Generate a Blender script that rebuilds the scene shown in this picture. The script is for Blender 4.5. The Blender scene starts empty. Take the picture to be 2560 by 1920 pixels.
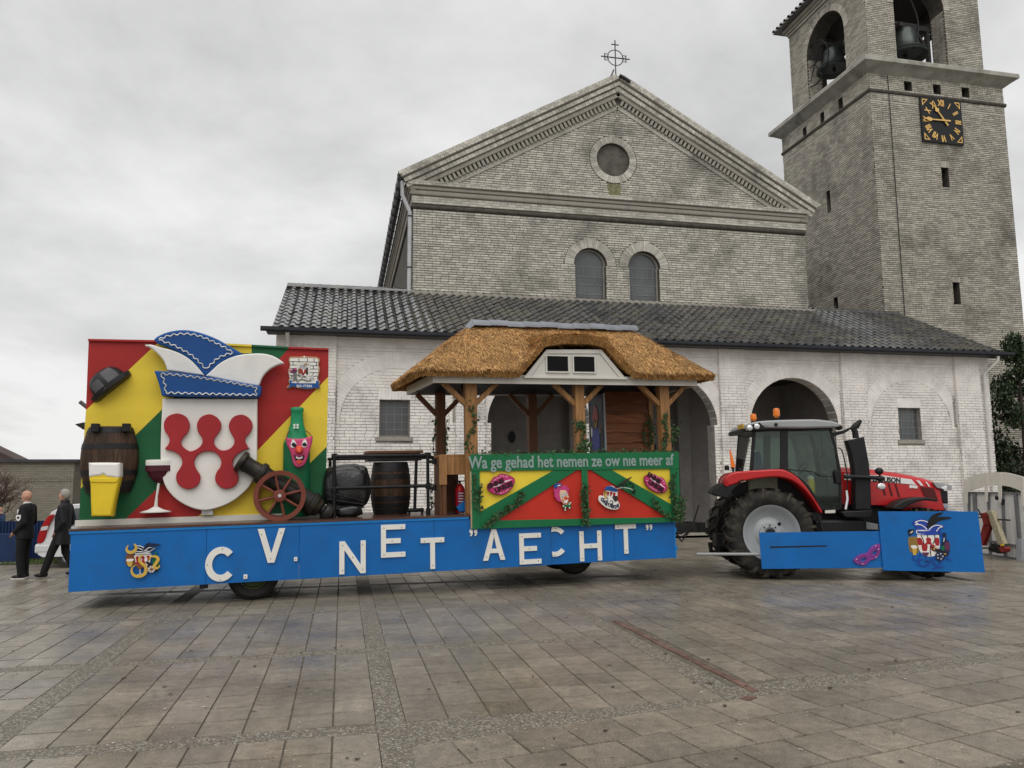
import bpy, math, random
from math import sin, cos, pi, radians, sqrt, atan2, hypot
from mathutils import Matrix, Vector
scene = bpy.context.scene
COL = scene.collection
R = random.Random(11)

# ---------------------------------------------------------------- camera
scene.render.resolution_x, scene.render.resolution_y = 1024, 768
YAW, PITCH, ROLL, EYE = 0.217272, 0.125081, -0.0066878, 1.95
fw = Vector((sin(YAW)*cos(PITCH), cos(YAW)*cos(PITCH), sin(PITCH)))
rt = Vector((cos(YAW), -sin(YAW), 0)); up = rt.cross(fw)
rt2 = rt*cos(ROLL) + up*sin(ROLL); up2 = up*cos(ROLL) - rt*sin(ROLL)
cd = bpy.data.cameras.new('camera'); cam = bpy.data.objects.new('camera', cd); COL.objects.link(cam)
cd.sensor_width = 36; cd.lens = 36*1911.3/2560; cd.clip_end = 3000; cd.clip_start = .05
mw = Matrix((rt2, up2, -fw)).transposed().to_4x4(); mw.translation = (0, 0, EYE); cam.matrix_world = mw
scene.camera = cam

# ---------------------------------------------------------------- sky, sun, exposure
SUN_EL, SUN_AZ = radians(60), radians(200)      # broad soft sun added behind the camera to brighten the church front
world = bpy.data.worlds.new('World'); scene.world = world; world.use_nodes = True
wt = world.node_tree; wt.nodes.clear()
def wn(t): return wt.nodes.new(t)
sky = wn('ShaderNodeTexSky'); sky.sky_type = 'NISHITA'; sky.sun_disc = False
sky.sun_elevation = SUN_EL; sky.sun_rotation = SUN_AZ; sky.dust_density = 4
tc = wn('ShaderNodeTexCoord'); sep = wn('ShaderNodeSeparateXYZ'); wt.links.new(tc.outputs['Generated'], sep.inputs[0])
mx = wn('ShaderNodeMath'); mx.operation = 'MAXIMUM'; mx.inputs[1].default_value = 0; wt.links.new(sep.outputs['Z'], mx.inputs[0])
ad = wn('ShaderNodeMath'); ad.inputs[1].default_value = .32; wt.links.new(mx.outputs[0], ad.inputs[0])
cmb = wn('ShaderNodeCombineXYZ')
for k, n in (('X', 0), ('Y', 1)):
    dv = wn('ShaderNodeMath'); dv.operation = 'DIVIDE'
    wt.links.new(sep.outputs[k], dv.inputs[0]); wt.links.new(ad.outputs[0], dv.inputs[1]); wt.links.new(dv.outputs[0], cmb.inputs[n])
cmb.inputs[2].default_value = 7.4
nz = wn('ShaderNodeTexNoise'); nz.inputs['Scale'].default_value = .95; nz.inputs['Detail'].default_value = 7; nz.inputs['Roughness'].default_value = .57
nz.inputs['Distortion'].default_value = .25
wt.links.new(cmb.outputs[0], nz.inputs['Vector'])
rmp = wn('ShaderNodeValToRGB'); e = rmp.color_ramp.elements
e[0].position = .38; e[0].color = (.45, .45, .448, 1); e[1].position = .60; e[1].color = (.765, .763, .757, 1)
wt.links.new(nz.outputs['Fac'], rmp.inputs[0])
mul = wn('ShaderNodeMix'); mul.data_type = 'RGBA'; mul.blend_type = 'MULTIPLY'; mul.inputs[0].default_value = 1
wt.links.new(rmp.outputs[0], mul.inputs[6]); mul.inputs[7].default_value = (7.6, 7.6, 7.6, 1)
mix = wn('ShaderNodeMix'); mix.data_type = 'RGBA'; mix.inputs[0].default_value = .96
wt.links.new(sky.outputs[0], mix.inputs[6]); wt.links.new(mul.outputs[2], mix.inputs[7])
bg = wn('ShaderNodeBackground'); bg.inputs[1].default_value = .1
wo = wn('ShaderNodeOutputWorld'); wt.links.new(mix.outputs[2], bg.inputs[0]); wt.links.new(bg.outputs[0], wo.inputs[0])
sl = bpy.data.lights.new('sun', 'SUN'); sl.energy = 1.15; sl.angle = radians(70); sl.color = (1, .975, .94)
so = bpy.data.objects.new('sun', sl); COL.objects.link(so)
sd = Vector((sin(SUN_AZ)*cos(SUN_EL), cos(SUN_AZ)*cos(SUN_EL), sin(SUN_EL)))
so.rotation_euler = sd.to_track_quat('Z', 'Y').to_euler(); so.location = sd*60
scene.render.engine = 'CYCLES'
scene.view_settings.view_transform = 'Standard'; scene.view_settings.look = 'None'
scene.view_settings.exposure = .64; scene.view_settings.gamma = 1; scene.view_settings.use_curve_mapping = False

# ---------------------------------------------------------------- materials
MATS = {}
def mat(name, col, rough=.6, var=.12, vs=3., bump=0., bs=60., metal=0., rnd=0., spec=.28, dirt=0., dcol=(.05,.045,.04), ds=1.2, coat=0., rvar=0., trans=0., alpha=1., stretch=(1,1,1), emis=0):
    m = bpy.data.materials.new(name); m.use_nodes = True; t = m.node_tree; n = t.nodes; L = t.links.new
    p = n['Principled BSDF']; MATS[name] = m
    def N(k): return n.new(k)
    def mixc(fac, a, b, mode='MIX'):
        x = N('ShaderNodeMix'); x.data_type = 'RGBA'; x.blend_type = mode
        for s, v in ((0, fac), (6, a), (7, b)):
            if hasattr(v, 'is_linked') or isinstance(v, bpy.types.NodeSocket): L(v, x.inputs[s])
            else: x.inputs[s].default_value = v if s == 0 else (v[0], v[1], v[2], 1)
        return x.outputs[2]
    geo = N('ShaderNodeNewGeometry'); mp = N('ShaderNodeMapping'); mp.inputs['Scale'].default_value = stretch; L(geo.outputs['Position'], mp.inputs[0])
    def noise(s, d=4, r=.55):
        x = N('ShaderNodeTexNoise'); x.inputs['Scale'].default_value = s; x.inputs['Detail'].default_value = d; x.inputs['Roughness'].default_value = r; L(mp.outputs[0], x.inputs[0]); return x.outputs['Fac']
    def mr(v, a, b, c, d):
        x = N('ShaderNodeMapRange'); L(v, x.inputs[0])
        for i, q in enumerate((a, b, c, d)): x.inputs[i+1].default_value = q
        return x.outputs[0]
    c = (*col, 1)
    if var:
        hi = tuple(min(1, q*(1+var)) for q in col); lo = tuple(q*(1-var) for q in col)
        c = mixc(mr(noise(vs), .3, .7, 0, 1), lo, hi)
    if rnd:
        a = N('ShaderNodeAttribute'); a.attribute_name = 'rnd'; oi = N('ShaderNodeObjectInfo')
        s = N('ShaderNodeMath'); L(a.outputs['Fac'], s.inputs[0]); L(oi.outputs['Random'], s.inputs[1])
        fr = N('ShaderNodeMath'); fr.operation = 'FRACT'; L(s.outputs[0], fr.inputs[0])
        v = mr(fr.outputs[0], 0, 1, 1-rnd, 1+rnd)
        cx = N('ShaderNodeCombineXYZ'); [L(v, cx.inputs[i]) for i in range(3)]
        c = mixc(1., c, cx.outputs[0], 'MULTIPLY')
    if dirt:
        f = mr(noise(ds, 6, .62), .5-.0*dirt, .72, 0, dirt)
        c = mixc(f, c, dcol)
    if isinstance(c, tuple): p.inputs['Base Color'].default_value = c
    else: L(c, p.inputs['Base Color'])
    if rvar: L(mr(noise(vs*.6+.3), .3, .7, rough-rvar, rough+rvar), p.inputs['Roughness'])
    else: p.inputs['Roughness'].default_value = rough
    p.inputs['Metallic'].default_value = metal; p.inputs['Specular IOR Level'].default_value = spec
    p.inputs['Coat Weight'].default_value = coat; p.inputs['Coat Roughness'].default_value = .12
    if trans: p.inputs['Transmission Weight'].default_value = trans
    if alpha < 1: p.inputs['Alpha'].default_value = alpha
    if emis: p.inputs['Emission Color'].default_value = (*col, 1); p.inputs['Emission Strength'].default_value = emis
    if bump:
        b = N('ShaderNodeBump'); b.inputs['Strength'].default_value = 1; b.inputs['Distance'].default_value = bump; L(noise(bs, 3, .6), b.inputs['Height']); L(b.outputs[0], p.inputs['Normal'])
    return m

# ---------------------------------------------------------------- mesh helpers
class MB:
    def __init__(s): s.v = []; s.f = []; s.sm = []; s.mi = []; s.r = []
    def add(s, vs, fs, sm=False, mi=0, M=None, r=0.):
        o = len(s.v)
        s.v += [tuple(M @ Vector(q)) for q in vs] if M is not None else [tuple(q) for q in vs]
        for q in fs: s.f.append(tuple(i+o for i in q))
        k = len(fs); s.sm += [sm]*k; s.mi += [mi]*k; s.r += [r]*k
        return s
    def box(s, x0, x1, y0, y1, z0, z1, M=None, mi=0, r=0.):
        return s.add([(x0,y0,z0),(x1,y0,z0),(x1,y1,z0),(x0,y1,z0),(x0,y0,z1),(x1,y0,z1),(x1,y1,z1),(x0,y1,z1)],
                     [(0,3,2,1),(4,5,6,7),(0,1,5,4),(1,2,6,5),(2,3,7,6),(3,0,4,7)], False, mi, M, r)
    def beam(s, a, b, w, h, upv=(0,0,1), mi=0):
        a = Vector(a); b = Vector(b); d = b-a; l = d.length; d.normalize(); u = Vector(upv)
        x = d.cross(u); x.normalize(); u = x.cross(d)
        M = Matrix((x, d, u)).transposed().to_4x4(); M.translation = a
        return s.box(-w/2, w/2, 0, l, -h/2, h/2, M, mi)
    def tube(s, pts, r, n=8, caps=True, mi=0, closed=False, sm=True, M=None):
        P = [Vector(p) for p in pts]; m = len(P); rr = r if isinstance(r, (list, tuple)) else [r]*m
        vs = []; ref = None
        for i in range(m):
            a = P[i-1] if (i or closed) else P[0]; b = P[(i+1) % m] if (i < m-1 or closed) else P[-1]
            d = (b-a)
            if d.length < 1e-9: d = Vector((0, 0, 1))
            d.normalize()
            if ref is None: ref = Vector((0, 0, 1)) if abs(d.z) < .9 else Vector((1, 0, 0))
            x = ref - d*ref.dot(d)
            if x.length < 1e-5: x = d.orthogonal()
            x.normalize(); y = d.cross(x); ref = x
            for k in range(n):
                t = 2*pi*k/n; vs.append(P[i] + (x*cos(t)+y*sin(t))*rr[i])
        fs = []
        for i in range(m if closed else m-1):
            j = (i+1) % m
            for k in range(n): fs.append((i*n+k, i*n+(k+1) % n, j*n+(k+1) % n, j*n+k))
        if caps and not closed: fs += [tuple(range(n-1, -1, -1)), tuple(range((m-1)*n, m*n))]
        return s.add(vs, fs, sm, mi, M)
    def lathe(s, prof, n=24, M=None, mi=0, sm=True, a0=0., a1=2*pi, sq=1., cap=True):
        full = abs(a1-a0-2*pi) < 1e-6; k = n if full else n+1; vs = []; fs = []
        for (r, z) in prof:
            for i in range(k):
                t = a0+(a1-a0)*i/n; vs.append((r*cos(t), r*sin(t)*sq, z))
        for j in range(len(prof)-1):
            for i in range(n):
                a, b = i, (i+1) % k
                fs.append((j*k+a, j*k+b, (j+1)*k+b, (j+1)*k+a))
        if full and cap and prof[0] != prof[-1]: fs += [tuple(range(k-1, -1, -1)), tuple(range((len(prof)-1)*k, len(prof)*k))]
        return s.add(vs, fs, sm, mi, M)
    def ball(s, c, r, n=12, mi=0, M=None):
        rx, ry, rz = r if isinstance(r, (tuple, list)) else (r, r, r); h = n//2+1; vs = []; fs = []
        for j in range(h+1):
            t = pi*j/h
            for i in range(n): p = 2*pi*i/n; vs.append((c[0]+rx*sin(t)*cos(p), c[1]+ry*sin(t)*sin(p), c[2]-rz*cos(t)))
        for j in range(h):
            for i in range(n): fs.append((j*n+i, j*n+(i+1) % n, (j+1)*n+(i+1) % n, (j+1)*n+i))
        return s.add(vs, fs, True, mi, M)
    def loft(s, secs, closed=True, sm=True, mi=0, caps=True, M=None):
        n = len(secs[0]); vs = [p for q in secs for p in q]; fs = []
        for j in range(len(secs)-1):
            for i in range(n if closed else n-1): fs.append((j*n+i, j*n+(i+1) % n, (j+1)*n+(i+1) % n, (j+1)*n+i))
        if caps and closed: fs += [tuple(range(n-1, -1, -1)), tuple(range((len(secs)-1)*n, len(secs)*n))]
        return s.add(vs, fs, sm, mi, M)
    def mesh(s, name, mats, M=None):
        me = bpy.data.meshes.new(name); me.from_pydata(s.v, [], s.f)
        if M is not None: me.transform(M)
        for m in (mats if isinstance(mats, (list, tuple)) else [mats]): me.materials.append(MATS[m])
        me.polygons.foreach_set('material_index', s.mi); me.polygons.foreach_set('use_smooth', s.sm)
        if any(s.r):
            a = me.attributes.new('rnd', 'FLOAT', 'FACE'); a.data.foreach_set('value', s.r)
        me.update()
        if any(s.sm): me.set_sharp_from_angle(angle=radians(38))
        return me
    def build(s, name, mats, parent=None, M=None, bev=0, seg=2):
        return obj(name, s.mesh(name, mats, M), parent, bev, seg)
def obj(name, me, parent=None, bev=0, seg=2):
    o = bpy.data.objects.new(name, me); COL.objects.link(o)
    if parent is not None: o.parent = parent
    if bev:
        b = o.modifiers.new('bevel', 'BEVEL'); b.width = bev; b.segments = seg; b.limit_method = 'ANGLE'
    return o
def tag(o, label=None, cat=None, group=None, kind=None):
    for k, v in (('label', label), ('category', cat), ('group', group), ('kind', kind)):
        if v: o[k] = v
    return o
def thing(name, label, cat, loc=(0,0,0), rot=(0,0,0), group=None):
    o = bpy.data.objects.new(name, None); COL.objects.link(o); o.location = loc; o.rotation_euler = rot; o.empty_display_size = .2
    return tag(o, label, cat, group)
def copy_tree(o, parent=None):
    c = o.copy(); COL.objects.link(c); c.parent = parent
    for ch in list(o.children): copy_tree(ch, c)
    return c
def smooth(pts, n=5, sharp=(), closed=True):
    P = [Vector((p[0], p[1])) for p in pts]; m = len(P); out = []
    for i in range(m if closed else m-1):
        p1, p2 = P[i], P[(i+1) % m]
        p0 = P[i-1] if (closed or i) else p1; p3 = P[(i+2) % m] if (closed or i+2 < m) else p2
        t1 = (p2-p0)*.5 if i not in sharp else (p2-p1)*.6
        t2 = (p3-p1)*.5 if (i+1) % m not in sharp else (p2-p1)*.6
        for k in range(n):
            t = k/n; a = 2*t**3-3*t*t+1; b = t**3-2*t*t+t; c = -2*t**3+3*t*t; d = t**3-t*t
            q = p1*a+t1*b+p2*c+t2*d; out.append((q.x, q.y))
    if not closed: out.append(tuple(P[-1]))
    return out
XZ = Matrix(((1,0,0,0),(0,0,-1,0),(0,1,0,0),(0,0,0,1)))      # flat drawing (x,y) -> upright (x,z), front towards -y
def curve_mesh(name, loops, thick, bev=0, bres=1):
    cu = bpy.data.curves.new(name, 'CURVE'); cu.dimensions = '2D'; cu.fill_mode = 'BOTH'
    for lp in loops:
        sp = cu.splines.new('POLY'); sp.points.add(len(lp)-1); sp.use_cyclic_u = True
        for p, q in zip(sp.points, lp): p.co = (q[0], q[1], 0, 1)
    cu.extrude = max(thick/2-bev, .0005); cu.bevel_depth = bev; cu.bevel_resolution = bres; cu.offset = -bev
    o = bpy.data.objects.new('tmp', cu); me = bpy.data.meshes.new_from_object(o)
    bpy.data.objects.remove(o); bpy.data.curves.remove(cu); me.name = name
    return me
def shape(name, loops, d, thick, m, parent=None, bev=0, M=None, sm=False, bres=1):
    """an outline cut from board: lies in the xz plane, front face at y=d, back at d+thick"""
    if not isinstance(loops[0][0], (tuple, list)): loops = [loops]
    me = curve_mesh(name, loops, thick, bev, bres); me.transform(XZ); me.transform(Matrix.Translation((0, d+thick/2, 0)))
    if M is not None: me.transform(M)
    me.materials.clear(); me.materials.append(MATS[m])
    me.polygons.foreach_set('use_smooth', [bool(bev) or sm]*len(me.polygons))
    if bev or sm: me.set_sharp_from_angle(angle=radians(50))
    return obj(name, me, parent)
def text_mesh(name, body, size, thick=.01, offset=0., sx=1., align='CENTER', shear=0):
    cu = bpy.data.curves.new(name, 'FONT'); cu.body = body; cu.size = size; cu.extrude = thick/2; cu.offset = offset; cu.align_x = align; cu.align_y = 'CENTER'; cu.shear = shear
    cu.resolution_u = 3
    o = bpy.data.objects.new('tmp', cu); me = bpy.data.meshes.new_from_object(o); bpy.data.objects.remove(o); bpy.data.curves.remove(cu)
    me.name = name; me.transform(Matrix.Diagonal((sx, 1, 1, 1))); return me
def text(name, body, size, at, m, parent=None, thick=.01, offset=0., sx=1., roll=0., align='CENTER', fit=None):
    me = text_mesh(name, body, size, thick, offset, sx, align)
    if fit:
        xs = [v.co.x for v in me.vertices]; w = max(xs)-min(xs); me.transform(Matrix.Diagonal((fit/w, 1, 1, 1)))
    me.transform(Matrix.Rotation(roll, 4, 'Z')); me.transform(XZ); me.transform(Matrix.Translation(at))
    me.materials.clear(); me.materials.append(MATS[m]); return obj(name, me, parent)
def circle(cx, cy, r, n=24, ry=None, rot=0.):
    ry = ry or r
    return [(cx+r*cos(2*pi*i/n)*cos(rot)-ry*sin(2*pi*i/n)*sin(rot), cy+r*cos(2*pi*i/n)*sin(rot)+ry*sin(2*pi*i/n)*cos(rot)) for i in range(n)]
def stroke(pts, w, closed=False, taper=False):
    """a flat ribbon outline following pts"""
    m = len(pts); Lf = []; Rt = []
    for i in range(m):
        a = pts[max(i-1, 0)]; b = pts[min(i+1, m-1)]; dx, dy = b[0]-a[0], b[1]-a[1]; l = hypot(dx, dy) or 1
        ww = w/2*((1-abs(2*i/(m-1)-1)**2)*.85+.15 if taper else 1)
        Lf.append((pts[i][0]-dy/l*ww, pts[i][1]+dx/l*ww)); Rt.append((pts[i][0]+dy/l*ww, pts[i][1]-dx/l*ww))
    return Lf+Rt[::-1]

# ---------------------------------------------------------------- shared materials
def aggregate(name, cols, scale, bump, rough, gloss=0):
    m = mat(name, cols[0], rough, .15, 2., 0); t = m.node_tree; n = t.nodes; L = t.links.new; p = n['Principled BSDF']
    g = n.new('ShaderNodeNewGeometry'); v = n.new('ShaderNodeTexVoronoi'); v.inputs['Scale'].default_value = scale; L(g.outputs['Position'], v.inputs['Vector'])
    r = n.new('ShaderNodeValToRGB'); r.color_ramp.interpolation = 'CONSTANT'
    while len(r.color_ramp.elements) < len(cols): r.color_ramp.elements.new(.5)
    for i, c in enumerate(cols): r.color_ramp.elements[i].position = i/len(cols); r.color_ramp.elements[i].color = (*c, 1)
    s = n.new('ShaderNodeSeparateColor'); L(v.outputs['Color'], s.inputs[0]); L(s.outputs[0], r.inputs[0])
    old = p.inputs['Base Color'].links[0].from_socket
    x = n.new('ShaderNodeMix'); x.data_type = 'RGBA'; x.inputs[0].default_value = .8; L(old, x.inputs[6]); L(r.outputs[0], x.inputs[7])
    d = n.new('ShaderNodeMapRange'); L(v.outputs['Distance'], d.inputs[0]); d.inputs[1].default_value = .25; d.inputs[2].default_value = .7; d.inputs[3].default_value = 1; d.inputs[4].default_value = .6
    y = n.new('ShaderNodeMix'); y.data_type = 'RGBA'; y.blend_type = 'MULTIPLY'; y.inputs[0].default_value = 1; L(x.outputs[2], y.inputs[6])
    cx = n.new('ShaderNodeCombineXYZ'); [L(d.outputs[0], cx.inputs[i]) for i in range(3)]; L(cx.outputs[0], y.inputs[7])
    L(y.outputs[2], p.inputs['Base Color'])
    b = n.new('ShaderNodeBump'); b.invert = True; b.inputs['Distance'].default_value = bump; L(v.outputs['Distance'], b.inputs['Height']); L(b.outputs[0], p.inputs['Normal'])
    return m
mat('sand_joint', (.115,.1,.078), .85, .3, 6, .002, 60)
mat('paver', (.205,.178,.138), .35, .24, 1.1, .00025, 120, rnd=.15, dirt=.6, dcol=(.092,.08,.064), ds=.6, rvar=.12, spec=.6)
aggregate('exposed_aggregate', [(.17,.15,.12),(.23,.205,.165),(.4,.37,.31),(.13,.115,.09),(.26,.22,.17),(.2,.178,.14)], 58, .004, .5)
mat('asphalt', (.05,.048,.045), .6, .2, 3, .004, 160)
mat('red_paver', (.15,.088,.068), .45, .2, 8, .001, 90, rnd=.2, dirt=.6, dcol=(.09,.07,.06), ds=3)
mat('litter_white', (.5,.48,.44), .8, .1)
mat('litter_dark', (.05,.035,.025), .7, .1)
mat('grass', (.075,.11,.03), .8, .35, 8)
mat('far_ground', (.13,.12,.1), .8, .3, .4)

def specks(m, scale, lo, hi, amount):      # sand grains and pale aggregate in the concrete face
    t = MATS[m].node_tree; n = t.nodes; L = t.links.new; p = n['Principled BSDF']; g_ = n.new('ShaderNodeNewGeometry')
    z_ = n.new('ShaderNodeTexNoise'); z_.inputs['Scale'].default_value = scale; z_.inputs['Detail'].default_value = 3; z_.inputs['Roughness'].default_value = .75; L(g_.outputs['Position'], z_.inputs[0])
    r_ = n.new('ShaderNodeMapRange'); L(z_.outputs['Fac'], r_.inputs[0])
    for i, v in enumerate((.3, .72, lo, hi)): r_.inputs[i+1].default_value = v
    cx = n.new('ShaderNodeCombineXYZ'); [L(r_.outputs[0], cx.inputs[i]) for i in range(3)]
    x = n.new('ShaderNodeMix'); x.data_type = 'RGBA'; x.blend_type = 'MULTIPLY'; x.inputs[0].default_value = amount; L(p.inputs['Base Color'].links[0].from_socket, x.inputs[6]); L(cx.outputs[0], x.inputs[7]); L(x.outputs[2], p.inputs['Base Color'])
specks('paver', 75, .45, 1.65, 1.); specks('paver', 9, .72, 1.25, 1.)
# ---------------------------------------------------------------- ground
g = MB().add([(-600,-60,-.03),(700,-60,-.03),(700,1400,-.03),(-600,1400,-.03)], [(0,1,2,3)])
tag(g.build('ground', 'far_ground'), kind='structure')
paving = bpy.data.objects.new('square_paving', None); COL.objects.link(paving); tag(paving, kind='structure')
bed = MB().add([(-12,2.2,-.012),(24,2.2,-.012),(24,23.8,-.012),(-12,23.8,-.012)], [(0,1,2,3)])
bed.build('joint_sand', 'sand_joint', paving)
CX = [-11.5,-8.5,-5.55,-2.57,.425,3.5,6.2,8.9,11.7,14.5,17.3,20.1,22.9]
CY = [3.59,6.46,9.33,12.2,15.07,17.94,20.8,23.66]
HW = .115
def diag(x): return 6.3+.186*(x-1.4)
tiles = []       # (cx, cy, w, h, rot)
def fill(x0, x1, y0, y1, nx, ny, ok=None):
    w, h = (x1-x0)/nx, (y1-y0)/ny
    for i in range(nx):
        for j in range(ny):
            cx, cy = x0+(i+.5)*w, y0+(j+.5)*h
            if ok is None or ok(cx, cy): tiles.append((cx, cy, w-.0065, h-.0065, 0))
strips = MB()
for i in range(len(CX)-1):
    for j in range(len(CY)-1):
        x0, x1, y0, y1 = CX[i]+HW, CX[i+1]-HW, CY[j]+HW, CY[j+1]-HW
        if CX[i] >= 3.4 and CY[j] < 9: continue
        if CX[i] > 0 and CY[j] < 6: continue
        if CX[i] >= 3.4 and CY[j] < 12: y0 = 10.4
        fill(x0, x1, y0, y1, 8, 7 if y1-y0 > 2 else 4)
okS = lambda x, y: y > diag(x)+.16
n = int((23.-3.87)/.345)
fill(3.87, 3.87+n*.345, 6.72, 10.36, n, 10, okS)
for i, x in enumerate(CX):
    y0 = 2.5 if x < .5 else (6.5 if x < 4 else 10.4)
    strips.box(x-HW, x+HW, y0, 23.75, -.03, -.002)
for y in CY[1:]:
    xs = [c for c in CX]
    for k in range(len(xs)-1):
        if y < 7 and xs[k] > .3: continue
        if y < 10 and xs[k] > 3.3: continue
        strips.box(xs[k]+HW, xs[k+1]-HW, y-HW, y+HW, -.03, -.0025)
a = atan2(.186, 1)
strips.add([(.54,5.8,-.007),(.7,5.8,-.007),(1.2,5.95,-.007),(23,diag(23)-.32,-.007),(23,diag(23)+.2,-.007),(3.4,diag(3.4)+.2,-.007),(1.4,6.575,-.007),(.54,6.575,-.007)], [(0,1,2,3,4,5,6,7)])
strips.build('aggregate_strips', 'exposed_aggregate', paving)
for r_ in range(9):                      # slabs laid askew in front of the slanting strip
    for c_ in range(50):
        u = -1.3+(c_+.5*(r_ % 2))*.46; v = -.16-.25-r_*.5
        x = 1.4+u*cos(a)-v*sin(a); y = 6.3+u*sin(a)+v*cos(a)
        if x > .58 and (x < 3.4+(y-4.2)*2.1 or y > 5.2) and y > 3: tiles.append((x, y, .45, .49, a))
        elif y <= 3 and False: pass
edge = MB().add([(3.2,3.9,-.004),(7.5,5.55,-.004),(7.5,5.15,-.004),(3.4,3.5,-.004)], [(3,2,1,0)]); edge.build('gravel_edge', 'exposed_aggregate', paving)
MB().add([(3.4,3.5,-.006),(7.5,5.15,-.006),(9,5.2,-.006),(9,2.3,-.006),(3.4,2.3,-.006)], [(4,3,2,1,0)]).build('asphalt_patch', 'asphalt', paving)
tiles.sort(key=lambda t: hypot(t[0]-1., t[1]) if t[1] > 4.7 else 99)
pc = MB().add([(-.5,-.5,-1),(.5,-.5,-1),(.5,.5,-1),(-.5,.5,-1),(-.485,-.485,0),(.485,-.485,0),(.485,.485,0),(-.485,.485,0)], [(4,5,6,7),(0,1,5,4),(1,2,6,5),(2,3,7,6),(3,0,4,7)])
pme = pc.mesh('paver', 'paver')
vis = [t for t in tiles if abs(atan2(t[0], t[1])-YAW) < .62 and t[1] > 4.7]
sep = set(id(t) for t in vis[:300])
rest = MB()
for t in tiles:
    x, y, w, h, ro = t; dz = R.uniform(-.003, .002)
    if id(t) in sep:
        o = bpy.data.objects.new('paver', pme); COL.objects.link(o); o.parent = paving
        o.location = (x, y, dz); o.scale = (w, h, .03); o.rotation_euler = (R.gauss(0, .002), R.gauss(0, .002), ro+R.gauss(0, .003))
    else:
        M = Matrix.Translation((x, y, dz)) @ Matrix.Rotation(ro, 4, 'Z') @ Matrix.Diagonal((w, h, .03, 1))
        rest.add([v for v in pc.v], pc.f, M=M, r=R.random()+.001)
tag(rest.build('paver_field', 'paver', paving), kind='stuff')
bk = MB().add([(v[0], v[1], v[2]) for v in pc.v], pc.f).mesh('brick', 'red_paver')
y = 6.72
while y < 10.38:
    o = bpy.data.objects.new('brick', bk); COL.objects.link(o); o.parent = paving; o.location = (3.77+R.gauss(0, .004)-.02*(y-6.7)/3.6, y+.1, R.uniform(-.002, .002)); o.scale = (.085, .198, .03); y += .207
o = bpy.data.objects.new('brick', bk); COL.objects.link(o); o.parent = paving; o.location = (3.58, 6.52, .004); o.scale = (.16, .1, .03); o.rotation_euler = (0, 0, .5)
def flakes(name, m, n, smin, smax, seed, ymax, lab):
    q = random.Random(seed); b = MB()
    for _ in range(n):
        x = q.uniform(-7, 11); y = q.uniform(4.5, ymax)
        s = q.uniform(smin, smax)*(1.5 if q.random() < .08 else 1); t = q.uniform(0, 6.3); z = .004+q.random()*.004
        b.add([(x+s*cos(t), y+s*sin(t), z), (x+s*.6*cos(t+1.9), y+s*.6*sin(t+1.9), z+s*.15), (x+s*cos(t+3.3), y+s*sin(t+3.3), z), (x+s*.5*cos(t+4.7), y+s*.5*sin(t+4.7), z+.002)], [(0,1,2,3)])
    o = b.build(name, m); tag(o, None, None, None, 'stuff'); o['label'] = lab; o['category'] = 'litter'
flakes('paper_litter', 'litter_white', 2000, .005, .014, 3, 13, 'tiny pale paper bits scattered over the wet paving')
flakes('leaf_litter', 'litter_dark', 260, .01, .035, 4, 14, 'dark dead leaf scraps scattered over the wet paving')

# ---------------------------------------------------------------- brickwork
UB = MB().add([(0,0,0),(1,0,0),(1,0,1),(0,0,1),(.025,-1,.07),(.975,-1,.07),(.975,-1,.93),(.025,-1,.93)], [(4,5,6,7),(0,1,5,4),(1,2,6,5),(2,3,7,6),(3,0,4,7)])
UBM = {}
def courses(v0, v1, bh, bl, spans, j=.012, jv=.012, jit=.25, seed=1, proud=(.008,.016), skip=None):
    q = random.Random(seed); out = []; k = 0; v = v0
    while v < v1-.02:
        vt = min(v+bh, v1); vm = (v+vt)/2; off = (k % 2)*bl*.5+q.uniform(-.02, .02)
        for (a, b) in spans(vm):
            if b-a < .04: continue
            x = a-((off+a*0) % bl)
            while x < b-.015:
                L = bl*(.5 if q.random() < .1 else 1)*(1+q.uniform(-.06, .06)); s, e = max(x, a), min(x+L, b)
                if e-s > .045 and not (skip and skip((s+e)/2, vm)): out.append((s+jv/2, e-jv/2, v+j/2, vt-j/2, q.uniform(*proud), q.random()))
                x += L
        v += bh; k += 1
    return out
def lay(brs, O, ux, nrm, m, parent, nsep=0, key=None, stuff='brickwork'):
    O = Vector(O); ux = Vector(ux); nr = Vector(nrm); Zv = Vector((0,0,1))
    brs = sorted(brs, key=key) if key else brs
    if m not in UBM: UBM[m] = UB.mesh('brick', m)
    for b in brs[:nsep]:
        M = Matrix((ux*(b[1]-b[0]), -nr*b[4], Zv*(b[3]-b[2]))).transposed().to_4x4(); M.translation = O+ux*b[0]+Zv*b[2]
        o = bpy.data.objects.new('brick', UBM[m]); COL.objects.link(o); o.parent = parent; o.matrix_basis = M
    if len(brs) > nsep:
        mb = MB()
        for b in brs[nsep:]:
            w, d, h = ux*(b[1]-b[0]), -nr*b[4], Zv*(b[3]-b[2]); o0 = O+ux*b[0]+Zv*b[2]
            mb.add([o0+w*q[0]+d*q[1]+h*q[2] for q in UB.v], UB.f, r=b[5]+.001)
        tag(mb.build(stuff, m, parent), kind='stuff')
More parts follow.
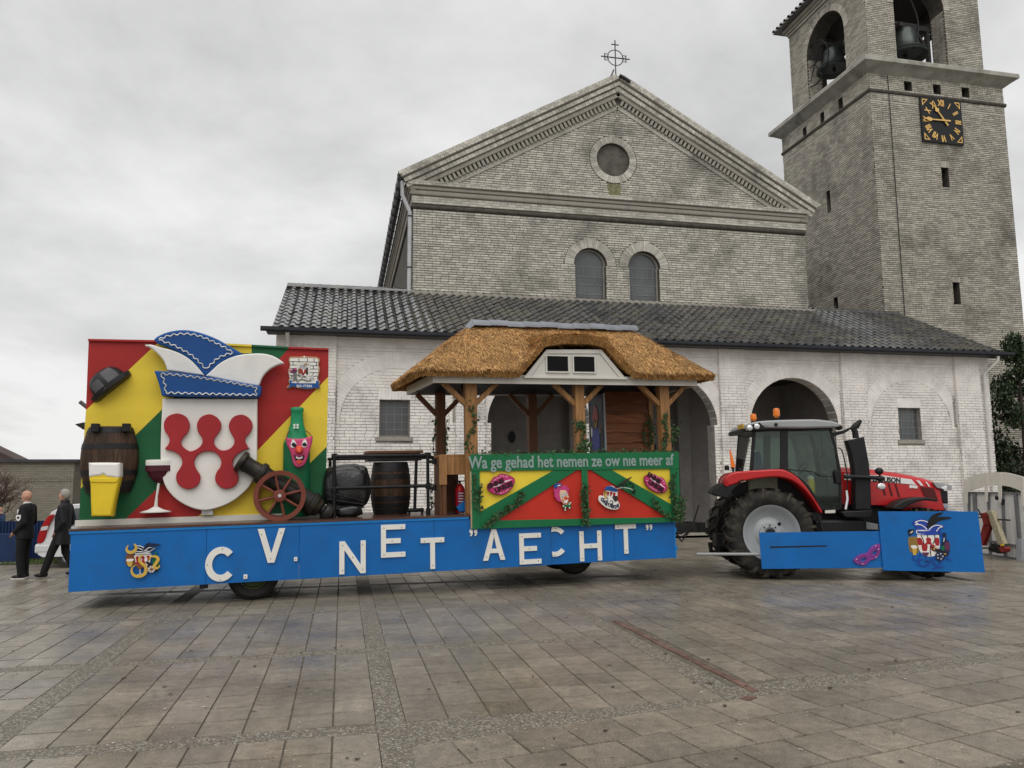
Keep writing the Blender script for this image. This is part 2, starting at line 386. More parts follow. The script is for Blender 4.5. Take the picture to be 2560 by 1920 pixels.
def ring(cx, cz, r0, r1, a0, a1, n, O, ux, nrm, m, parent, proud=.018, clip=None, seed=5, name='arch_brick', j=.01):
    """voussoirs, each one a piece of its own"""
    O = Vector(O); ux = Vector(ux); nr = Vector(nrm); Zv = Vector((0,0,1)); q = random.Random(seed)
    for i in range(n):
        t0 = a0+(a1-a0)*i/n; t1 = a0+(a1-a0)*(i+1)/n; R0 = r0
        tm = (t0+t1)/2; R1 = min(r1, clip/max(abs(cos(tm)), .01)) if clip else r1
        if R1-R0 < .06: continue
        e0 = j/2/r0; e1 = j/2/R1; p = proud*q.uniform(.6, 1.2)
        c2 = [(R0, t0+e0), (R1, t0+e1), (R1, t1-e1), (R0, t1-e0)]
        vs = []
        for dep, ins in ((0, 0), (p, .006)):
            for k, (rr, t) in enumerate(c2):
                rr2 = rr+(ins if k in (0, 3) else -ins); vs.append(O+ux*(cx+rr2*cos(t))+Zv*(cz+rr2*sin(t))+nr*dep)
        mb = MB().add(vs, [(4,5,6,7),(0,1,5,4),(1,2,6,5),(2,3,7,6),(3,0,4,7)], r=q.random()+.001)
        fixn(mb, O, nr); mb.build(name, m, parent)
def fixn(mb, O, nr):
    a, b, c = (Vector(mb.v[i]) for i in mb.f[0][:3])
    if (b-a).cross(c-b).dot(nr) < 0: mb.f = [f[::-1] for f in mb.f]
def arch_loop(cx, spring, r, jamb, z0, n=20):
    return [(cx-jamb, z0), (cx-jamb, spring), ] + [(cx+r*cos(pi-pi*i/n), spring+r*sin(pi-pi*i/n)) for i in range(n+1)] + [(cx+jamb, spring), (cx+jamb, z0)]

# ---------------------------------------------------------------- church materials
def brickmat(name, col, dirtc, dirt, ds, rnd, moss=0, rough=.85, fine=.25):
    m = mat(name, col, rough, .12, 2.2, .0012, 55, rnd=rnd, dirt=dirt, dcol=dirtc, ds=ds)
    t = m.node_tree; n = t.nodes; L = t.links.new; p = n['Principled BSDF']
    g = n.new('ShaderNodeNewGeometry'); x = n.new('ShaderNodeTexNoise'); x.inputs['Scale'].default_value = 14; x.inputs['Detail'].default_value = 5; x.inputs['Roughness'].default_value = .7
    L(g.outputs['Position'], x.inputs[0]); r = n.new('ShaderNodeMapRange'); r.inputs[1].default_value = .52; r.inputs[2].default_value = .7; r.inputs[3].default_value = 0; r.inputs[4].default_value = fine; L(x.outputs['Fac'], r.inputs[0])
    k = n.new('ShaderNodeMix'); k.data_type = 'RGBA'; L(r.outputs[0], k.inputs[0]); L(p.inputs['Base Color'].links[0].from_socket, k.inputs[6]); k.inputs[7].default_value = (*dirtc, 1); L(k.outputs[2], p.inputs['Base Color'])
    return m
brickmat('white_brick', (.85,.82,.78), (.22,.2,.185), .55, .9, .05, fine=.35)
brickmat('white_brick_clean', (.85,.815,.775), (.4,.37,.34), .18, .7, .03, fine=.12)
mat('white_mortar', (.33,.305,.28), .9, .25, 5, .003, 60, dirt=.6, dcol=(.16,.15,.135), ds=1.1)
brickmat('nave_brick', (.53,.505,.44), (.11,.105,.09), .8, .5, .22, fine=.55)
mat('nave_mortar', (.105,.097,.083), .9, .3, 4, .003, 60)
brickmat('tower_brick', (.455,.425,.362), (.10,.093,.078), .75, .45, .24, fine=.5)
mat('tower_mortar', (.08,.073,.062), .9, .3, 4, .003, 60)
mat('concrete_ledge', (.36,.35,.31), .85, .2, 1.5, .004, 40, dirt=.7, dcol=(.12,.125,.08), ds=1.4)
mat('moss_stain', (.2,.19,.105), .95, .4, 7, .004, 60)
mat('stone_trim', (.34,.318,.272), .85, .2, 1.6, .004, 40, dirt=.75, dcol=(.15,.145,.13), ds=1.6)
mat('roof_tile', (.04,.04,.043), .2, .3, 4, 0, 60, rnd=.5, dirt=.8, dcol=(.125,.122,.08), ds=1.3, rvar=.08, spec=.8, coat=.5)
mat('zinc_gutter', (.028,.03,.036), .4, .15, 3, metal=.3)
mat('downpipe_grey', (.46,.47,.48), .5, .1, 3)
mat('downpipe_white', (.75,.73,.7), .5, .1, 3)
mat('window_glass', (.085,.09,.094), .22, .3, 1.3, spec=.6)
mat('window_lead', (.2,.21,.22), .6, .1)
mat('window_frame', (.2,.19,.175), .6, .1)
mat('dark_interior', (.04,.038,.036), .9, .1)
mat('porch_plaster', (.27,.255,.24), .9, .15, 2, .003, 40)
mat('clock_black', (.012,.013,.015), .35, .1); mat('gold', (.82,.52,.17), .4, .1, metal=.25)
mat('bronze_bell', (.075,.085,.082), .38, .25, 3, metal=.6); mat('iron', (.02,.02,.022), .5, .1, metal=.4); mat('iron_cross', (.09,.08,.075), .55, .15, metal=.5)
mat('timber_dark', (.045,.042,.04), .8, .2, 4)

def paintz(m):      # the upper part of the porch has been repainted, mortar and all
    t = MATS[m].node_tree; n = t.nodes; L = t.links.new; p = n['Principled BSDF']
    g_ = n.new('ShaderNodeNewGeometry'); s_ = n.new('ShaderNodeSeparateXYZ'); L(g_.outputs['Position'], s_.inputs[0]); z_ = n.new('ShaderNodeTexNoise'); z_.inputs['Scale'].default_value = 1.3; z_.inputs['Detail'].default_value = 5; L(g_.outputs['Position'], z_.inputs[0])
    a_ = n.new('ShaderNodeMath'); a_.operation = 'MULTIPLY_ADD'; L(z_.outputs['Fac'], a_.inputs[0]); a_.inputs[1].default_value = 2.4; L(s_.outputs[2], a_.inputs[2]); r_ = n.new('ShaderNodeMapRange'); L(a_.outputs[0], r_.inputs[0])
    for i, v in enumerate((5.7, 6.7, 0, .92)): r_.inputs[i+1].default_value = v
    x = n.new('ShaderNodeMix'); x.data_type = 'RGBA'; L(r_.outputs[0], x.inputs[0]); L(p.inputs['Base Color'].links[0].from_socket, x.inputs[6]); x.inputs[7].default_value = (.78,.745,.705,1); L(x.outputs[2], p.inputs['Base Color'])
paintz('white_mortar')
church = thing('church', 'old church with white painted arcaded porch and tall grey brick gable behind the float', 'church', (10.7, 23.7, 0))
tower = thing('bell_tower', 'square grey brick bell tower with black and gold clock beside the church', 'tower', (27.1, 29, 0))
_obj = obj
WP = {church.name: church, tower.name: tower}
def obj(name, me, parent=None, bev=0, seg=2):
    o = _obj(name, me, parent, bev, seg)
    if parent is not None and parent.name in WP: o.matrix_parent_inverse = Matrix.Translation(-Vector(parent.location))
    return o
def sub(parent, a, b):
    """subtract span b from spans"""
    out = []
    for (p, q) in parent:
        if b[1] <= p or b[0] >= q: out.append((p, q)); continue
        if b[0] > p: out.append((p, b[0]))
        if b[1] < q: out.append((b[1], q))
    return out
def sub_disc(sp, v, cx, cz, r, zmin=-1e9):
    if v < zmin or abs(v-cz) >= r: return sp
    w = sqrt(r*r-(v-cz)**2); return sub(sp, None, (cx-w, cx+w))
_plain = {}
def holder(name, parent):
    o = bpy.data.objects.new(name, None); COL.objects.link(o); o.parent = parent
    if parent.name in WP: o.matrix_parent_inverse = Matrix.Translation(-Vector(parent.location))
    return o

# ---------------------------------------------------------------- porch front
FY, PY = 23.83, 23.70
PIL = [(-1.24,-.26),(3.42,4.38),(7.93,8.9),(12.49,13.48),(17.2,18.2),(21.94,23.0)]
ARC = [6.155, 10.695, 15.34]; AR, AJ, SPR = 1.70, 1.58, 3.74
WIN = [(1.07, 2.0, 3.3, 4.46), (19.5, 20.42, 3.28, 4.46)]
front = holder('porch_wall', church)
loops = [[(-2.05,0),(23.5,0),(23.5,6.45),(-2.05,6.45)]] + [arch_loop(c, SPR, AR, AJ, .02) for c in ARC] + [[(a,c),(b,c),(b,d),(a,d)] for a,b,c,d in WIN]
shape('wall_core', loops, FY, .5, 'white_mortar', front)
def wspan(v):
    sp = [(-2.05, 23.5)]
    for p in PIL: sp = sub(sp, None, p)
    for c in ARC:
        if v < SPR: sp = sub(sp, None, (c-AJ, c+AJ))
        else: sp = sub_disc(sp, v, c, SPR, 2.19)
    for c in (1.56, 20.05):
        if v > SPR:
            for s in sp[:]: pass
            # the blind arch ring is laid in radial bricks
            ro, ri = 2.17, 1.68
            if v-SPR < ro:
                wo = sqrt(ro*ro-(v-SPR)**2); wi = sqrt(ri*ri-(v-SPR)**2) if v-SPR < ri else 0
                sp = sub(sp, None, (c-wo, c-wi)); sp = sub(sp, None, (c+wi, c+wo))
    for a,b,c,d in WIN:
        if c-.16 < v < c: sp = sub(sp, None, (a-.1, b+.1))
        if c < v < d: sp = sub(sp, None, (a, b))
    return sp
BL, BH = .305, .096
O = (0, FY, 0); UX = (1,0,0); NF = (0,-1,0)
allb = courses(.02, 5.95, BH, BL, wspan, seed=3, j=.016)
lo = [b for b in allb if b[2] < 4.75 or not(-.3 < b[0] < 23)]; hi = [b for b in allb if not (b[2] < 4.75 or not(-.3 < b[0] < 23))]
vis = lambda b: (0 if (-.3 < b[0] < 4.4 and b[2] > 1.6) else 1, hypot(b[0], 4.2-b[2]))
lay(lo, O, UX, NF, 'white_brick', front, 300, vis)
lay(hi, O, UX, NF, 'white_brick_clean', front)
for i, c in enumerate(ARC): ring(c, SPR, AR+.005, 2.18, 0, pi, 60, O, UX, NF, 'white_brick_clean', front, clip=1.83, seed=20+i, proud=.014, j=.007)
for i, c in enumerate((1.56, 20.05)): ring(c, SPR, 1.69, 2.16, 0, pi, 58, O, UX, NF, 'white_brick_clean', front, clip=1.78, seed=30+i, proud=.016, j=.006)
for k, c in enumerate(ARC):              # bricks lining the soffit of each arch
    mb = MB(); n = 54
    for i in range(n):
        for jx in (0, 1):
            t0, t1 = pi*i/n+.004, pi*(i+1)/n-.004; r = AR-.001; y0, y1 = FY+.005+jx*.25, FY+.24+jx*.25
            vs = [(c+r*cos(t), y, SPR+r*sin(t)) for y in (y0, y1) for t in (t0, t1)]
            mb.add([vs[0], vs[1], vs[3], vs[2]], [(0,1,2,3)], r=R.random()+.001)
    tag(mb.build('soffit_bricks', 'white_brick', front), kind='stuff')
    for s in (-1, 1):
        MB().box(c+s*AJ-.002 if s > 0 else c-AR+.01, c+AR-.01 if s > 0 else c-AJ+.002, FY+.006, FY+.5, SPR-.012, SPR+.004).build('impost', 'white_brick', front)
for i, (a, b) in enumerate(PIL):
    MB().box(a, b, PY+.012, FY+.02, 0, 6.4).build('pilaster_core', 'white_mortar', front)
    pb = courses(.02, 6.4, BH, BL, lambda v: [(a, b)], seed=40+i)
    lay([q for q in pb if q[2] < 4.4], (0, PY+.012, 0), UX, NF, 'white_brick', front, stuff='pilaster_brickwork')
    lay([q for q in pb if q[2] >= 4.4], (0, PY+.012, 0), UX, NF, 'white_brick_clean', front, stuff='pilaster_brickwork')
    for s, x in ((-1, a), (1, b)):
        sb = courses(.02, 6.4, BH, .12, lambda v: [(.0, .125)], seed=60+i, jit=0, proud=(.004,.008))
        lay(sb, (x, PY+.012 if s > 0 else FY+.01, 0), (0, s, 0), (s, 0, 0), 'white_brick', front, stuff='pilaster_return')
ed = [(-2.05, -1.24)]+[(PIL[i][1], PIL[i+1][0]) for i in range(5)]+[(23., 23.5)]
for i, (a, b) in enumerate(ed):          # the frieze under the gutter
    MB().box(a+.002, b-.002, FY-.05, FY+.02, 6.06, 6.42).build('frieze', 'white_brick_clean', front, bev=.008)
    MB().box(a+.002, b-.002, FY-.025, FY+.02, 5.955, 6.055).build('frieze_moulding', 'white_brick_clean', front, bev=.01)
    lay(courses(6.07, 6.41, .085, BL, lambda v: [(a+.01, b-.01)], seed=70+i, proud=(.006,.01)), (0, FY-.05, 0), UX, NF, 'white_brick_clean', front, stuff='frieze_brickwork')
def leaded(parent, x0, x1, z0, z1, y, nx, nz, frame=.05):
    w = MB().box(x0, x1, y, y+.02, z0, z1).build('window', 'window_glass', parent)
    f = MB(); f.box(x0, x0+frame, y-.05, y, z0, z1); f.box(x1-frame, x1, y-.05, y, z0, z1); f.box(x0+frame, x1-frame, y-.05, y, z1-frame, z1); f.box(x0+frame, x1-frame, y-.05, y, z0, z0+frame)
    f.build('frame', 'window_frame', w)
    l = MB()
    for i in range(1, nx): x = x0+(x1-x0)*i/nx; l.box(x-.008, x+.008, y-.012, y+.001, z0+frame, z1-frame)
    for i in range(1, nz): z = z0+(z1-z0)*i/nz; l.box(x0+frame, x1-frame, y-.009, y+.001, z-.008, z+.008)
    l.build('glazing_bars', 'window_lead', w)
    return w
for a,b,c,d in WIN:
    w = leaded(front, a, b, c, d, FY+.16, 4, 5)
    MB().box(a-.09, b+.09, FY-.05, FY+.16, c-.13, c-.03).add([(a-.0,FY-.0,c-.03),(b,FY,c-.03),(b,FY+.16,c+.02),(a,FY+.16,c+.02)],[(0,1,2,3)]).build('window_sill', 'stone_trim', w, bev=.01)
    n = 10
    for i in range(n):
        x0 = a-.04+(b-a+.08)*i/n; x1 = a-.04+(b-a+.08)*(i+1)/n
        MB().box(x0+.005, x1-.005, FY-.016, FY+.002, d+.005, d+.3).build('lintel_brick', 'white_brick_clean', front)
# porch room behind the arches
pr = holder('porch_interior', church)
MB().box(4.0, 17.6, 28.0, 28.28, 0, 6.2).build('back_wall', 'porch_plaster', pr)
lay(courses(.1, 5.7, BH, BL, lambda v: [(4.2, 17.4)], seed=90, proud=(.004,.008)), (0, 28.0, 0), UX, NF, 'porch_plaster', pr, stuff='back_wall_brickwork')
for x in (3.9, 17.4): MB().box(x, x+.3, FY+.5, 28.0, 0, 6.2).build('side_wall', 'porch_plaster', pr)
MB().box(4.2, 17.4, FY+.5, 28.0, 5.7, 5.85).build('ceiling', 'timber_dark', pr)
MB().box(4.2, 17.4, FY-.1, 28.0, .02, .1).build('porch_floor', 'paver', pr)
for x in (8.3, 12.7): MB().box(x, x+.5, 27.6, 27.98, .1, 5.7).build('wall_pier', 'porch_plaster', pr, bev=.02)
lamp = MB().lathe([(.01,0),(.11,.01),(.13,.05),(.13,.09),(.06,.1)], 16, Matrix.Translation((6.15, 27.98, 3.55)) @ Matrix.Rotation(radians(90), 4, 'X') @ Matrix.Diagonal((1,1.7,1,1))).build('bulkhead_lamp', 'iron', pr)
dd = MB().box(9.4, 11.9, 27.93, 27.97, .1, 3.3).build('porch_door', 'timber_dark', pr)
MB().box(14.2, 15.1, 27.9, 27.97, .1, 2.4).build('porch_door', 'timber_dark', pr)
MB().box(-2.0, 23.45, FY-.1, FY+.02, .0, .18).build('plinth', 'stone_trim', front)
# side walls of the porch range
for x in (-2.05, 23.15): MB().box(x, x+.35, FY+.5, 28.3, 0, 6.45).build('end_wall', 'white_mortar', church)
bm = MB()
for x in (-2.05, 23.15): bm.add([(x,FY+.1,6.45),(x+.35,FY+.1,6.45),(x+.35,28.3,8.75),(x,28.3,8.75),(x+.35,28.3,6.45),(x,28.3,6.45)],[(0,1,2,3),(0,3,5),(1,4,2),(0,5,4,1),(3,2,4,5)])
bm.build('end_gable', 'white_mortar', church)

# ---------------------------------------------------------------- porch roof, one pantile at a time
roof = holder('porch_roof', church)
EY, EZ, RY, RZ = 23.24, 6.50, 28.28, 9.0
sl_ = hypot(RY-EY, RZ-EZ); ang = atan2(RZ-EZ, RY-EY)
MB().add([(-2.1,EY,EZ-.06),(23.5,EY,EZ-.06),(23.5,RY,RZ-.06),(-2.1,RY,RZ-.06)], [(0,1,2,3)]).build('roof_deck', 'dark_interior', roof)
MB().add([(-2.1,RY,RZ-.06),(2.4,RY,RZ-.06),(2.4,33.3,6.5),(-2.1,33.3,6.5),(19.2,RY,RZ-.06),(23.4,RY,RZ-.06),(23.4,33,6.5),(19.2,33,6.5)], [(0,1,2,3),(4,5,6,7)]).build('roof_back_slope', 'roof_tile', roof)
TW, TL = .305, .43; nx = int(25.6/TW); nr = int(sl_/TL)+1
tp = MB(); prof = []
for i in range(11):
    u = i/10; prof.append((u*TW*1.08, .04*sin(u*2*pi*.98+pi*.95)+.013))
vs = []; L0 = TL*1.16
for k, (yy, zz) in enumerate(((0, .024), (L0, -.002))):
    vs += [(x, yy, z+zz) for x, z in prof]
vs += [(x, .0, z+.024-.02) for x, z in prof]
nP = len(prof)
fs = [(i, i+1, nP+i+1, nP+i) for i in range(nP-1)] + [(2*nP+i, 2*nP+i+1, i+1, i) for i in range(nP-1)]
tp.add(vs, fs[:nP-1], True); tp.add(vs, fs[nP-1:], False)
tme = tp.mesh('roof_tile', 'roof_tile')
RM = Matrix.Translation((-2.12, EY, EZ)) @ Matrix.Rotation(ang, 4, 'X')
tl = []
for r_ in range(nr):
    for c_ in range(nx+1):
        x = c_*TW-(.0 if True else 0)
        if -2.12+x > 23.35: continue
        tl.append((x, r_*TL, R.gauss(0, .003), R.gauss(0, .012)))
key = lambda t: (0 if t[0] < 7.0 else 1, hypot(t[0]-1, 5-t[1]*.2))
tl.sort(key=key)
rest = MB()
for i, (x, y, dz, rz) in enumerate(tl):
    M = RM @ Matrix.Translation((x, y, dz)) @ Matrix.Rotation(rz, 4, 'Z')
    if i < 300:
        o = bpy.data.objects.new('roof_tile', tme); COL.objects.link(o); o.parent = roof; o.matrix_basis = M
    else: rest.add(tp.v, tp.f, True, M=M, r=R.random()+.001)
tag(rest.build('tile_field', 'roof_tile', roof), kind='stuff')
for i in range(13):                       # ridge tiles left of the gable
    x = -2.1+i*.35
    MB().lathe([(.16,0),(.15,.37)], 10, Matrix.Translation((x, RY, RZ-.02+i*.0)) @ Matrix.Rotation(pi/2, 4, 'Y'), a0=pi/2, a1=3*pi/2).build('ridge_tile', 'roof_tile', roof)
for i in range(12):
    x = 19.3+i*.35
    if x < 23.2: MB().lathe([(.13,0),(.12,.37)], 10, Matrix.Translation((x, RY, RZ-.02)) @ Matrix.Rotation(pi/2, 4, 'Y'), a0=pi/2, a1=3*pi/2).build('ridge_tile', 'roof_tile', roof)
lead = MB().box(2.3, 19.3, 28.05, 28.3, 8.86, 9.0); lead.build('lead_flashing', 'stone_trim', roof)
gut = MB(); gp = [(-.17,.0),(-.17,.1),(-.155,.1),(-.15,.01),(.0,.01),(.0,-.02),(-.12,-.04)]
gut.loft([[(x, EY+p[0]+.06, EZ-.1+p[1]) for p in gp] for x in (-2.45, 24.05)], sm=False)
gut.box(-2.3, 23.9, EY+.06, FY, EZ-.13, EZ-.1)
gut.build('gutter', 'zinc_gutter', roof)
for i in range(24): MB().box(-1.9+i*1.1, -1.88+i*1.1, EY-.12, EY+.06, EZ-.135, EZ-.12).build('gutter_bracket', 'iron', roof)
dp = MB().tube([(23.42,EY,EZ-.15),(23.42,EY+.02,EZ-.3),(23.2,FY-.12,EZ-.75),(23.2,FY-.12,.3)], .055, 10); dp.build('downpipe', 'downpipe_white', church)
MB().tube([(-1.7,EY+.05,EZ-.12),(-1.7,FY-.12,EZ-.4),(-1.7,FY-.12,.3)], .06, 10).build('downpipe', 'downpipe_white', church)

# ---------------------------------------------------------------- nave gable
NY = 28.3; NX0, NX1 = 2.42, 19.15; CX0 = 10.78
nave = holder('gable_wall', church)
slope = (18.3-13.45)/(10.75-2.1)
TW1 = [(9.49, .66, 10.45, 9.02), (11.77, .66, 10.45, 9.08)]      # twin windows: centre, half width, spring, bottom
OC = (10.55, 14.93)
loops = [[(NX0,8.2),(NX1,8.2),(NX1,13.35),(CX0,17.95),(NX0,13.35)]]+[arch_loop(c, s, r+.03, r-.02, b) for c, r, s, b in TW1]+[circle(OC[0], OC[1], .70, 32)]
shape('wall_core', loops, NY, .6, 'nave_mortar', nave)
def gspan(v):
    if v > 13.3:
        w = (17.45-v)/.565
        sp = [(CX0-w, CX0+w)] if w > .1 else []
    else: sp = [(NX0, NX1)]
    for c, r, s, b in TW1:
        if b < v < s: sp = sub(sp, None, (c-r+.02, c+r-.02))
        elif v >= s: sp = sub_disc(sp, v, c, s, r+.42)
    sp = sub_disc(sp, v, OC[0], OC[1], 1.02)
    return sp
gb = courses(8.9, 12.28, .096, .3, gspan, seed=7, j=.021)+courses(13.42, 17.3, .096, .3, gspan, seed=8, j=.021)
lay(gb, (0, NY, 0), UX, NF, 'nave_brick', nave, 300, lambda b: hypot(b[0]-9, b[2]-9.2))
for i, (c, r, s, b) in enumerate(TW1):
    ring(c, s, r+.035, r+.41, 0, pi, 34, (0,NY,0), UX, NF, 'nave_brick', nave, clip=None if False else 1.13, seed=80+i)
ring(OC[0], OC[1], .705, 1.0, 0, 2*pi, 54, (0,NY,0), UX, NF, 'nave_brick', nave, proud=.03, seed=83)
w = shape('window', circle(OC[0], OC[1], .71, 32), NY+.4, .02, 'window_glass', nave)
l = MB()
for i in range(-2, 3):
    h = sqrt(max(.70**2-(i*.3)**2, .01)); l.box(OC[0]+i*.3-.01, OC[0]+i*.3+.01, NY+.385, NY+.401, OC[1]-h, OC[1]+h); l.box(OC[0]-h, OC[0]+h, NY+.388, NY+.4005, OC[1]+i*.3-.01, OC[1]+i*.3+.01)
l.build('glazing_bars', 'window_lead', w)
for c, r, s, b in TW1:
    w = shape('window', arch_loop(c, s, r+.03, r, b), NY+.25, .02, 'window_glass', nave)
    l = MB()
    for z in (b+.28, b+.68, b+1.0, b+1.4): l.box(c-r, c+r, NY+.235, NY+.2505, z-.012, z+.012)
    for x in (-.45, -.22, 0, .22, .45):
        l.box(c+x-.008, c+x+.008, NY+.238, NY+.2505, b+.28, b+.68); l.box(c+x-.008, c+x+.008, NY+.238, NY+.2505, b+1.0, b+1.4)
    l.build('glazing_bars', 'window_lead', w)
    fr = arch_loop(c, s, r+.03, r, b); inn = arch_loop(c, s, r-.04, r-.07, b+.06)
    shape('frame', [fr, inn], NY+.2, .05, 'stone_trim', w)
# horizontal cornice: mouldings, frieze, dark roll
H0 = 12.28
def band(z0, z1, out, m, nm, x0=NX0, x1=NX1, bev=.015):
    MB().box(x0-out, x1+out, NY-out, NY+.02, z0, z1).build(nm, m, nave, bev=bev)
    # the return along the left side of the nave
    MB().box(NX0-out, NX0+.02, NY+.021, NY+27, z0, z1).build(nm, m, nave, bev=bev)
MB().tube([(NX0-.0, NY+27, H0+.1), (NX0-.0, NY-.0, H0+.1), (NX1, NY-.0, H0+.1)], .1, 12).build('roll_moulding', 'tower_mortar', nave)
band(H0+.2, H0+.52, .06, 'stone_trim', 'cornice_frieze')
band(H0+.52, H0+.72, .14, 'stone_trim', 'cornice_moulding', bev=.05)
band(H0+.72, H0+.86, .18, 'stone_trim', 'cornice_moulding', bev=.03)
band(H0+.86, H0+1.06, .25, 'stone_trim', 'cornice_top', bev=.04)
lay(courses(H0+.21, H0+.51, .095, .3, lambda v: [(NX0-.05, NX1+.05)], seed=9, proud=(.006,.012)), (0, NY-.06, 0), UX, NF, 'nave_brick', nave, stuff='frieze_brickwork')
lay(courses(H0+.88, H0+1.05, .1, .2, lambda v: [(NX0-.22, NX1+.22)], seed=10, proud=(.006,.012)), (0, NY-.25, 0), UX, NF, 'nave_brick', nave, stuff='cornice_brickwork')
# raking cornice with dentils
for s in (-1, 1):
    A = Vector((CX0, 0, 18.28)); B = Vector((CX0+s*8.72, 0, 13.42)); d = (B-A); Ln = d.length; d.normalize(); nrm_ = Vector((-d.z*s*-1, 0, 0))
    upn = Vector((s*-d.z, 0, abs(d.x))) if False else Vector((-d.z*(1 if s > 0 else -1), 0, d.x*(1 if s > 0 else -1)))
    if upn.z < 0: upn = -upn
    def rk(off0, off1, out, nm, m, l0=0, l1=None, bev=.02):
        M = Matrix((d, Vector((0,1,0)), upn)).transposed().to_4x4(); M.translation = A+Vector((0, NY, 0))
        if M.determinant() < 0: M = M @ Matrix.Diagonal((1,1,1,1))
        mb = MB().box(l0, l1 or Ln, -out, .05, off0, off1, M)
        if M.determinant() < 0: mb.f = [f[::-1] for f in mb.f]
        mb.build(nm, m, nave, bev=bev); return M
    rk(-.02, .26, .36, 'raking_coping', 'stone_trim', 0, Ln+.12, .05)
    rk(-.22, -.03, .29, 'raking_moulding', 'stone_trim')
    rk(-.42, -.23, .22, 'raking_moulding', 'nave_brick', .1)
    rk(-.6, -.43, .16, 'raking_moulding', 'stone_trim', .2)
    M = rk(-1.02, -.84, .05, 'raking_moulding', 'nave_brick', .5, Ln-.9, .01)
    n = 46
    for i in range(n):
        x = .55+(Ln-1.5)*i/n; mb = MB().box(x, x+.105, -.13, .02, -.84, -.6, M)
        if M.determinant() < 0: mb.f = [f[::-1] for f in mb.f]
        mb.build('dentil', 'stone_trim', nave)
    # brick edge of the coping, piece by piece
    n = 60
    mb = MB()
    for i in range(n):
        x = (Ln+.08)*i/n
        for (z0, z1, o_) in ((.02, .12, .375), (.13, .25, .37), (-.2, -.06, .30), (-.4, -.26, .23)):
            q = R.uniform(-.012, .008); mb.box(x+.006+(.07 if z0 > .1 else 0), x+(Ln+.08)/n-.006+(.07 if z0 > .1 else 0), -o_-q-.008, -o_+.03, z0, z1, M, r=R.random()+.001)
    if M.determinant() < 0: mb.f = [f[::-1] for f in mb.f]
    tag(mb.build('coping_brickwork', 'nave_brick', nave), kind='stuff')
shape('tympanum_infill', [(NX0,13.35),(NX1,13.35),(CX0,18.2)], NY+.1, .3, 'nave_mortar', nave)
stain = [(10.28,13.92),(10.4,13.88),(10.55,13.9),(10.7,13.86),(10.8,13.92),(10.86,13.7),(10.8,13.5),(10.84,13.36),(10.3,13.36),(10.34,13.55),(10.24,13.7)]
shape('moss_stain', stain, NY-.019, .004, 'moss_stain', nave)
# nave body, roof, eaves gutter and pipe
MB().box(NX0, NX0+.6, NY+.6, NY+28, 8.0, 13.3).build('nave_side_wall', 'nave_mortar', nave)
MB().box(NX1-.6, NX1, NY+.6, NY+28, 8.0, 13.3).build('nave_side_wall', 'nave_mortar', nave)
MB().add([(NX0-.3,NY+.2,13.35),(CX0,NY+.2,18.25),(CX0,NY+28,18.25),(NX0-.3,NY+28,13.35),(NX1+.3,NY+.2,13.35),(NX1+.3,NY+28,13.35)],[(0,1,2,3),(1,4,5,2),(3,2,5)]).build('nave_roof', 'roof_tile', nave)
g2 = MB(); gp = [(-.3,.18),(-.28,.0),(-.18,-.1),(-.05,-.1),(.0,.02),(-.06,.02),(-.2,-.04),(-.26,.18)]
g2.loft([[(NX0-.3+p[0], y, 13.42+p[1]) for p in gp] for y in (NY-.25, NY+27.5)], sm=False); g2.build('eaves_gutter', 'zinc_gutter', nave)
for i in range(26): MB().tube([(NX0-.6,NY+i*1.0,13.6),(NX0-.58,NY+i*1.0,13.36),(NX0-.3,NY+i*1.0,13.3)], .02, 6).build('gutter_bracket', 'iron', nave)
pp = MB().tube([(NX0-.42,NY-.1,13.3),(NX0-.42,NY-.1,12.75),(NX0-.13,NY-.1,12.1),(NX0-.13,NY-.1,8.9)], .075, 10); pp.build('downpipe', 'downpipe_grey', nave)
for z in (11.9, 9.9): MB().tube([(NX0-.13,NY-.1,z),(NX0-.13,NY-.1,z+.05)], .088, 10).build('pipe_clamp', 'iron', nave)
# iron cross on the gable
cr = holder('gable_cross', church); zc = 19.28; xc = CX0-.1
c_ = MB(); yk = NY-.2
c_.tube([(xc,yk,18.35),(xc,yk,20.05)], .026, 8); c_.tube([(xc-.62,yk,zc),(xc+.62,yk,zc)], .026, 8)
c_.tube([(xc+.34*cos(2*pi*i/28),yk,zc+.34*sin(2*pi*i/28)) for i in range(28)], .02, 6, closed=True)
for (dx, dz) in ((0,.58),):
    c_.tube([(xc-.16,yk,zc+dz),(xc+.16,yk,zc+dz)], .026, 6)
for dx in (-.46,.46): c_.tube([(xc+dx,yk,zc-.16),(xc+dx,yk,zc+.16)], .024, 6)
for sx in (-1, 1):
    for sz in (-1, 1):
        c_.tube([(xc+sx*(.36+.06*cos(t*.7)),yk,zc+sz*(.09+.06*sin(t*.7))) for t in range(8)], .013, 5)
c_.tube([(xc-.34,yk,18.28),(xc-.18,yk,18.5),(xc-.08,yk,18.75)], .03, 6)
c_.build('cross', 'iron_cross', cr)
MB().box(CX0-.02,CX0+.5,NY-.5,NY+.1,18.35,18.42,Matrix.Translation((CX0,0,18.4)) @ Matrix.Rotation(radians(28),4,'Y') @ Matrix.Translation((-CX0,0,-18.4))).build('lead_cap', 'zinc_gutter', cr)

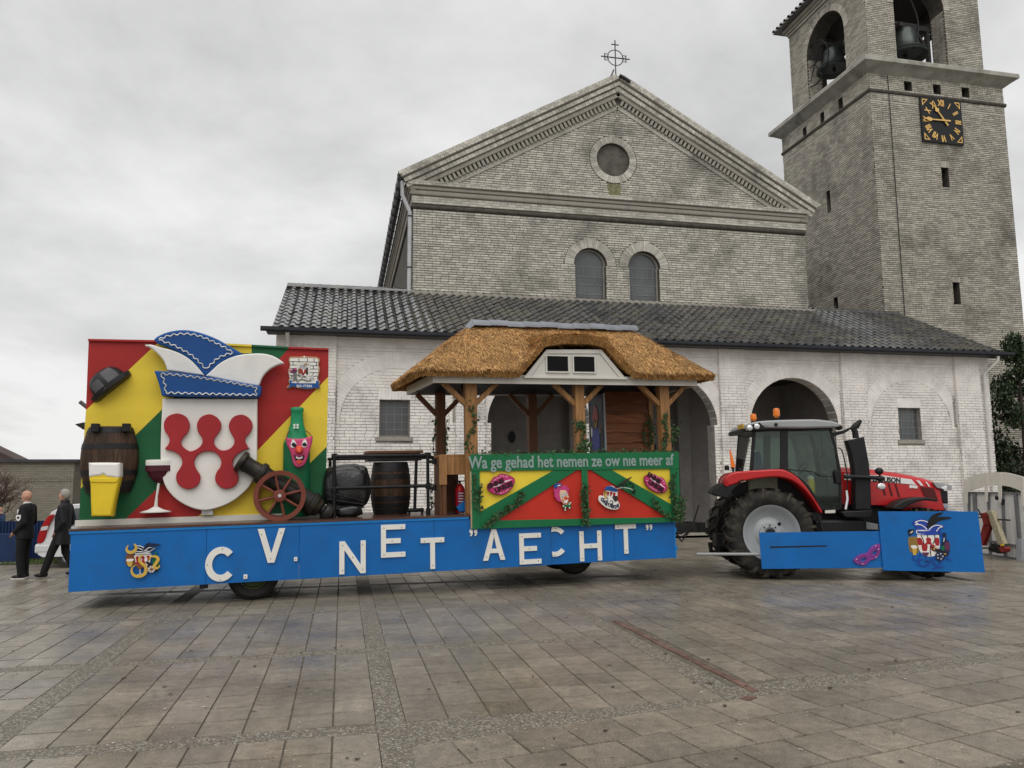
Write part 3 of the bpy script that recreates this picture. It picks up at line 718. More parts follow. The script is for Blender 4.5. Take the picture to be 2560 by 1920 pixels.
# ---------------------------------------------------------------- bell tower
TX0, TX1, TY0, TY1 = 23.4, 30.8, 29.0, 36.15; TZ = 20.6
tf = holder('tower_front', tower); ts = holder('tower_side', tower)
FO = [(25.27,25.69,19.9,20.36),(26.85,27.27,19.92,20.38),(28.43,28.86,19.94,20.4),(26.96,27.34,15.33,16.28),(27.08,27.44,9.77,10.8)]
shape('wall_core', [[(TX0,0),(TX1,0),(TX1,TZ),(TX0,TZ)]]+[[(a,c),(b,c),(b,d),(a,d)] for a,b,c,d in FO], TY0, .5, 'tower_mortar', tf)
def tspan(v):
    sp = [(TX0, TX1)]
    for a,b,c,d in FO:
        if c < v < d: sp = sub(sp, None, (a, b))
        elif d <= v < d+.27: sp = sub(sp, None, (a-.03, b+.03))
    return sp
tb = courses(3., 19.18, .094, .3, tspan, seed=12, j=.021)+courses(19.28, 19.62, .094, .3, tspan, seed=13, proud=(.03,.04))+courses(19.8, 20.58, .094, .3, tspan, seed=14, proud=(.03,.04))
lay(tb, (0,TY0,0), UX, NF, 'tower_brick', tf, 300, lambda b: hypot(b[0]-25, b[2]-9.5) if b[2] > 9.3 else 99)
SO = [(31.21,30.86,19.69,20.36),(32.68,32.35,19.68,20.36),(34.2,33.87,19.66,20.3),(32.57,32.29,15.1,16.2),(32.51,32.19,10.05,10.7)]
def sspan(v):
    sp = [(0, TY1-TY0)]
    for a,b,c,d in SO:
        if c < v < d: sp = sub(sp, None, (TY1-a, TY1-b))
    return sp
me = curve_mesh('wall_core', [[(0,0),(TY1-TY0,0),(TY1-TY0,TZ),(0,TZ)]]+[[(TY1-a,c),(TY1-b,c),(TY1-b,d),(TY1-a,d)] for a,b,c,d in SO], .5)
me.transform(XZ); me.transform(Matrix.Translation((0,.25,0))); me.transform(Matrix.Translation((TX0,TY1,0)) @ Matrix.Rotation(-pi/2,4,'Z')); me.materials.append(MATS['tower_mortar']); obj('wall_core', me, ts)
sb = courses(6.5, 19.18, .094, .3, sspan, seed=15, j=.021)+courses(19.28, 19.62, .094, .3, sspan, seed=16, proud=(.03,.04))+courses(19.8, 20.58, .094, .3, sspan, seed=17, proud=(.03,.04))
lay(sb, (TX0,TY1,0), (0,-1,0), (-1,0,0), 'tower_brick', ts, 0)
for hx, (a,b,c,d) in enumerate(FO):
    MB().box(a-.02,b+.02,TY0+.42,TY0+.5,c-.02,d+.02).build('slit_back', 'dark_interior', tf)
    n = 6
    for i in range(n):
        x0 = a-.04+(b-a+.08)*i/n; x1 = a-.04+(b-a+.08)*(i+1)/n; MB().box(x0+.005,x1-.005,TY0-.03,TY0+.001,d+.005,d+.26).build('lintel_brick', 'tower_brick', tf)
    if d < 17: MB().box(a-.02,b+.02,TY0-.03,TY0+.3,c-.09,c-.01).build('slit_sill', 'concrete_ledge', tf)
for a,b,c,d in SO: MB().box(TX0+.42,TX0+.5,b-.02,a+.02,c-.02,d+.02).build('slit_back', 'dark_interior', ts)
for nm, pts_ in (('slit_stain', [(26.9,15.25),(27.4,15.25),(27.75,14.5),(27.7,13.7),(27.5,13.2),(27.3,13.9),(27.0,14.6)]),):
    pass
# string courses round both faces
def tband(z0, z1, out, m, nm, bev=.02):
    MB().box(TX0-out, TX1+out, TY0-out, TY0+.02, z0, z1).build(nm, m, tower, bev=bev)
    MB().box(TX0-out, TX0+.02, TY0+.021, TY1+out, z0, z1).build(nm, m, tower, bev=bev)
MB().tube([(TX0-.02,TY1,19.71),(TX0-.02,TY0-.02,19.71),(TX1+.05,TY0-.02,19.71)], .1, 12).build('roll_moulding', 'tower_mortar', tower)
tband(19.18, 19.28, .012, 'tower_brick', 'string_course')
led = MB(); lp = [(.0,TZ-.03),(.34,TZ+.22),(.52,TZ+.32),(.52,TZ+.5),(.48,TZ+.55),(-.5,TZ+.75)]
def sq(o): return [(TX0-o,TY0-o),(TX1+o,TY0-o),(TX1+o,TY1+o),(TX0-o,TY1+o)]
led.loft([[ (x,y,z) for x,y in sq(o)] for o,z in lp], sm=False); led.build('cornice_ledge', 'concrete_ledge', tower)
# belfry
BX0, BX1, BY0, BY1 = 23.8, 30.25, 29.42, 35.6; BZ0, BZ1 = 21.0, 26.3
bw = holder('belfry', tower)
fo = arch_loop(26.8, 24.6, 1.42, 1.42, 21.3); so_ = arch_loop((BY1-34.1+BY1-31.0)/2, 24.15, 1.55, 1.55, 21.3)
shape('wall_core', [[(BX0,BZ0),(BX1,BZ0),(BX1,BZ1),(BX0,BZ1)], fo], BY0, .9, 'tower_mortar', bw)
shape('wall_core', [[(BX0,BZ0),(BX1,BZ0),(BX1,BZ1),(BX0,BZ1)], fo], BY1-.9, .9, 'tower_mortar', bw)
for xx in (BX0, BX1-.9):
    me = curve_mesh('wall_core', [[(.91,BZ0),(BY1-BY0-.91,BZ0),(BY1-BY0-.91,BZ1),(.91,BZ1)], so_], .9)
    me.transform(XZ); me.transform(Matrix.Translation((0,.45,0))); me.transform(Matrix.Translation((xx,BY1,0)) @ Matrix.Rotation(-pi/2,4,'Z')); me.materials.append(MATS['tower_mortar']); obj('wall_core', me, bw)
def bspan(v):
    sp = [(BX0, BX1)]
    if v < 24.6: sp = sub(sp, None, (26.8-1.42, 26.8+1.42))
    else: sp = sub_disc(sp, v, 26.8, 24.6, 1.42+.36)
    return sp
lay(courses(BZ0, 26.25, .094, .3, bspan, seed=18, j=.021), (0,BY0,0), UX, NF, 'tower_brick', bw, 120, lambda b: hypot(b[0]-24.5, b[2]-23), stuff='belfry_brickwork')
sc = (BY1-34.1+BY1-31.0)/2
def bspan2(v):
    sp = [(0, BY1-BY0)]
    if v < 24.15: sp = sub(sp, None, (sc-1.55, sc+1.55))
    else: sp = sub_disc(sp, v, sc, 24.15, 1.55+.36)
    return sp
lay(courses(BZ0, 26.25, .094, .3, bspan2, seed=19, j=.021), (BX0,BY1,0), (0,-1,0), (-1,0,0), 'tower_brick', bw, 0, stuff='belfry_brickwork')
ring(26.8, 24.6, 1.425, 1.77, 0, pi, 46, (0,BY0,0), UX, NF, 'tower_brick', bw, seed=91)
ring(sc, 24.15, 1.555, 1.9, 0, pi, 48, (BX0,BY1,0), (0,-1,0), (-1,0,0), 'tower_brick', bw, seed=92)
# inner faces of the openings and the far walls show brick too
mb = MB(); q = random.Random(5)
def revb(P, du, dv, nu, nv):
    P = Vector(P); du = Vector(du); dv = Vector(dv)
    for j in range(nv):
        for i in range(nu):
            a0 = P+du*((i+(.25 if j % 2 else 0))/nu*.92+.01)+dv*(j/nv); mb.add([a0, a0+du*(.88/nu), a0+du*(.88/nu)+dv*(.86/nv), a0+dv*(.86/nv)], [(0,1,2,3)], r=q.random()+.001)
revb((26.8+1.418,BY0+.02,21.3), (0,.86,0), (0,0,3.3), 3, 35); revb((26.8-1.418,BY0+.02,21.3), (0,.86,0), (0,0,3.3), 3, 35)
revb((BX0+.02,34.098,21.3), (.86,0,0), (0,0,2.85), 3, 30); revb((BX0+.02,31.002,21.3), (.86,0,0), (0,0,2.85), 3, 30)
tag(mb.build('reveal_brickwork', 'tower_brick', bw), kind='stuff')
def bb(z0, z1, out, nm, m='tower_brick', bev=.02):
    MB().box(BX0-out,BX1+out,BY0-out,BY1+out,z0,z1).build(nm, m, bw, bev=bev)
bb(26.3, 26.45, .06, 'belfry_cornice'); bb(26.45, 26.6, .14, 'belfry_cornice', 'stone_trim'); bb(26.6, 26.78, .24, 'belfry_cornice')
rf = MB(); o_ = .62
rf.add([(BX0-o_,BY0-o_,26.78),(BX1+o_,BY0-o_,26.78),(BX1+o_,BY1+o_,26.78),(BX0-o_,BY1+o_,26.78),((BX0+BX1)/2,(BY0+BY1)/2,31)], [(0,1,4),(1,2,4),(2,3,4),(3,0,4),(3,2,1,0)]); rf.build('belfry_roof', 'roof_tile', bw)
for i in range(20):
    y = BY0-o_+i*.37; MB().lathe([(.11,0),(.1,.5)], 8, Matrix.Translation((BX0-o_-.04, y+.2, 26.8)) @ Matrix.Rotation(radians(60),4,'Y'), a0=pi/2, a1=3*pi/2).build('eaves_tile', 'roof_tile', bw)
for i in range(20):
    x = BX0-o_+i*.37; MB().lathe([(.11,0),(.1,.5)], 8, Matrix.Translation((x+.2, BY0-o_-.04, 26.8)) @ Matrix.Rotation(radians(-60),4,'X'), a0=pi, a1=2*pi).build('eaves_tile', 'roof_tile', bw)
MB().box(BX0+.9,BX1-.9,BY0+.9,BY1-.9,25.95,26.2).build('belfry_ceiling', 'timber_dark', bw)
MB().box(BX0+.9,BX1-.9,BY0+.9,BY1-.9,21.0,21.28).build('belfry_floor', 'concrete_ledge', bw)
fm = MB()
for y in (BY0+.95, BY0+2.7): fm.box(BX0+.9,BX1-.9,y,y+.2,24.05,24.3)
for x in (BX0+1.2, 26.1, 28.4): fm.box(x,x+.2,BY0+.5,BY1-.8,23.85,24.04)
for x in (25.5, 28.0): fm.beam((x, BY0+1.05, 23.2), (x+(.6 if x < 26 else -.6), BY0+1.05, 24.1), .12, .12)
for x in (25.45, 28.1): fm.box(x-.08,x+.08,BY0+.95,BY0+1.15,21.28,24.05)
fm.build('bell_frame', 'timber_dark', bw)
def bell(loc, s, label):
    t = thing('church_bell', label, 'bell', loc)
    p = [(.0,1.32),(.3,1.32),(.42,1.26),(.5,1.1),(.53,.85),(.58,.55),(.68,.3),(.84,.1),(.93,.0),(.9,-.04),(.8,.0),(.6,.25),(.5,.5),(.45,1.0),(.0,1.1)]
    MB().lathe([(r*s, z*s) for r, z in p], 32).build('bell_body', 'bronze_bell', t)
    MB().lathe([(.86*s,.1*s),(.88*s,.13*s),(.86*s,.16*s)], 32).build('bell_moulding', 'bronze_bell', t)
    MB().tube([(0,0,1.0*s),(0,0,.1*s)], .03, 6).ball((0,0,.02*s), .1*s).build('clapper', 'iron', t)
    MB().box(-.75*s,.75*s,-.09,.09,1.4*s,1.6*s).box(-.1,.1,-.06,.06,1.3*s,1.42*s).build('headstock', 'timber_dark', t)
    return t
b1 = bell((26.75, 30.45, 22.55), 1.13, 'large greenish bronze bell in the front opening of the belfry')
w_ = MB().tube([(-.95+.25*cos(t*.25)*0-.2*sin(t/14*pi),-.35,1.9-1.75*t/14) for t in range(15)], .035, 8); 
MB().tube([(-.15+.35*sin(t/14*pi),-.75,2.6-2.6*t/14) for t in range(15)], .045, 8).build('swing_arm', 'iron', b1)
b2 = bell((24.75, 33.2, 23.15), .95, 'smaller dark bell with an iron swing wheel in the side opening of the belfry')
wh = MB(); wc = Vector((-.8,.45,.55))
wh.tube([wc+Vector((0, 1.15*cos(2*pi*i/32), 1.15*sin(2*pi*i/32))) for i in range(32)], .035, 6, closed=True)
for i in range(3): wh.tube([wc+Vector((0,1.15*cos(pi*i/3),1.15*sin(pi*i/3))), wc-Vector((0,1.15*cos(pi*i/3),1.15*sin(pi*i/3)))], .025, 6)
wh.tube([wc, (0,.1,1.35)], .04, 6); wh.build('swing_wheel', 'iron', b2)
MB().tube([(24.38,TY0-.06,20.5),(24.38,TY0-.06,6.5)], .018, 6).build('lightning_conductor', 'iron', tower)
# clock
ck = thing('tower_clock', 'square black clock face with gilded numerals and hands on the tower', 'clock', (27.12, TY0-.05, 18.53))
S = 1.1
MB().box(-S-.03,S+.03,-.06,.02,-S,S).build('dial', 'clock_black', ck, bev=.01)
nums = ['XII','I','II','III','IV','V','VI','VII','VIII','IX','X','XI']
for i, t_ in enumerate(nums):
    a_ = pi/2-2*pi*i/12; r_ = .86
    me = text_mesh('numeral', t_, .42, .02, .014, .66); me.transform(Matrix.Rotation(a_-pi/2 if True else 0, 4, 'Z')); me.transform(Matrix.Translation((r_*cos(a_), r_*sin(a_), 0))); me.transform(XZ); me.transform(Matrix.Translation((0,-.072,0)))
    me.materials.clear(); me.materials.append(MATS['gold']); _obj('numeral', me, ck)
for sx in (-1,1):
    for sz in (-1,1):
        tri = [(sx*1.03,sz*1.0),(sx*.72,sz*1.0),(sx*1.03,sz*.66)]; c2 = (sx*.93, sz*.89)
        inn = [(c2[0]+(x-c2[0])*.6, c2[1]+(z-c2[1])*.6) for x, z in tri]; shape('corner_ornament', [tri, inn], -.075, .015, 'gold', ck)
def hand(ang_, L, w, back, y):
    o1 = [(-w*.6,-back),(w*.6,-back),(w*.45,L*.62),(w*1.6,L*.7),(w*1.4,L*.78),(0,L*.92),(-w*1.4,L*.78),(-w*1.6,L*.7),(-w*.45,L*.62)]
    M = Matrix.Translation((.1,0,.0)) @ Matrix.Rotation(ang_, 4, 'Y'); shape('hand', [o1], y, .02, 'gold', ck, M=M)
hand(radians(-37), .85, .07, .28, -.12); hand(radians(-91), 1.12, .06, .3, -.15)

obj = _obj
# ---------------------------------------------------------------- carnival float
mat('float_blue', (.002,.125,.415), .42, .1, 1.1, .0012, 24, dirt=.4, dcol=(.012,.085,.22), ds=2.6, spec=.35, rvar=.12)
mat('float_blue_lip', (.01,.19,.52), .45, .06, 3)
mat('letter_white', (.78,.76,.7), .5, .05, 4, .0005, 60)
mat('screw', (.22,.2,.17), .45, .1, metal=.6)
mat('deck_wood', (.075,.03,.02), .22, .3, 5, .001, 60, rnd=.2, stretch=(1,6,6), spec=.6)
mat('rubber', (.022,.021,.02), .75, .25, 6, .002, 70, dirt=.5, dcol=(.075,.066,.055), ds=4)
mat('wheel_green', (.09,.12,.04), .5, .2, 5); mat('chassis', (.03,.03,.03), .7, .3, 5)
mat('panel_red', (.36,.02,.018), .48, .1, 1.2, .0012, 26, stretch=(.4,1,2.2), rvar=.1); mat('panel_yellow', (.78,.575,.05), .48, .07, 1.2, .0012, 26, stretch=(.4,1,2.2), rvar=.1); mat('panel_green', (.01,.105,.038), .48, .12, 1.2, .0012, 26, stretch=(.4,1,2.2), rvar=.1)
mat('panel_trim', (.66,.64,.58), .5, .08, 3)
mat('foam_white', (.78,.765,.72), .5, .06, 1.5, .003, 14, dirt=.18, dcol=(.5,.48,.42), ds=2)
mat('emblem_red', (.34,.02,.026), .42, .1, 2, .002, 16, rvar=.1)
mat('cap_blue', (.008,.078,.29), .4, .1, 3, .002, 16); mat('cap_blue_deep', (.007,.065,.24), .45, .1, 3, .002, 16)
mat('cap_white', (.74,.73,.70), .5, .08, 2, .004, 10); mat('braid_silver', (.55,.55,.54), .4, .2, 12, metal=.4)
mat('hat_black', (.02,.019,.02), .38, .3, 4, .001, 30); mat('hat_grey', (.09,.088,.095), .5, .2, 3)
mat('barrel_oak', (.052,.028,.016), .6, .35, 5, .002, 40, rnd=.3, stretch=(5,5,.7)); mat('barrel_hoop', (.02,.019,.02), .5, .3, 6, metal=.3)
mat('beer_yellow', (.78,.57,.03), .4, .06, 4, .002, 12); mat('wine_purple', (.075,.012,.022), .3, .2, 5)
mat('bottle_green', (.012,.24,.10), .32, .1, 4, .001, 14); mat('bottle_green_dark', (.008,.13,.05), .4, .1, 4)
mat('mask_pink', (.55,.06,.17), .45, .15, 6, .002, 16); mat('nose_red', (.62,.07,.035), .4, .1); mat('mouth_black', (.015,.012,.015), .5, 0); mat('pure_white', (.8,.79,.77), .5, 0)
mat('cannon_black', (.016,.015,.014), .35, .3, 5, .002, 16, dirt=.35, dcol=(.12,.09,.025), ds=6); mat('wheel_brown', (.17,.045,.028), .5, .15, 5)
mat('pale_tan', (.42,.28,.16), .6, .1); mat('ink_black', (.012,.012,.014), .5, 0); mat('grey_fur', (.15,.16,.15), .7, .1)
mat('crest_brown', (.21,.075,.03), .5, .1); mat('crest_gold', (.62,.40,.07), .4, .1); mat('crest_grey', (.4,.42,.45), .5, .1); mat('crest_navy', (.012,.02,.055), .45, .1); mat('crest_purple', (.12,.03,.08), .5, .1)
mat('crest_blue', (.02,.055,.33), .45, .1)
mat('crest_tan', (.27,.16,.04), .5, .1)
FROT = (0, -radians(.95), radians(3.5)); FLOC = (-1.4, 13.45, 0)
def fthing(name, label, cat, group=None): return thing(name, label, cat, FLOC, FROT, group)
wagon = fthing('float_wagon', 'long carnival wagon with blue skirt boards and white letters, parked in front of the church', 'wagon')
Z0, Z1 = .325, 1.235
seams = [-2.70] + [p[0] for p in [(-0.721,0.785),(0.729,0.714),(3.016,0.825),(5.165,0.729),(6.435,0.672)]] + [7.69]
for i in range(6):
    a, b = seams[i]+.002, seams[i+1]-.002; right = i >= 4
    MB().box(a, b, .03 if right else 0, .055 if right else .025, Z0-(.0 if not right else .0), 1.03 if right else Z1-.03).build('skirt_panel', 'float_blue', wagon, bev=.003)
    if right: MB().box(a, b, .018, .06, 1.03, 1.05).build('skirt_lip', 'float_blue_lip', wagon)
MB().box(-2.72, 3.64, -.015, .04, Z1-.03, Z1+.012).build('skirt_lip', 'float_blue_lip', wagon, bev=.004)
MB().box(-2.70, -2.675, .026, 2.5, Z0, Z1-.03).build('skirt_end', 'float_blue', wagon)
MB().box(7.665, 7.69, .056, 2.5, Z0, 1.03).build('skirt_end', 'float_blue', wagon)
e_ = MB(); e_.box(7.69, 7.715, .03, .1, Z0-.01, 1.06); 
for z in (.5, .85): e_.box(7.715, 7.75, .04, .09, z-.04, z+.04)
e_.build('skirt_edge_strip', 'float_blue_lip', wagon)
MB().box(-2.70, 7.69, 2.475, 2.5, Z0, Z1-.03).build('skirt_back', 'float_blue', wagon)
for j in range(17):                              # deck boards
    y0 = -.02+j*.148; MB().box(-2.73, 7.6, y0, y0+.142, Z1+.012+.002*(j % 2), Z1+.047+.002*(j % 2), r=.1+.05*j).build('deck_plank', 'deck_wood', wagon)
ch = MB()
for y in (.55, 1.75): ch.box(-2.5, 7.5, y, y+.15, .8, 1.2)
for x in (-2.4, -1, .8, 2.5, 4.2, 5.9, 7.2): ch.box(x, x+.1, .1, 2.4, 1.1, 1.22)
ch.box(-.08, .08, .2, 2.3, .42, .56); ch.box(5.85, 6.05, .6, 2.0, .42, .56); ch.box(-.5,.5,.6,.72,.6,.85); ch.box(-.5,.5,1.75,1.87,.6,.85); ch.box(5.6,6.3,.5,2.0,.6,.75)
ch.tube([(-.75,.15,.3),(-.75,.15,.9)], .02, 6); ch.box(-.82,-.7,.1,.2,.25,.38)
ch.build('chassis', 'chassis', wagon)
def road_wheel(x, y, r, w, yaw=0.):
    M = Matrix.Translation((x, y, r)) @ Matrix.Rotation(yaw, 4, 'Z') @ Matrix.Rotation(pi/2, 4, 'X')
    h = bpy.data.objects.new('wheel', None); COL.objects.link(h); h.parent = wagon
    MB().lathe([(r*.56,w/2-.02),(r*.6,w/2),(r*.82,w/2+.01),(r*.95,w/2-.03),(r,w/2-.08),(r,-w/2+.08),(r*.95,-w/2+.03),(r*.6,-w/2),(r*.56,-w/2+.02)], 36, M, cap=False).build('tyre', 'rubber', h)
    MB().lathe([(r*.02,w/2-.1),(r*.2,w/2-.09),(r*.25,w/2-.12),(r*.5,w/2-.09),(r*.54,w/2-.02),(r*.575,w/2-.015),(r*.56,-w/2+.03),(.05,-w/2+.05)], 28, M).build('rim', 'wheel_green', h)
road_wheel(0.0, .35, .42, .28); road_wheel(0.0, 2.15, .42, .28)
road_wheel(5.97, 1.0, .40, .26, radians(4)); road_wheel(5.97, 1.95, .40, .26, radians(4))
# the wheels stand level with the ground although the wagon tilts
# letters cut from white board, each screwed to the skirt
def letter(ch_, box, st, y=-.03, half=False):
    (x0, z1), (x1, z0) = box; w, h = x1-x0, z1-z0; s = st
    if ch_ == 'V': L = [[(x0,z1),(x0+s*1.05,z1),(x0+w/2,z0+s*1.6),(x1-s*1.05,z1),(x1,z1),(x0+w/2+s*.55,z0),(x0+w/2-s*.55,z0)]]
    elif ch_ == 'N': L = [[(x0,z0),(x0,z1),(x0+s*1.05,z1),(x1-s,z0+s*1.75),(x1-s,z1),(x1,z1),(x1,z0),(x1-s*1.05,z0),(x0+s,z1-s*1.75),(x0+s,z0)]]
    elif ch_ == 'E': m = (z0+z1)/2; L = [[(x0,z0),(x0,z1),(x1,z1),(x1,z1-s),(x0+s,z1-s),(x0+s,m+s/2),(x1-s*.95,m+s/2),(x1-s*.95,m-s/2),(x0+s,m-s/2),(x0+s,z0+s),(x1,z0+s),(x1,z0)]]
    elif ch_ == 'T': c = (x0+x1)/2; L = [[(x0,z1),(x1,z1),(x1,z1-s),(c+s/2,z1-s),(c+s/2,z0),(c-s/2,z0),(c-s/2,z1-s),(x0,z1-s)]]
    elif ch_ == 'A':
        c = (x0+x1)/2; b = z0+h*.23; L = [[(x0,z0),(c-s*.5,z1),(c+s*.5,z1),(x1,z0),(x1-s*1.05,z0),(x1-s*1.5,b),(x0+s*1.5,b),(x0+s*1.05,z0)], [(x0+s*1.85,b+s*.9),(c,z1-s*1.4),(x1-s*1.85,b+s*.9)]]
    elif ch_ == 'H': m = (z0+z1)/2; L = [[(x0,z0),(x0,z1),(x0+s,z1),(x0+s,m+s/2),(x1-s,m+s/2),(x1-s,z1),(x1,z1),(x1,z0),(x1-s,z0),(x1-s,m-s/2),(x0+s,m-s/2),(x0+s,z0)]]
    elif ch_ == 'C':
        cx, cz = (x0+x1)/2+w*.06, (z0+z1)/2; n = 28; a0 = radians(42); o = []; q = []
        for i in range(n+1):
            t = a0+(2*pi-2*a0)*i/n; o.append((cx+w*.56*cos(t), cz+h/2*sin(t))); q.append((cx+(w*.56-s)*cos(t), cz+(h/2-s)*sin(t)))
        L = [o+q[::-1]]
        if half:
            L = [[p for p in o if p[0] > half] + [p for p in q[::-1] if p[0] > half]]
            up_ = [p for p in o[:n//2] if p[0] > half]; ui = [p for p in q[:n//2] if p[0] > half]; dn = [p for p in o[n//2+1:] if p[0] > half]; di = [p for p in q[n//2+1:] if p[0] > half]
            L = [up_+ui[::-1], dn+di[::-1]]
    elif ch_ == '.': L = [[(x0,z0),(x0,z1),(x1,z1),(x1,z0)]]
    elif ch_ == '"':
        L = []
        for k in (0, 1):
            c = x0+w*(.22+.55*k); r = w*.19; L.append([(c-r,z1),(c+r,z1),(c+r,z1-h*.55),(c+r*.4,z0+h*.1),(c-r*.6,z0),(c-r*.8,z0+h*.12),(c+r*.1,z0+h*.4),(c-r,z1-h*.5)])
    if ch_ == '"' or half:
        o = [shape('letter', [l_], y, .028, 'letter_white', wagon, bev=.002) for l_ in L][0]
    else: o = shape('letter', L, y, .028, 'letter_white', wagon, bev=.002)
    sc = MB(); spots = {'.': [(.5,.5)], 'V': [(.14,.84),(.84,.86),(.48,.12)], 'N': [(.12,.88),(.12,.12),(.5,.5),(.88,.12),(.88,.88)], 'E': [(.12,.9),(.85,.9),(.12,.1),(.85,.1),(.45,.5)], 'T': [(.15,.9),(.86,.9),(.5,.12)], 'A': [(.48,.84),(.14,.12),(.85,.14)], 'H': [(.1,.86),(.88,.86),(.1,.1),(.88,.1),(.5,.5)], 'C': [(.6,.94),(.08,.5),(.55,.05)], '"': []}[ch_]
    for (u, v) in spots:
        px = x0+w*u
        if half and px < half: continue
        sc.lathe([(.009,0),(.009,.006)], 8, Matrix.Translation((px, y, z0+h*v)) @ Matrix.Rotation(pi/2, 4, 'X'))
    if sc.v: sc.build('screws', 'screw', o)
letter('C', [(-0.731,0.912),(-0.304,0.36)], .105); letter('.', [(-0.141,0.45),(-0.082,0.382)], .03)
letter('V', [(0.067,1.174),(0.503,0.619)], .095); letter('.', [(0.648,0.689),(0.702,0.625)], .03)
letter('N', [(1.385,0.913),(1.826,0.367)], .085)
letter('E', [(2.084,1.163),(2.503,0.608)], .085); letter('T', [(2.77,0.909),(3.187,0.373)], .085)
letter('"', [(3.642,1.018),(3.789,0.903)], .03); letter('A', [(3.886,1.013),(4.294,0.465)], .085)
letter('E', [(4.561,0.913),(4.974,0.363)], .085); letter('C', [(4.993,1.008),(5.448,0.467)], .085, 0., half=seams[4]+.01)
letter('H', [(5.732,0.904),(6.172,0.356)], .085, 0.); letter('T', [(6.453,0.999),(6.88,0.453)], .085, 0.)
letter('"', [(7.084,0.974),(7.222,0.869)], .03, 0.)
# drawbar and hoses to the tractor
db = MB(); db.box(7.6, 8.75, .95, 1.1, .72, .88); db.box(7.6, 8.75, 1.4, 1.55, .72, .88); db.box(8.7,8.9,.95,1.55,.7,.9); db.build('drawbar', 'chassis', wagon)
hs = MB()
for k in range(3): hs.tube([(7.7,.9+.1*k,.95),(8.0,.85+.1*k,.9-.1*k),(8.25,.8,.55+.08*k),(8.55,.9,.8),(8.85,1.1,1.25)], .018, 6)
hs.build('hose', 'rubber', wagon)

# ---------------------------------------------------------------- painted backdrop
PD = .85
board = fthing('backdrop_board', 'tall board painted in diagonal red, yellow and green stripes at the rear of the float', 'backdrop')
def P1(*a): return a
TLc, TRc, BRc, BLc = [(-2.768,4.406),(1.224,4.341),(1.181,1.236),(-2.793,1.366)]
L1 = [(-1.675,4.413),(-2.763,3.219)]; L2 = [(-2.789,1.904),(-1.579,3.236),(-0.643,4.242),(-0.126,4.254),(-0.128,4.374)]
L3 = [(0.515,4.353),(-1.569,1.92),(-2.12,1.345)]; L4 = [(1.222,3.845),(-0.014,2.483),(-1.009,1.308)]; L5 = [(1.203,2.56),(0.913,2.266),(0.174,1.399),(0.059,1.273)]
polys = [('panel_red', [TLc, L1[0], L1[1]]), ('panel_yellow', [L1[0], L2[4], L2[3], L2[2], L2[1], L2[0], L1[1]]), ('panel_green', [L2[4], L3[0], L3[1], L3[2], BLc, L2[0], L2[1], L2[2], L2[3]]),
         ('panel_red', [L3[0], TRc, L4[0], L4[1], L4[2], L3[2], L3[1]]), ('panel_yellow', [L4[0], L5[0], L5[1], L5[2], L5[3], L4[2], L4[1]]), ('panel_green', [L5[0], BRc, L5[3], L5[2], L5[1]])]
for m_, pl in polys: shape('painted_stripe', [pl], PD, .02, m_, board)
bx = MB(); x0, x1 = BLc[0], TRc[0]; zt = min(TLc[1], TRc[1]); bx.add([(TLc[0]+.01,PD+.021,TLc[1]-.01),(TRc[0]-.01,PD+.021,TRc[1]-.01),(BRc[0]-.01,PD+.021,Z1+.05),(BLc[0]+.01,PD+.021,Z1+.05),(TLc[0]+.01,PD+.8,TLc[1]-.01),(TRc[0]-.01,PD+.8,TRc[1]-.01),(BRc[0]-.01,PD+.8,Z1+.05),(BLc[0]+.01,PD+.8,Z1+.05)],[(3,2,1,0),(4,5,6,7),(0,1,5,4),(1,2,6,5),(2,3,7,6),(3,0,4,7)])
bx.build('backing', 'panel_yellow', board)
cp = MB()
for (a, b, m_) in ((TLc, L1[0], 'panel_red'), (L1[0], L2[4], 'panel_yellow'), (L2[4], L3[0], 'panel_green'), (L3[0], TRc, 'panel_red')):
    MB().beam((a[0], PD+.38, a[1]+.01), (b[0], PD+.38, b[1]+.01), .86, .035).build('cap_strip', m_, board)
MB().beam((BLc[0]-.05, PD-.02, Z1+.098), (BRc[0]+.02, PD-.02, Z1+.098), .045, .10).build('skirting_board', 'panel_trim', board, bev=.004)
# decorations on the far side that stick out past the edge
far = fthing('hat_on_far_side', 'dark hat brim jutting out past the left edge of the striped board', 'decoration')
shape('hat_brim', smooth([(-3.251,2.762),(-3.198,2.721),(-3.068,2.744),(-3.065,2.663),(-3.137,2.648),(-3.197,2.681)]) if False else [(x, z) for x, z in [(-3.129,3.042),(-3.041,3.064),(-2.983,3.071),(-2.979,2.963),(-3.024,2.97),(-3.083,3.006)]], 1.7, .12, 'hat_black', far)
shape('hat_crown', [(-3.028,3.071),(-2.983,3.078),(-2.978,2.949),(-3.023,2.956)], 1.72, .3, 'hat_black', far)
far2 = fthing('pole_on_far_side', 'grey pole end jutting out past the upper left edge of the striped board', 'decoration')
MB().tube([(-3.07,1.72,3.447), (-2.917,1.72,3.318)], .035, 10).build('pole', 'hat_grey', far2)

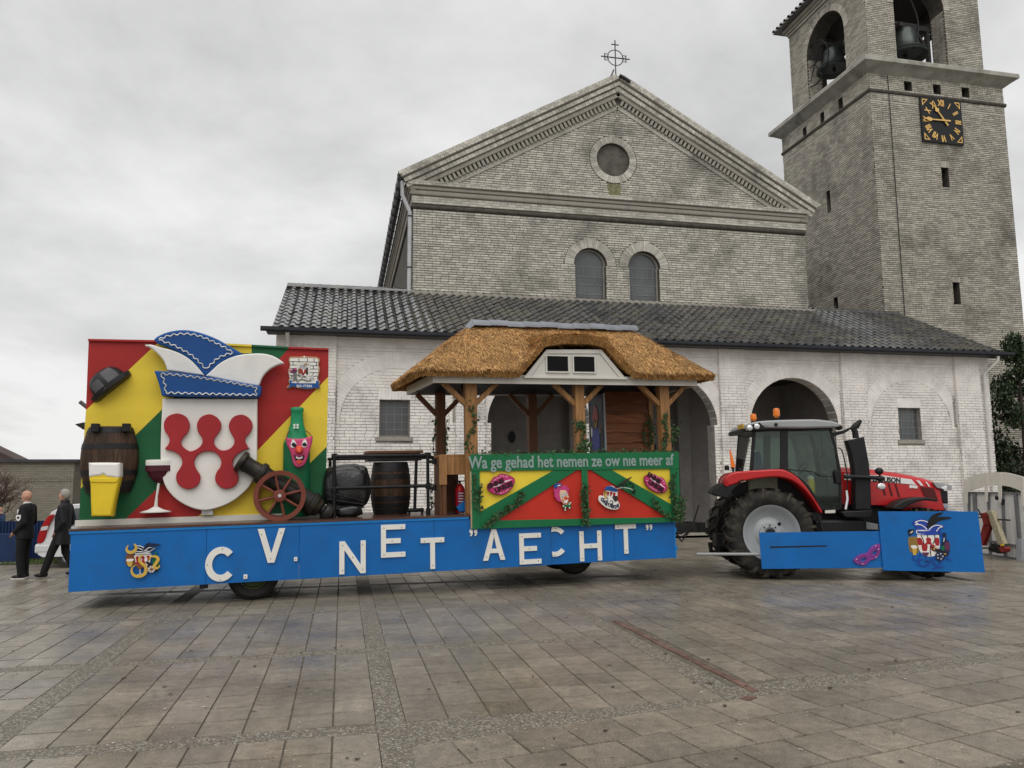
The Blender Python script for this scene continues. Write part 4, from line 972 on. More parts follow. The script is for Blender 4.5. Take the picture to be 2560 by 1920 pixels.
# ---------------------------------------------------------------- coat of arms: shield under a jester cap
arms = fthing('coat_of_arms', 'big white shield with red knobbed emblem under a blue and white carnival cap', 'coat of arms')
SD = .66
shape('shield', smooth([(-1.548,3.406),(-0.797,3.409),(-0.007,3.411),(0.001,2.788),(-0.002,2.233),(-0.081,1.927),(-0.265,1.714),(-0.489,1.569),(-0.752,1.491),(-0.934,1.501),(-1.137,1.585),(-1.32,1.722),(-1.464,1.918),(-1.527,2.154),(-1.554,2.475),(-1.556,3.015)], 5, (0, 2)), SD, .16, 'foam_white', arms, bev=.02, bres=2)
em = '790,830 800,790 830,757 880,740 920,742 965,765 990,810 992,850 975,895 945,925 925,965 935,995 965,1022 1000,1037 1040,1025 1075,1000 1095,965 1090,930 1065,895 1052,850 1055,810 1080,770 1125,748 1170,748 1215,775 1240,815 1240,860 1215,900 1190,935 1185,970 1205,1005 1240,1028 1280,1028 1320,1010 1345,975 1345,940 1325,905 1305,860 1305,820 1330,775 1370,752 1420,750 1465,778 1488,820 1485,865 1460,905 1435,930 1432,960 1455,1005 1463,1015 1400,1040 1355,1075 1335,1120 1340,1165 1365,1200 1380,1250 1365,1295 1325,1325 1280,1333 1235,1320 1200,1280 1195,1235 1210,1195 1235,1160 1243,1115 1225,1075 1190,1045 1145,1037 1095,1043 1055,1068 1032,1105 1032,1145 1050,1185 1075,1225 1075,1270 1050,1310 1000,1335 950,1330 905,1300 888,1260 890,1215 915,1175 935,1135 930,1095 905,1060 860,1035 800,1020 825,985 835,950 825,915 800,880'
EMB = [(-1.506,2.945),(-1.488,3.032),(-1.431,3.103),(-1.332,3.14),(-1.252,3.136),(-1.16,3.086),(-1.107,2.987),(-1.1,2.9),(-1.132,2.803),(-1.191,2.738),(-1.228,2.652),(-1.207,2.587),(-1.145,2.528),(-1.074,2.495),(-0.994,2.52),(-0.924,2.573),(-0.885,2.649),(-0.897,2.725),(-0.95,2.802),(-0.979,2.9),(-0.975,2.987),(-0.926,3.074),(-0.836,3.123),(-0.744,3.123),(-0.65,3.063),(-0.596,2.975),(-0.594,2.876),(-0.644,2.789),(-0.693,2.712),(-0.702,2.636),(-0.659,2.559),(-0.586,2.508),(-0.504,2.507),(-0.422,2.546),(-0.372,2.622),(-0.373,2.699),(-0.416,2.776),(-0.46,2.876),(-0.462,2.964),(-0.412,3.063),(-0.33,3.114),(-0.225,3.118),(-0.129,3.056),(-0.079,2.963),(-0.084,2.863),(-0.135,2.774),(-0.186,2.719),(-0.191,2.653),(-0.141,2.553),(-0.124,2.531),(-0.255,2.478),(-0.347,2.402),(-0.386,2.305),(-0.374,2.206),(-0.321,2.129),(-0.288,2.019),(-0.317,1.922),(-0.398,1.859),(-0.49,1.844),(-0.583,1.874),(-0.656,1.963),(-0.668,2.06),(-0.64,2.146),(-0.59,2.221),(-0.576,2.319),(-0.615,2.406),(-0.688,2.472),(-0.78,2.491),(-0.881,2.479),(-0.961,2.426),(-1.005,2.347),(-1.003,2.261),(-0.965,2.174),(-0.912,2.087),(-0.91,1.99),(-0.958,1.905),(-1.057,1.855),(-1.157,1.868),(-1.248,1.934),(-1.285,2.02),(-1.283,2.116),(-1.236,2.201),(-1.198,2.286),(-1.211,2.372),(-1.263,2.448),(-1.354,2.503),(-1.474,2.536),(-1.426,2.611),(-1.409,2.686),(-1.431,2.762),(-1.483,2.837)]
shape('red_emblem', smooth(EMB, 3, (47, 48, 85)), SD-.07, .07, 'emblem_red', arms, bev=.01)
def braid(parent, loop, y, amp=.016, wl=.11, r=.0105):
    Pn = []; n = len(loop); L = 0
    for i in range(n):
        a, b = Vector(loop[i]), Vector(loop[(i+1) % n]); l = (b-a).length; k = max(2, int(l/.018)); nr = Vector((-(b-a).y, (b-a).x)).normalized()
        for j in range(k):
            t = j/k; s_ = L+l*t; q = a+(b-a)*t+nr*amp*sin(2*pi*s_/wl); Pn.append((q.x, y, q.y))
        L += l
    MB().tube(Pn, r, 5, closed=True).build('braid', 'braid_silver', parent)
cl = shape('cap_wing', smooth([(-1.856,4.32),(-1.746,4.327),(-1.605,4.286),(-1.423,4.24),(-1.26,4.173),(-1.115,4.076),(-0.999,3.956),(-0.879,3.803),(-1.108,3.832),(-1.312,3.862),(-1.483,3.882),(-1.517,3.991),(-1.58,4.1),(-1.683,4.207),(-1.765,4.271)], 4, (0, 7, 10)), .6, .14, 'cap_white', arms, bev=.025, bres=2)
shape('cap_wing', smooth([(-0.866,3.798),(-0.782,3.882),(-0.66,4.007),(-0.517,4.104),(-0.35,4.171),(-0.16,4.204),(0.053,4.214),(0.225,4.183),(0.356,4.117),(0.448,4.044),(0.314,4.002),(0.186,3.92),(0.081,3.794),(0.03,3.658),(-0.002,3.63),(-0.277,3.676),(-0.592,3.74)], 4, (0, 9, 14)), .6, .14, 'cap_white', arms, bev=.025, bres=2)
ct = shape('cap_peak', smooth([(-1.709,4.416),(-1.661,4.473),(-1.533,4.543),(-1.393,4.585),(-1.251,4.603),(-1.087,4.59),(-0.9,4.54),(-0.712,4.466),(-0.522,4.359),(-0.373,4.272),(-0.256,4.2),(-0.35,4.171),(-0.516,4.099),(-0.66,3.996),(-0.781,3.871),(-0.866,3.798),(-0.946,3.89),(-1.073,4.044),(-1.198,4.141),(-1.342,4.226),(-1.526,4.31),(-1.647,4.352)], 4, (0, 10, 15)), .62, .16, 'cap_blue', arms, bev=.025, bres=2)
INN = smooth([(-1.622,4.415),(-1.547,4.457),(-1.408,4.503),(-1.246,4.526),(-1.062,4.515),(-0.897,4.464),(-0.729,4.39),(-0.561,4.305),(-0.417,4.211),(-0.537,4.179),(-0.671,4.109),(-0.762,4.018),(-0.863,3.916),(-0.947,4.014),(-1.094,4.151),(-1.259,4.254),(-1.423,4.338),(-1.565,4.388)], 3, (0, 8, 12))
shape('cap_peak_field', INN, .605, .02, 'cap_blue_deep', ct); braid(ct, INN, .6)
cb = shape('cap_band', smooth([(-1.671,3.862),(-1.502,3.854),(-1.099,3.808),(-0.69,3.747),(-0.273,3.672),(0.065,3.616),(0.056,3.492),(0.015,3.42),(-0.476,3.422),(-1.09,3.428),(-1.54,3.44),(-1.563,3.544),(-1.617,3.717)], 4, (0, 5, 7, 10)), .5, .3, 'cap_blue', arms, bev=.02, bres=2)
INB = [(-1.555,3.804),(-1.293,3.79),(-0.888,3.741),(-0.477,3.676),(-0.021,3.592),(-0.019,3.456),(-0.473,3.464),(-1.084,3.476),(-1.479,3.484),(-1.486,3.603),(-1.515,3.711)]
shape('cap_band_field', INB, .488, .02, 'cap_blue_deep', cb); braid(cb, INB, .484)
MB().box(*(-0.884,-0.702), .74, .9, *(1.403,1.484)).build('mounting_bracket', 'braid_silver', arms)

# ---------------------------------------------------------------- hat, barrel, glasses, bottle, plaque, cannon
hat = fthing('bowler_hat', 'black bowler hat with grey highlights hung at the upper left of the striped board', 'hat')
(hx, hz), (hx2, hz2), (htx, htz) = [(-2.632,3.332),(-2.067,3.846),(-2.52,3.829)]
hc = Vector(((hx+hx2)/2, PD-.02, (hz+hz2)/2)); hu = Vector((hx2-hx, 0, hz2-hz)).normalized(); hn = Vector((-hu.z, 0, hu.x)); hl = hypot(hx2-hx, hz2-hz)/2
HM = Matrix((hu, Vector((0,1,0)), hn)).transposed().to_4x4(); HM.translation = hc
if HM.determinant() < 0: HM = HM @ Matrix.Diagonal((1,-1,1,1))
MB().lathe([(.01,.36),(.12,.355),(.21,.32),(.27,.25),(.3,.15),(.31,.04),(.3,.0)], 28, HM, sq=.75).build('crown', 'hat_black', hat)
MB().lathe([(.3,.02),(hl*.8,.015),(hl*.97,.05),(hl,.08),(hl*1.0,.06),(hl*.95,.0),(hl*.75,-.025),(.28,-.02)], 32, HM, sq=.62).build('brim', 'hat_black', hat)
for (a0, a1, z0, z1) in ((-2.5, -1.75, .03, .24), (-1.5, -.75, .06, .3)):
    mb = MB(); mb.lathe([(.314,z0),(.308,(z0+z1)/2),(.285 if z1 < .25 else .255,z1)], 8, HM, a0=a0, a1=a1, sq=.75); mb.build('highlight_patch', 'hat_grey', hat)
def barrel(t, base, H, r0, r1, n=22, sq=1., hoops=(.06,.2,.8,.94)):
    B = Matrix.Translation(base)
    def rr(u): return r0+(r1-r0)*(1-(2*u-1)**2)
    for i in range(n):
        a0, a1 = 2*pi*i/n+.006, 2*pi*(i+1)/n-.006; vs = []
        for k in range(9):
            u = k/8; r_ = rr(u)
            vs += [(r_*cos(a0), r_*sin(a0)*sq, u*H), (r_*1.004*cos((a0+a1)/2), r_*1.004*sin((a0+a1)/2)*sq, u*H), (r_*cos(a1), r_*sin(a1)*sq, u*H)]
        mb = MB().add(vs, [(k*3+j, k*3+j+1, k*3+4+j, k*3+3+j) for k in range(8) for j in (0, 1)], True, M=B); mb.build('stave', 'barrel_oak', t)
    MB().lathe([(r_*.97*1, u*H) for u, r_ in ((k/8, rr(k/8)) for k in range(9))], n, B, sq=sq).build('barrel_core', 'barrel_hoop', t)
    for u in hoops:
        h_ = .045/H; MB().lathe([(rr(u-h_)+.001,(u-h_)*H),(rr(u-h_)+.009,(u-h_)*H),(rr(u+h_)+.009,(u+h_)*H),(rr(u+h_)+.001,(u+h_)*H)], 32, B, sq=sq).build('hoop', 'barrel_hoop', t)
kb = fthing('half_barrel', 'dark oak half barrel fixed to the left of the striped board behind the beer glass', 'barrel')
(ax, az), (bx_, bz), (mx0, mz), (mx1, _) = [(-2.599,2.929),(-2.012,1.822),(-2.711,2.408),(-1.934,2.396)]
barrel(kb, ((-2.359), PD-.04, bz), az-bz, .325, .445, 24, .62, (.05,.14,.3,.7,.94))
for xx in [-2.543,-2.076]: MB().box(xx-.06, xx+.06, PD-.34, PD-.2, az-.1, az+.04).build('stave_block', 'barrel_hoop', kb, bev=.01)
beer = fthing('beer_glass_cutout', 'big yellow beer glass with white foam in front of the half barrel', 'beer glass')
bo = [(-2.564,2.161),(-2.112,2.152),(-2.112,2.049),(-2.134,1.932),(-2.171,1.711),(-2.199,1.443),(-2.507,1.454),(-2.525,1.722),(-2.54,1.966),(-2.558,2.059)]
shape('beer_body', bo, .36, .26, 'beer_yellow', beer, bev=.035, bres=2)
shape('foam_head', smooth([(-2.578,2.319),(-2.345,2.319),(-2.11,2.311),(-2.108,2.204),(-2.109,2.08),(-2.157,2.056),(-2.224,2.072),(-2.299,2.08),(-2.351,2.122),(-2.384,2.102),(-2.454,2.095),(-2.522,2.085),(-2.56,2.089),(-2.57,2.212)], 4, (0, 2)), .345, .29, 'foam_white', beer, bev=.04, bres=2)
shape('rim_fold', [(-2.545,2.069),(-2.12,2.067),(-2.142,2.002),(-2.179,1.986),(-2.52,1.999),(-2.539,2.015)], .345, .05, 'beer_yellow', beer, bev=.012)
MB().box(*(-2.598,-2.405), .6, PD, bo[0][1]-.3, bo[0][1]-.2).build('mount', 'barrel_hoop', beer)
wine = fthing('wine_glass_cutout', 'tall red wine glass with white stem on the striped board left of the shield', 'wine glass')
wc_ = [(-1.57,2.361),(-1.567,2.265),(-1.558,1.963),(-1.57,1.54),(-1.58,1.474),(-1.347,2.261)]; wx = wc_[0][0]; ww = wc_[5][0]-wx; z_ = [p[1] for p in wc_]
WM = Matrix.Translation((wx, PD-.12, 0)) @ Matrix.Diagonal((1,.55,1,1))
MB().lathe([(ww*.98,z_[1]),(ww*1.0,z_[1]+.05),(ww*1.0,z_[0]-.02),(ww*.96,z_[0]),(ww*.5,z_[0]-.01)], 28, WM).build('rim_band', 'foam_white', wine)
MB().lathe([(.02,z_[2]),(ww*.35,z_[2]+.03),(ww*.72,z_[2]+.12),(ww*.95,z_[2]+.25),(ww*1.0,z_[1]-.1),(ww*.99,z_[1])], 28, WM).build('wine_bowl', 'wine_purple', wine)
MB().tube([(wx-.005,PD-.12,z_[2]),(wx-.03,PD-.12,z_[3]+.2),(wx-.04,PD-.12,z_[3]-.03)], [.022,.02,.035], 10).build('stem', 'foam_white', wine)
MB().lathe([(.24,z_[4]),(.245,z_[4]+.015),(.12,z_[4]+.05),(.03,z_[4]+.1)], 28, Matrix.Translation((wx-.04,PD-.12,0)) @ Matrix.Diagonal((1,.5,1,1))).build('foot', 'foam_white', wine)
bot = fthing('bottle_cutout', 'green bottle wearing a pink laughing mask at the right of the striped board', 'bottle')
q_ = [(0.675,3.267),(0.792,3.194),(0.778,3.011),(0.833,2.784),(0.907,2.636),(0.691,1.354)]; bxx = q_[0][0]-.0; zz = [p[1] for p in q_]
BM = Matrix.Translation((bxx, PD-.1, 0)) @ Matrix.Diagonal((1,.6,1,1))
rN, rS, rB = q_[1][0]-bxx, q_[3][0]-bxx, q_[4][0]-bxx
MB().lathe([(rN*.8,zz[0]),(rN*.98,zz[0]-.02),(rN,zz[0]-.06),(rN*.98,zz[1]),(rN*.88,zz[1]-.01),(rN*.9,zz[1]-.1),(rN*.98,zz[2]-.05),(rS*.9,zz[3]+.1),(rS*1.05,zz[3]),(rB*.97,zz[4])], 28, BM).build('neck', 'bottle_green', bot)
MB().lathe([(rB*.97,zz[4]+.001),(rB,zz[4]-.05),(rB,zz[5]),(rB*.9,zz[5]-.03)], 28, BM).build('bottle_body', 'bottle_green_dark', bot)
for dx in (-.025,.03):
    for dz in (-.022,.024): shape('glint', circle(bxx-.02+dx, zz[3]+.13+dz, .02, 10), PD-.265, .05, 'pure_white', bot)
MK = .49
mk = shape('mask', smooth([(0.479,2.712),(0.654,2.688),(0.805,2.701),(0.947,2.738),(0.935,2.614),(0.883,2.436),(0.847,2.303),(0.792,2.216),(0.713,2.182),(0.638,2.218),(0.6,2.33),(0.567,2.463),(0.506,2.596)], 4, (0, 3)), MK, .1, 'mask_pink', bot, bev=.03, bres=2)
def mfeat(nm, s_, d, th, m_): shape(nm, smooth(s_, 4), d, th, m_, mk)
mfeat('eye', [(0.57,2.555),(0.59,2.65),(0.622,2.672),(0.672,2.583),(0.645,2.539),(0.602,2.532)], MK-.012, .02, 'pure_white'); mfeat('eye', [(0.758,2.582),(0.794,2.671),(0.831,2.659),(0.853,2.57),(0.817,2.537),(0.774,2.542)], MK-.012, .02, 'pure_white')
mfeat('pupil', [(0.585,2.584),(0.616,2.621),(0.659,2.594),(0.673,2.554),(0.624,2.543)], MK-.018, .01, 'mouth_black'); mfeat('pupil', [(0.763,2.575),(0.794,2.619),(0.827,2.61),(0.849,2.57),(0.806,2.552)], MK-.018, .01, 'mouth_black')
nm_ = (0.716,2.481)
MB().lathe([(.075,0),(.06,.06),(.03,.13),(.005,.16)], 14, Matrix.Translation((nm_[0], MK+.01, nm_[1]+.02)) @ Matrix.Rotation(radians(112), 4, 'X')).build('nose', 'nose_red', mk)
mfeat('mouth', [(0.632,2.406),(0.718,2.36),(0.801,2.403),(0.791,2.326),(0.723,2.256),(0.654,2.317)], MK-.012, .02, 'mouth_black'); mfeat('teeth', [(0.662,2.377),(0.718,2.354),(0.775,2.375),(0.765,2.344),(0.718,2.332),(0.671,2.346)], MK-.02, .012, 'pure_white'); mfeat('lip', [(0.669,2.306),(0.718,2.314),(0.77,2.304),(0.755,2.265),(0.719,2.248),(0.684,2.266)], MK-.022, .02, 'nose_red')
for pth in ([(0.498,2.707),(0.514,2.785),(0.556,2.841)], [(0.923,2.731),(0.89,2.794),(0.814,2.844)]): MB().tube([(a, MK+.05+.06*i, b) for i, (a, b) in enumerate(pth)], .009, 6).build('strap', 'wheel_brown', mk)
# plaque with the little brick wall
plq = fthing('club_plaque', 'square painted plaque of a rat and football before a brick wall', 'plaque')
PQ = PD-.05
def PC(s_): return s_
shape('plaque_board', smooth([(0.532,4.185),(0.577,4.2),(0.689,4.199),(0.791,4.209),(0.914,4.204),(1.006,4.201),(1.058,4.17),(1.066,4.127),(1.049,4.057),(1.067,3.993),(1.06,3.912),(1.045,3.832),(1.051,3.773),(1.077,3.736),(1.057,3.677),(1.077,3.629),(0.99,3.62),(0.878,3.601),(0.776,3.61),(0.655,3.63),(0.584,3.64),(0.524,3.616),(0.496,3.629),(0.498,3.655),(0.538,3.687),(0.517,3.745),(0.532,3.814),(0.513,3.888),(0.507,3.935),(0.529,3.994),(0.536,4.058),(0.518,4.126)], 3), PQ, .045, 'pale_tan', plq, bev=.006)
shape('picture_field', smooth([(0.543,4.156),(0.588,4.167),(0.791,4.172),(0.996,4.17),(1.04,4.139),(1.032,4.064),(1.043,3.989),(1.034,3.882),(1.029,3.797),(1.035,3.728),(0.979,3.714),(0.573,3.714),(0.538,3.727),(0.539,3.806),(0.526,3.896),(0.542,3.981),(0.549,4.066),(0.541,4.113)], 3), PQ-.006, .008, 'foam_white', plq)
gl = []
for s_ in ([(0.543,4.105),(1.04,4.104)], [(0.547,4.042),(0.66,4.041)], [(0.897,4.037),(1.038,4.037)], [(0.545,3.978),(0.661,3.983)], [(0.897,3.973),(1.038,3.976)], [(0.898,3.909),(1.036,3.909)], [(0.541,3.904),(0.591,3.905)], [(0.539,3.851),(0.592,3.852)], [(0.927,3.849),(1.034,3.845)], [(0.539,3.79),(0.592,3.791)], [(0.694,4.167),(0.698,4.108)], [(0.845,4.17),(0.845,4.109)], [(0.962,4.17),(0.965,4.106)], [(0.594,4.105),(0.597,4.043)], [(1.007,4.101),(1.008,4.039)], [(0.951,4.036),(0.951,3.974)], [(0.952,3.908),(0.952,3.849)], [(1.029,3.845),(1.03,3.775)]): gl.append(stroke(s_, .012))
jm = MB()
for g_ in gl: jm.add([(x, PQ-.0075, z) for x, z in g_], [tuple(range(len(g_)))])
jm.build('painted_joints', 'ink_black', plq)
shape('poster', [(0.66,4.094),(0.896,4.099),(0.891,3.779),(0.668,3.781)], PQ-.012, .005, 'panel_trim', plq)
shape('poster_shield', smooth([(0.717,3.973),(0.839,3.975),(0.84,3.879),(0.784,3.825),(0.723,3.877)], 3, (0, 1)), PQ-.016, .004, 'foam_white', plq)
for s_ in ([(0.727,3.963),(0.762,3.963),(0.768,3.894),(0.738,3.888)], [(0.793,3.964),(0.826,3.954),(0.814,3.9),(0.789,3.889)], [(0.753,3.899),(0.799,3.905),(0.789,3.863),(0.763,3.862)]): shape('poster_emblem', smooth(s_, 3), PQ-.019, .004, 'emblem_red', plq)
shape('poster_cap', smooth([(0.706,4.037),(0.751,4.053),(0.813,4.017),(0.838,4.018),(0.818,3.98),(0.722,3.989)], 3), PQ-.018, .004, 'crest_grey', plq)
shape('poster_barrel', smooth([(0.686,3.972),(0.732,3.973),(0.733,3.888),(0.692,3.882)], 3), PQ-.017, .004, 'crest_brown', plq); shape('poster_bottle', smooth([(0.828,3.991),(0.856,3.991),(0.854,3.933),(0.86,3.88),(0.824,3.874),(0.819,3.932)], 3), PQ-.017, .004, 'ink_black', plq)
for s_ in ([(0.772,4.017),(0.797,4.06),(0.838,4.082)], [(0.782,4.011),(0.823,4.049),(0.874,4.056)]): shape('poster_feather', stroke(smooth(s_, 5, (), False), .012, taper=True), PQ-.02, .004, 'crest_tan', plq)
for s_ in ([(0.687,3.866),(0.713,3.83),(0.733,3.856),(0.763,3.867),(0.774,3.836),(0.744,3.804)], [(0.789,3.847),(0.799,3.815),(0.83,3.821),(0.804,3.836)]): shape('poster_scroll', stroke(smooth(s_, 5, (), False), .012), PQ-.019, .004, 'ink_black', plq)
shape('rat_body', smooth([(0.606,3.897),(0.641,3.903),(0.657,3.845),(0.673,3.781),(0.694,3.729),(0.674,3.723),(0.643,3.765),(0.593,3.738),(0.602,3.796),(0.607,3.849)], 3), PQ-.016, .006, 'grey_fur', plq)
shape('rat_head', smooth([(0.57,3.939),(0.61,3.976),(0.651,3.967),(0.671,3.935),(0.642,3.897),(0.596,3.891)], 4), PQ-.018, .006, 'crest_purple', plq)
for s_ in ([(0.535,3.938),(0.56,3.96),(0.576,3.928),(0.551,3.912)], [(0.62,3.982),(0.646,3.993),(0.651,3.956),(0.631,3.95)]): shape('rat_ear', smooth(s_, 4), PQ-.02, .006, 'mask_pink', plq)
for s_ in ([(0.652,3.887),(0.683,3.845),(0.703,3.867)], [(0.607,3.86),(0.562,3.817)], [(0.694,3.755),(0.754,3.782),(0.815,3.762),(0.866,3.752),(0.917,3.771)]): shape('rat_limb', stroke(smooth(s_, 5, (), False), .018), PQ-.017, .005, 'grey_fur', plq)
fbc = (0.929,3.825)
fb = shape('football', circle(fbc[0], fbc[1], .05, 20), PQ-.018, .008, 'pure_white', plq)
for i in range(5): shape('football_patch', circle(fbc[0]+.036*cos(i*1.257+.3), fbc[1]+.036*sin(i*1.257+.3), .012, 6), PQ-.0205, .004, 'ink_black', fb)
shape('football_patch', circle(fbc[0], fbc[1], .013, 5), PQ-.0205, .004, 'ink_black', fb)
rb = shape('ribbon', smooth([(0.537,3.753),(0.572,3.764),(0.583,3.743),(0.568,3.717),(0.725,3.705),(0.877,3.707),(0.999,3.714),(0.999,3.748),(1.03,3.759),(1.05,3.733),(1.046,3.685),(1.066,3.637),(0.995,3.631),(0.878,3.612),(0.776,3.621),(0.654,3.641),(0.584,3.651),(0.524,3.627),(0.519,3.648),(0.548,3.679)], 3), PQ-.014, .01, 'cap_blue', plq, bev=.002)
tt = [(0.796,3.657),(0.669,3.655),(0.938,3.658),(0.796,3.685)]
text('lettering', 'BJG\u00b7\u00b7FTERS', .06, (tt[0][0], PQ-.017, tt[0][1]), 'pure_white', rb, .004, .001, fit=(tt[2][0]-tt[1][0]))
shape('top_hook', circle(*(0.791,4.198), .018, 10), PQ-.01, .05, 'pure_white', plq)
# cannon
can = fthing('cannon', 'black wooden cannon with red-brown spoked wheels pointing up left on the float deck', 'cannon')
(mx_, mz_), (ex_, ez_) = [(-0.264,2.318),(1.054,1.475)]
cd_ = Vector((ex_-mx_, 0, ez_-mz_)); CL = cd_.length; cd_.normalize(); ca = Vector((0,1,0)); cb_ = cd_.cross(ca)
CM = Matrix((ca, cb_, cd_)).transposed().to_4x4(); CM.translation = (mx_, .55, mz_)
if CM.determinant() < 0: CM = CM @ Matrix.Diagonal((-1,1,1,1))
k = .31646/2212*2212/1911*13.4*.31646/.31646
u = CL/720.
pf = [(60,-10),(84,-4),(90,8),(88,30),(74,40),(66,52),(66,60),(62,80),(66,150),(70,165),(86,172),(90,190),(86,212),(74,220),(70,240),(76,420),(80,560),(84,640),(96,648),(98,672),(94,690),(80,700),(70,730),(40,748),(44,760),(72,775),(80,800),(70,835),(40,855),(10,860)]
MB().lathe([(10*u,30*u),(40*u,28*u),(50*u,-8*u)]+[(r*u, z*u) for r, z in pf], 28, CM).build('gun_barrel', 'cannon_black', can)
(wx_, wz_), (wr_, _) = [(0.402,1.704),(0.834,1.692)]; wr = wr_-wx_
def spoked(y):
    h = bpy.data.objects.new('wheel', None); COL.objects.link(h); h.parent = can; T = Matrix.Translation((wx_, y, wz_)) @ Matrix.Rotation(pi/2, 4, 'X')
    MB().lathe([(wr*.82,-.03),(wr,-.035),(wr*1.0,.035),(wr*.82,.03),(wr*.82,-.03)], 48, T).build('rim', 'wheel_brown', h)
    MB().lathe([(.01,-.06),(.1,-.06),(.11,0),(.1,.06),(.05,.07),(.01,.07)], 24, T).build('hub', 'wheel_brown', h)
    MB().lathe([(.005,.07),(.03,.07),(.03,.085),(.005,.09)], 12, T).build('axle_nut', 'braid_silver', h)
    for i in range(8):
        a = 2*pi*i/8+.22; MB().tube([(wx_+.08*cos(a), y, wz_+.08*sin(a)), (wx_+wr*.5*cos(a), y, wz_+wr*.5*sin(a)), (wx_+wr*.85*cos(a), y, wz_+wr*.85*sin(a))], [.018,.024,.02], 8).build('spoke', 'wheel_brown', h)
spoked(.33); spoked(.76)
MB().tube([(wx_,.33,wz_),(wx_,.76,wz_)], .03, 8).build('axle', 'wheel_brown', can)

# ---------------------------------------------------------------- thatched hut on the float
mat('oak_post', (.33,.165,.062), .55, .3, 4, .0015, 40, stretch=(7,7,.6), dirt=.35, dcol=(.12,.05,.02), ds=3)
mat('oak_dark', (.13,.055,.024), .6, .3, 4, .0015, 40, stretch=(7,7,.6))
mat('plank_red', (.23,.085,.032), .5, .35, 3, .002, 30, stretch=(.7,6,6), rnd=.4)
mat('fascia_white', (.62,.60,.55), .5, .06, 3, .0005, 40); mat('soffit', (.055,.062,.078), .45, .15, 3, stretch=(1,8,1)); mat('ridge_lead', (.22,.235,.26), .45, .2, 3, .002, 14, metal=.2)
mat('straw', (.54,.32,.13), .75, .2, 3, rnd=.5, dirt=.6, dcol=(.2,.1,.035), ds=1.6); mat('thatch_core', (.30,.155,.05), .9, .4, 12, .012, 60, dirt=.5, dcol=(.06,.03,.012), ds=4)
mat('black_glass', (.004,.004,.005), .15, 0, spec=.12); mat('bar_green', (.008,.145,.052), .42, .07, 2.5, .0006, 30); mat('bar_red', (.52,.03,.015), .5, .06, 2, .0008, 20); mat('bar_yellow', (.82,.62,.05), .5, .05, 2, .0008, 20); mat('bare_edge', (.45,.33,.19), .7, .15, 6)
mat('sign_grey', (.25,.33,.31), .5, .06, 4); mat('scaffold_black', (.012,.012,.013), .4, .2, 6, metal=.2); mat('bin_bag', (.012,.012,.013), .26, .2, 4, .012, 9, spec=.6)
mat('ext_red', (.45,.012,.012), .3, .08, 4); mat('ivy_leaf', (.035,.075,.025), .5, .35, 20, rnd=.6); mat('ivy_stem', (.09,.06,.035), .8, .2, 9)
mat('lip_pink', (.52,.035,.16), .4, .08, 9); mat('lip_dark', (.26,.02,.075), .5, .1); mat('skin_paint', (.75,.52,.34), .5, .05); mat('hair_pink', (.55,.05,.20), .5, .1); mat('cabin_navy', (.012,.017,.045), .45, .15, 5)
hut = fthing('thatched_hut', 'open wooden hut with thatched roof and white dormer standing on the front of the float', 'hut')
def post(nm, s0, s1, d0, d1, z0, z1, m='oak_post', par=None): return MB().box(s0, s1, d0, d1, z0, z1).build(nm, m, par or hut, bev=.012)
FP = [(3.63, 3.85), (5.77, 5.96), (7.55, 7.75)]; RP = [(3.38, 3.57), (5.33, 5.51), (7.55, 7.74)]
for a, b in FP: post('post', a, b, .08, .27, Z1+.05, 3.67)
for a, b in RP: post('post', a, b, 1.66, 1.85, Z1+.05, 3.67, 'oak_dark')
def brace(x0, z0, x1, z1, d, m='oak_post'): MB().beam((x0, d, z0), (x1, d, z1), .09, .11, (0,1,0)).build('brace', m, hut, bev=.008)
for (a, b) in FP:
    brace(a+.02, 3.28, a-.40, 3.68, .17); brace(b-.02, 3.28, b+.40, 3.68, .17)
for (a, b) in RP:
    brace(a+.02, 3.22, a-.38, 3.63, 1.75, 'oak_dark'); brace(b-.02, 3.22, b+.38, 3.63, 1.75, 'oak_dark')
for (a, b) in ((FP[0][0]+.1, RP[0][0]+.1), (FP[2][0]+.1, RP[2][0]+.1)): MB().beam((a, .2, 3.25), (a, .75, 3.66), .09, .11, (1,0,0)).build('brace', 'oak_dark', hut, bev=.008)
S0, S1, D0, D1 = 3.0, 8.28, -.10, 1.95
MB().add([(S0+.03,D0+.03,3.665),(S1-.03,D0+.03,3.665),(S1-.03,D1-.03,3.665),(S0-.15,D1-.03,3.665),(S0+.03,D0+.03,3.7),(S1-.03,D0+.03,3.7),(S1-.03,D1-.03,3.7),(S0-.15,D1-.03,3.7)],[(3,2,1,0),(4,5,6,7),(0,1,5,4),(1,2,6,5),(2,3,7,6),(3,0,4,7)]).build('soffit', 'soffit', hut)
for k in range(12): MB().box(S0+.04, S1-.04, D0+.05+k*.165, D0+.053+k*.165, 3.655, 3.666).build('soffit_joint', 'black_glass', hut)
for (a, b, c, d) in ((S0, S1, D0, D0+.03), (S0-.18, S1, D1-.03, D1), (S1-.03, S1, D0+.031, D1-.031)): MB().box(a, b, c, d, 3.635, 3.80).build('fascia', 'fascia_white', hut, bev=.003)
MB().beam((S0+.015, D0+.031, 3.7175), (S0-.165, D1-.031, 3.7175), .03, .165).build('fascia', 'fascia_white', hut, bev=.003)
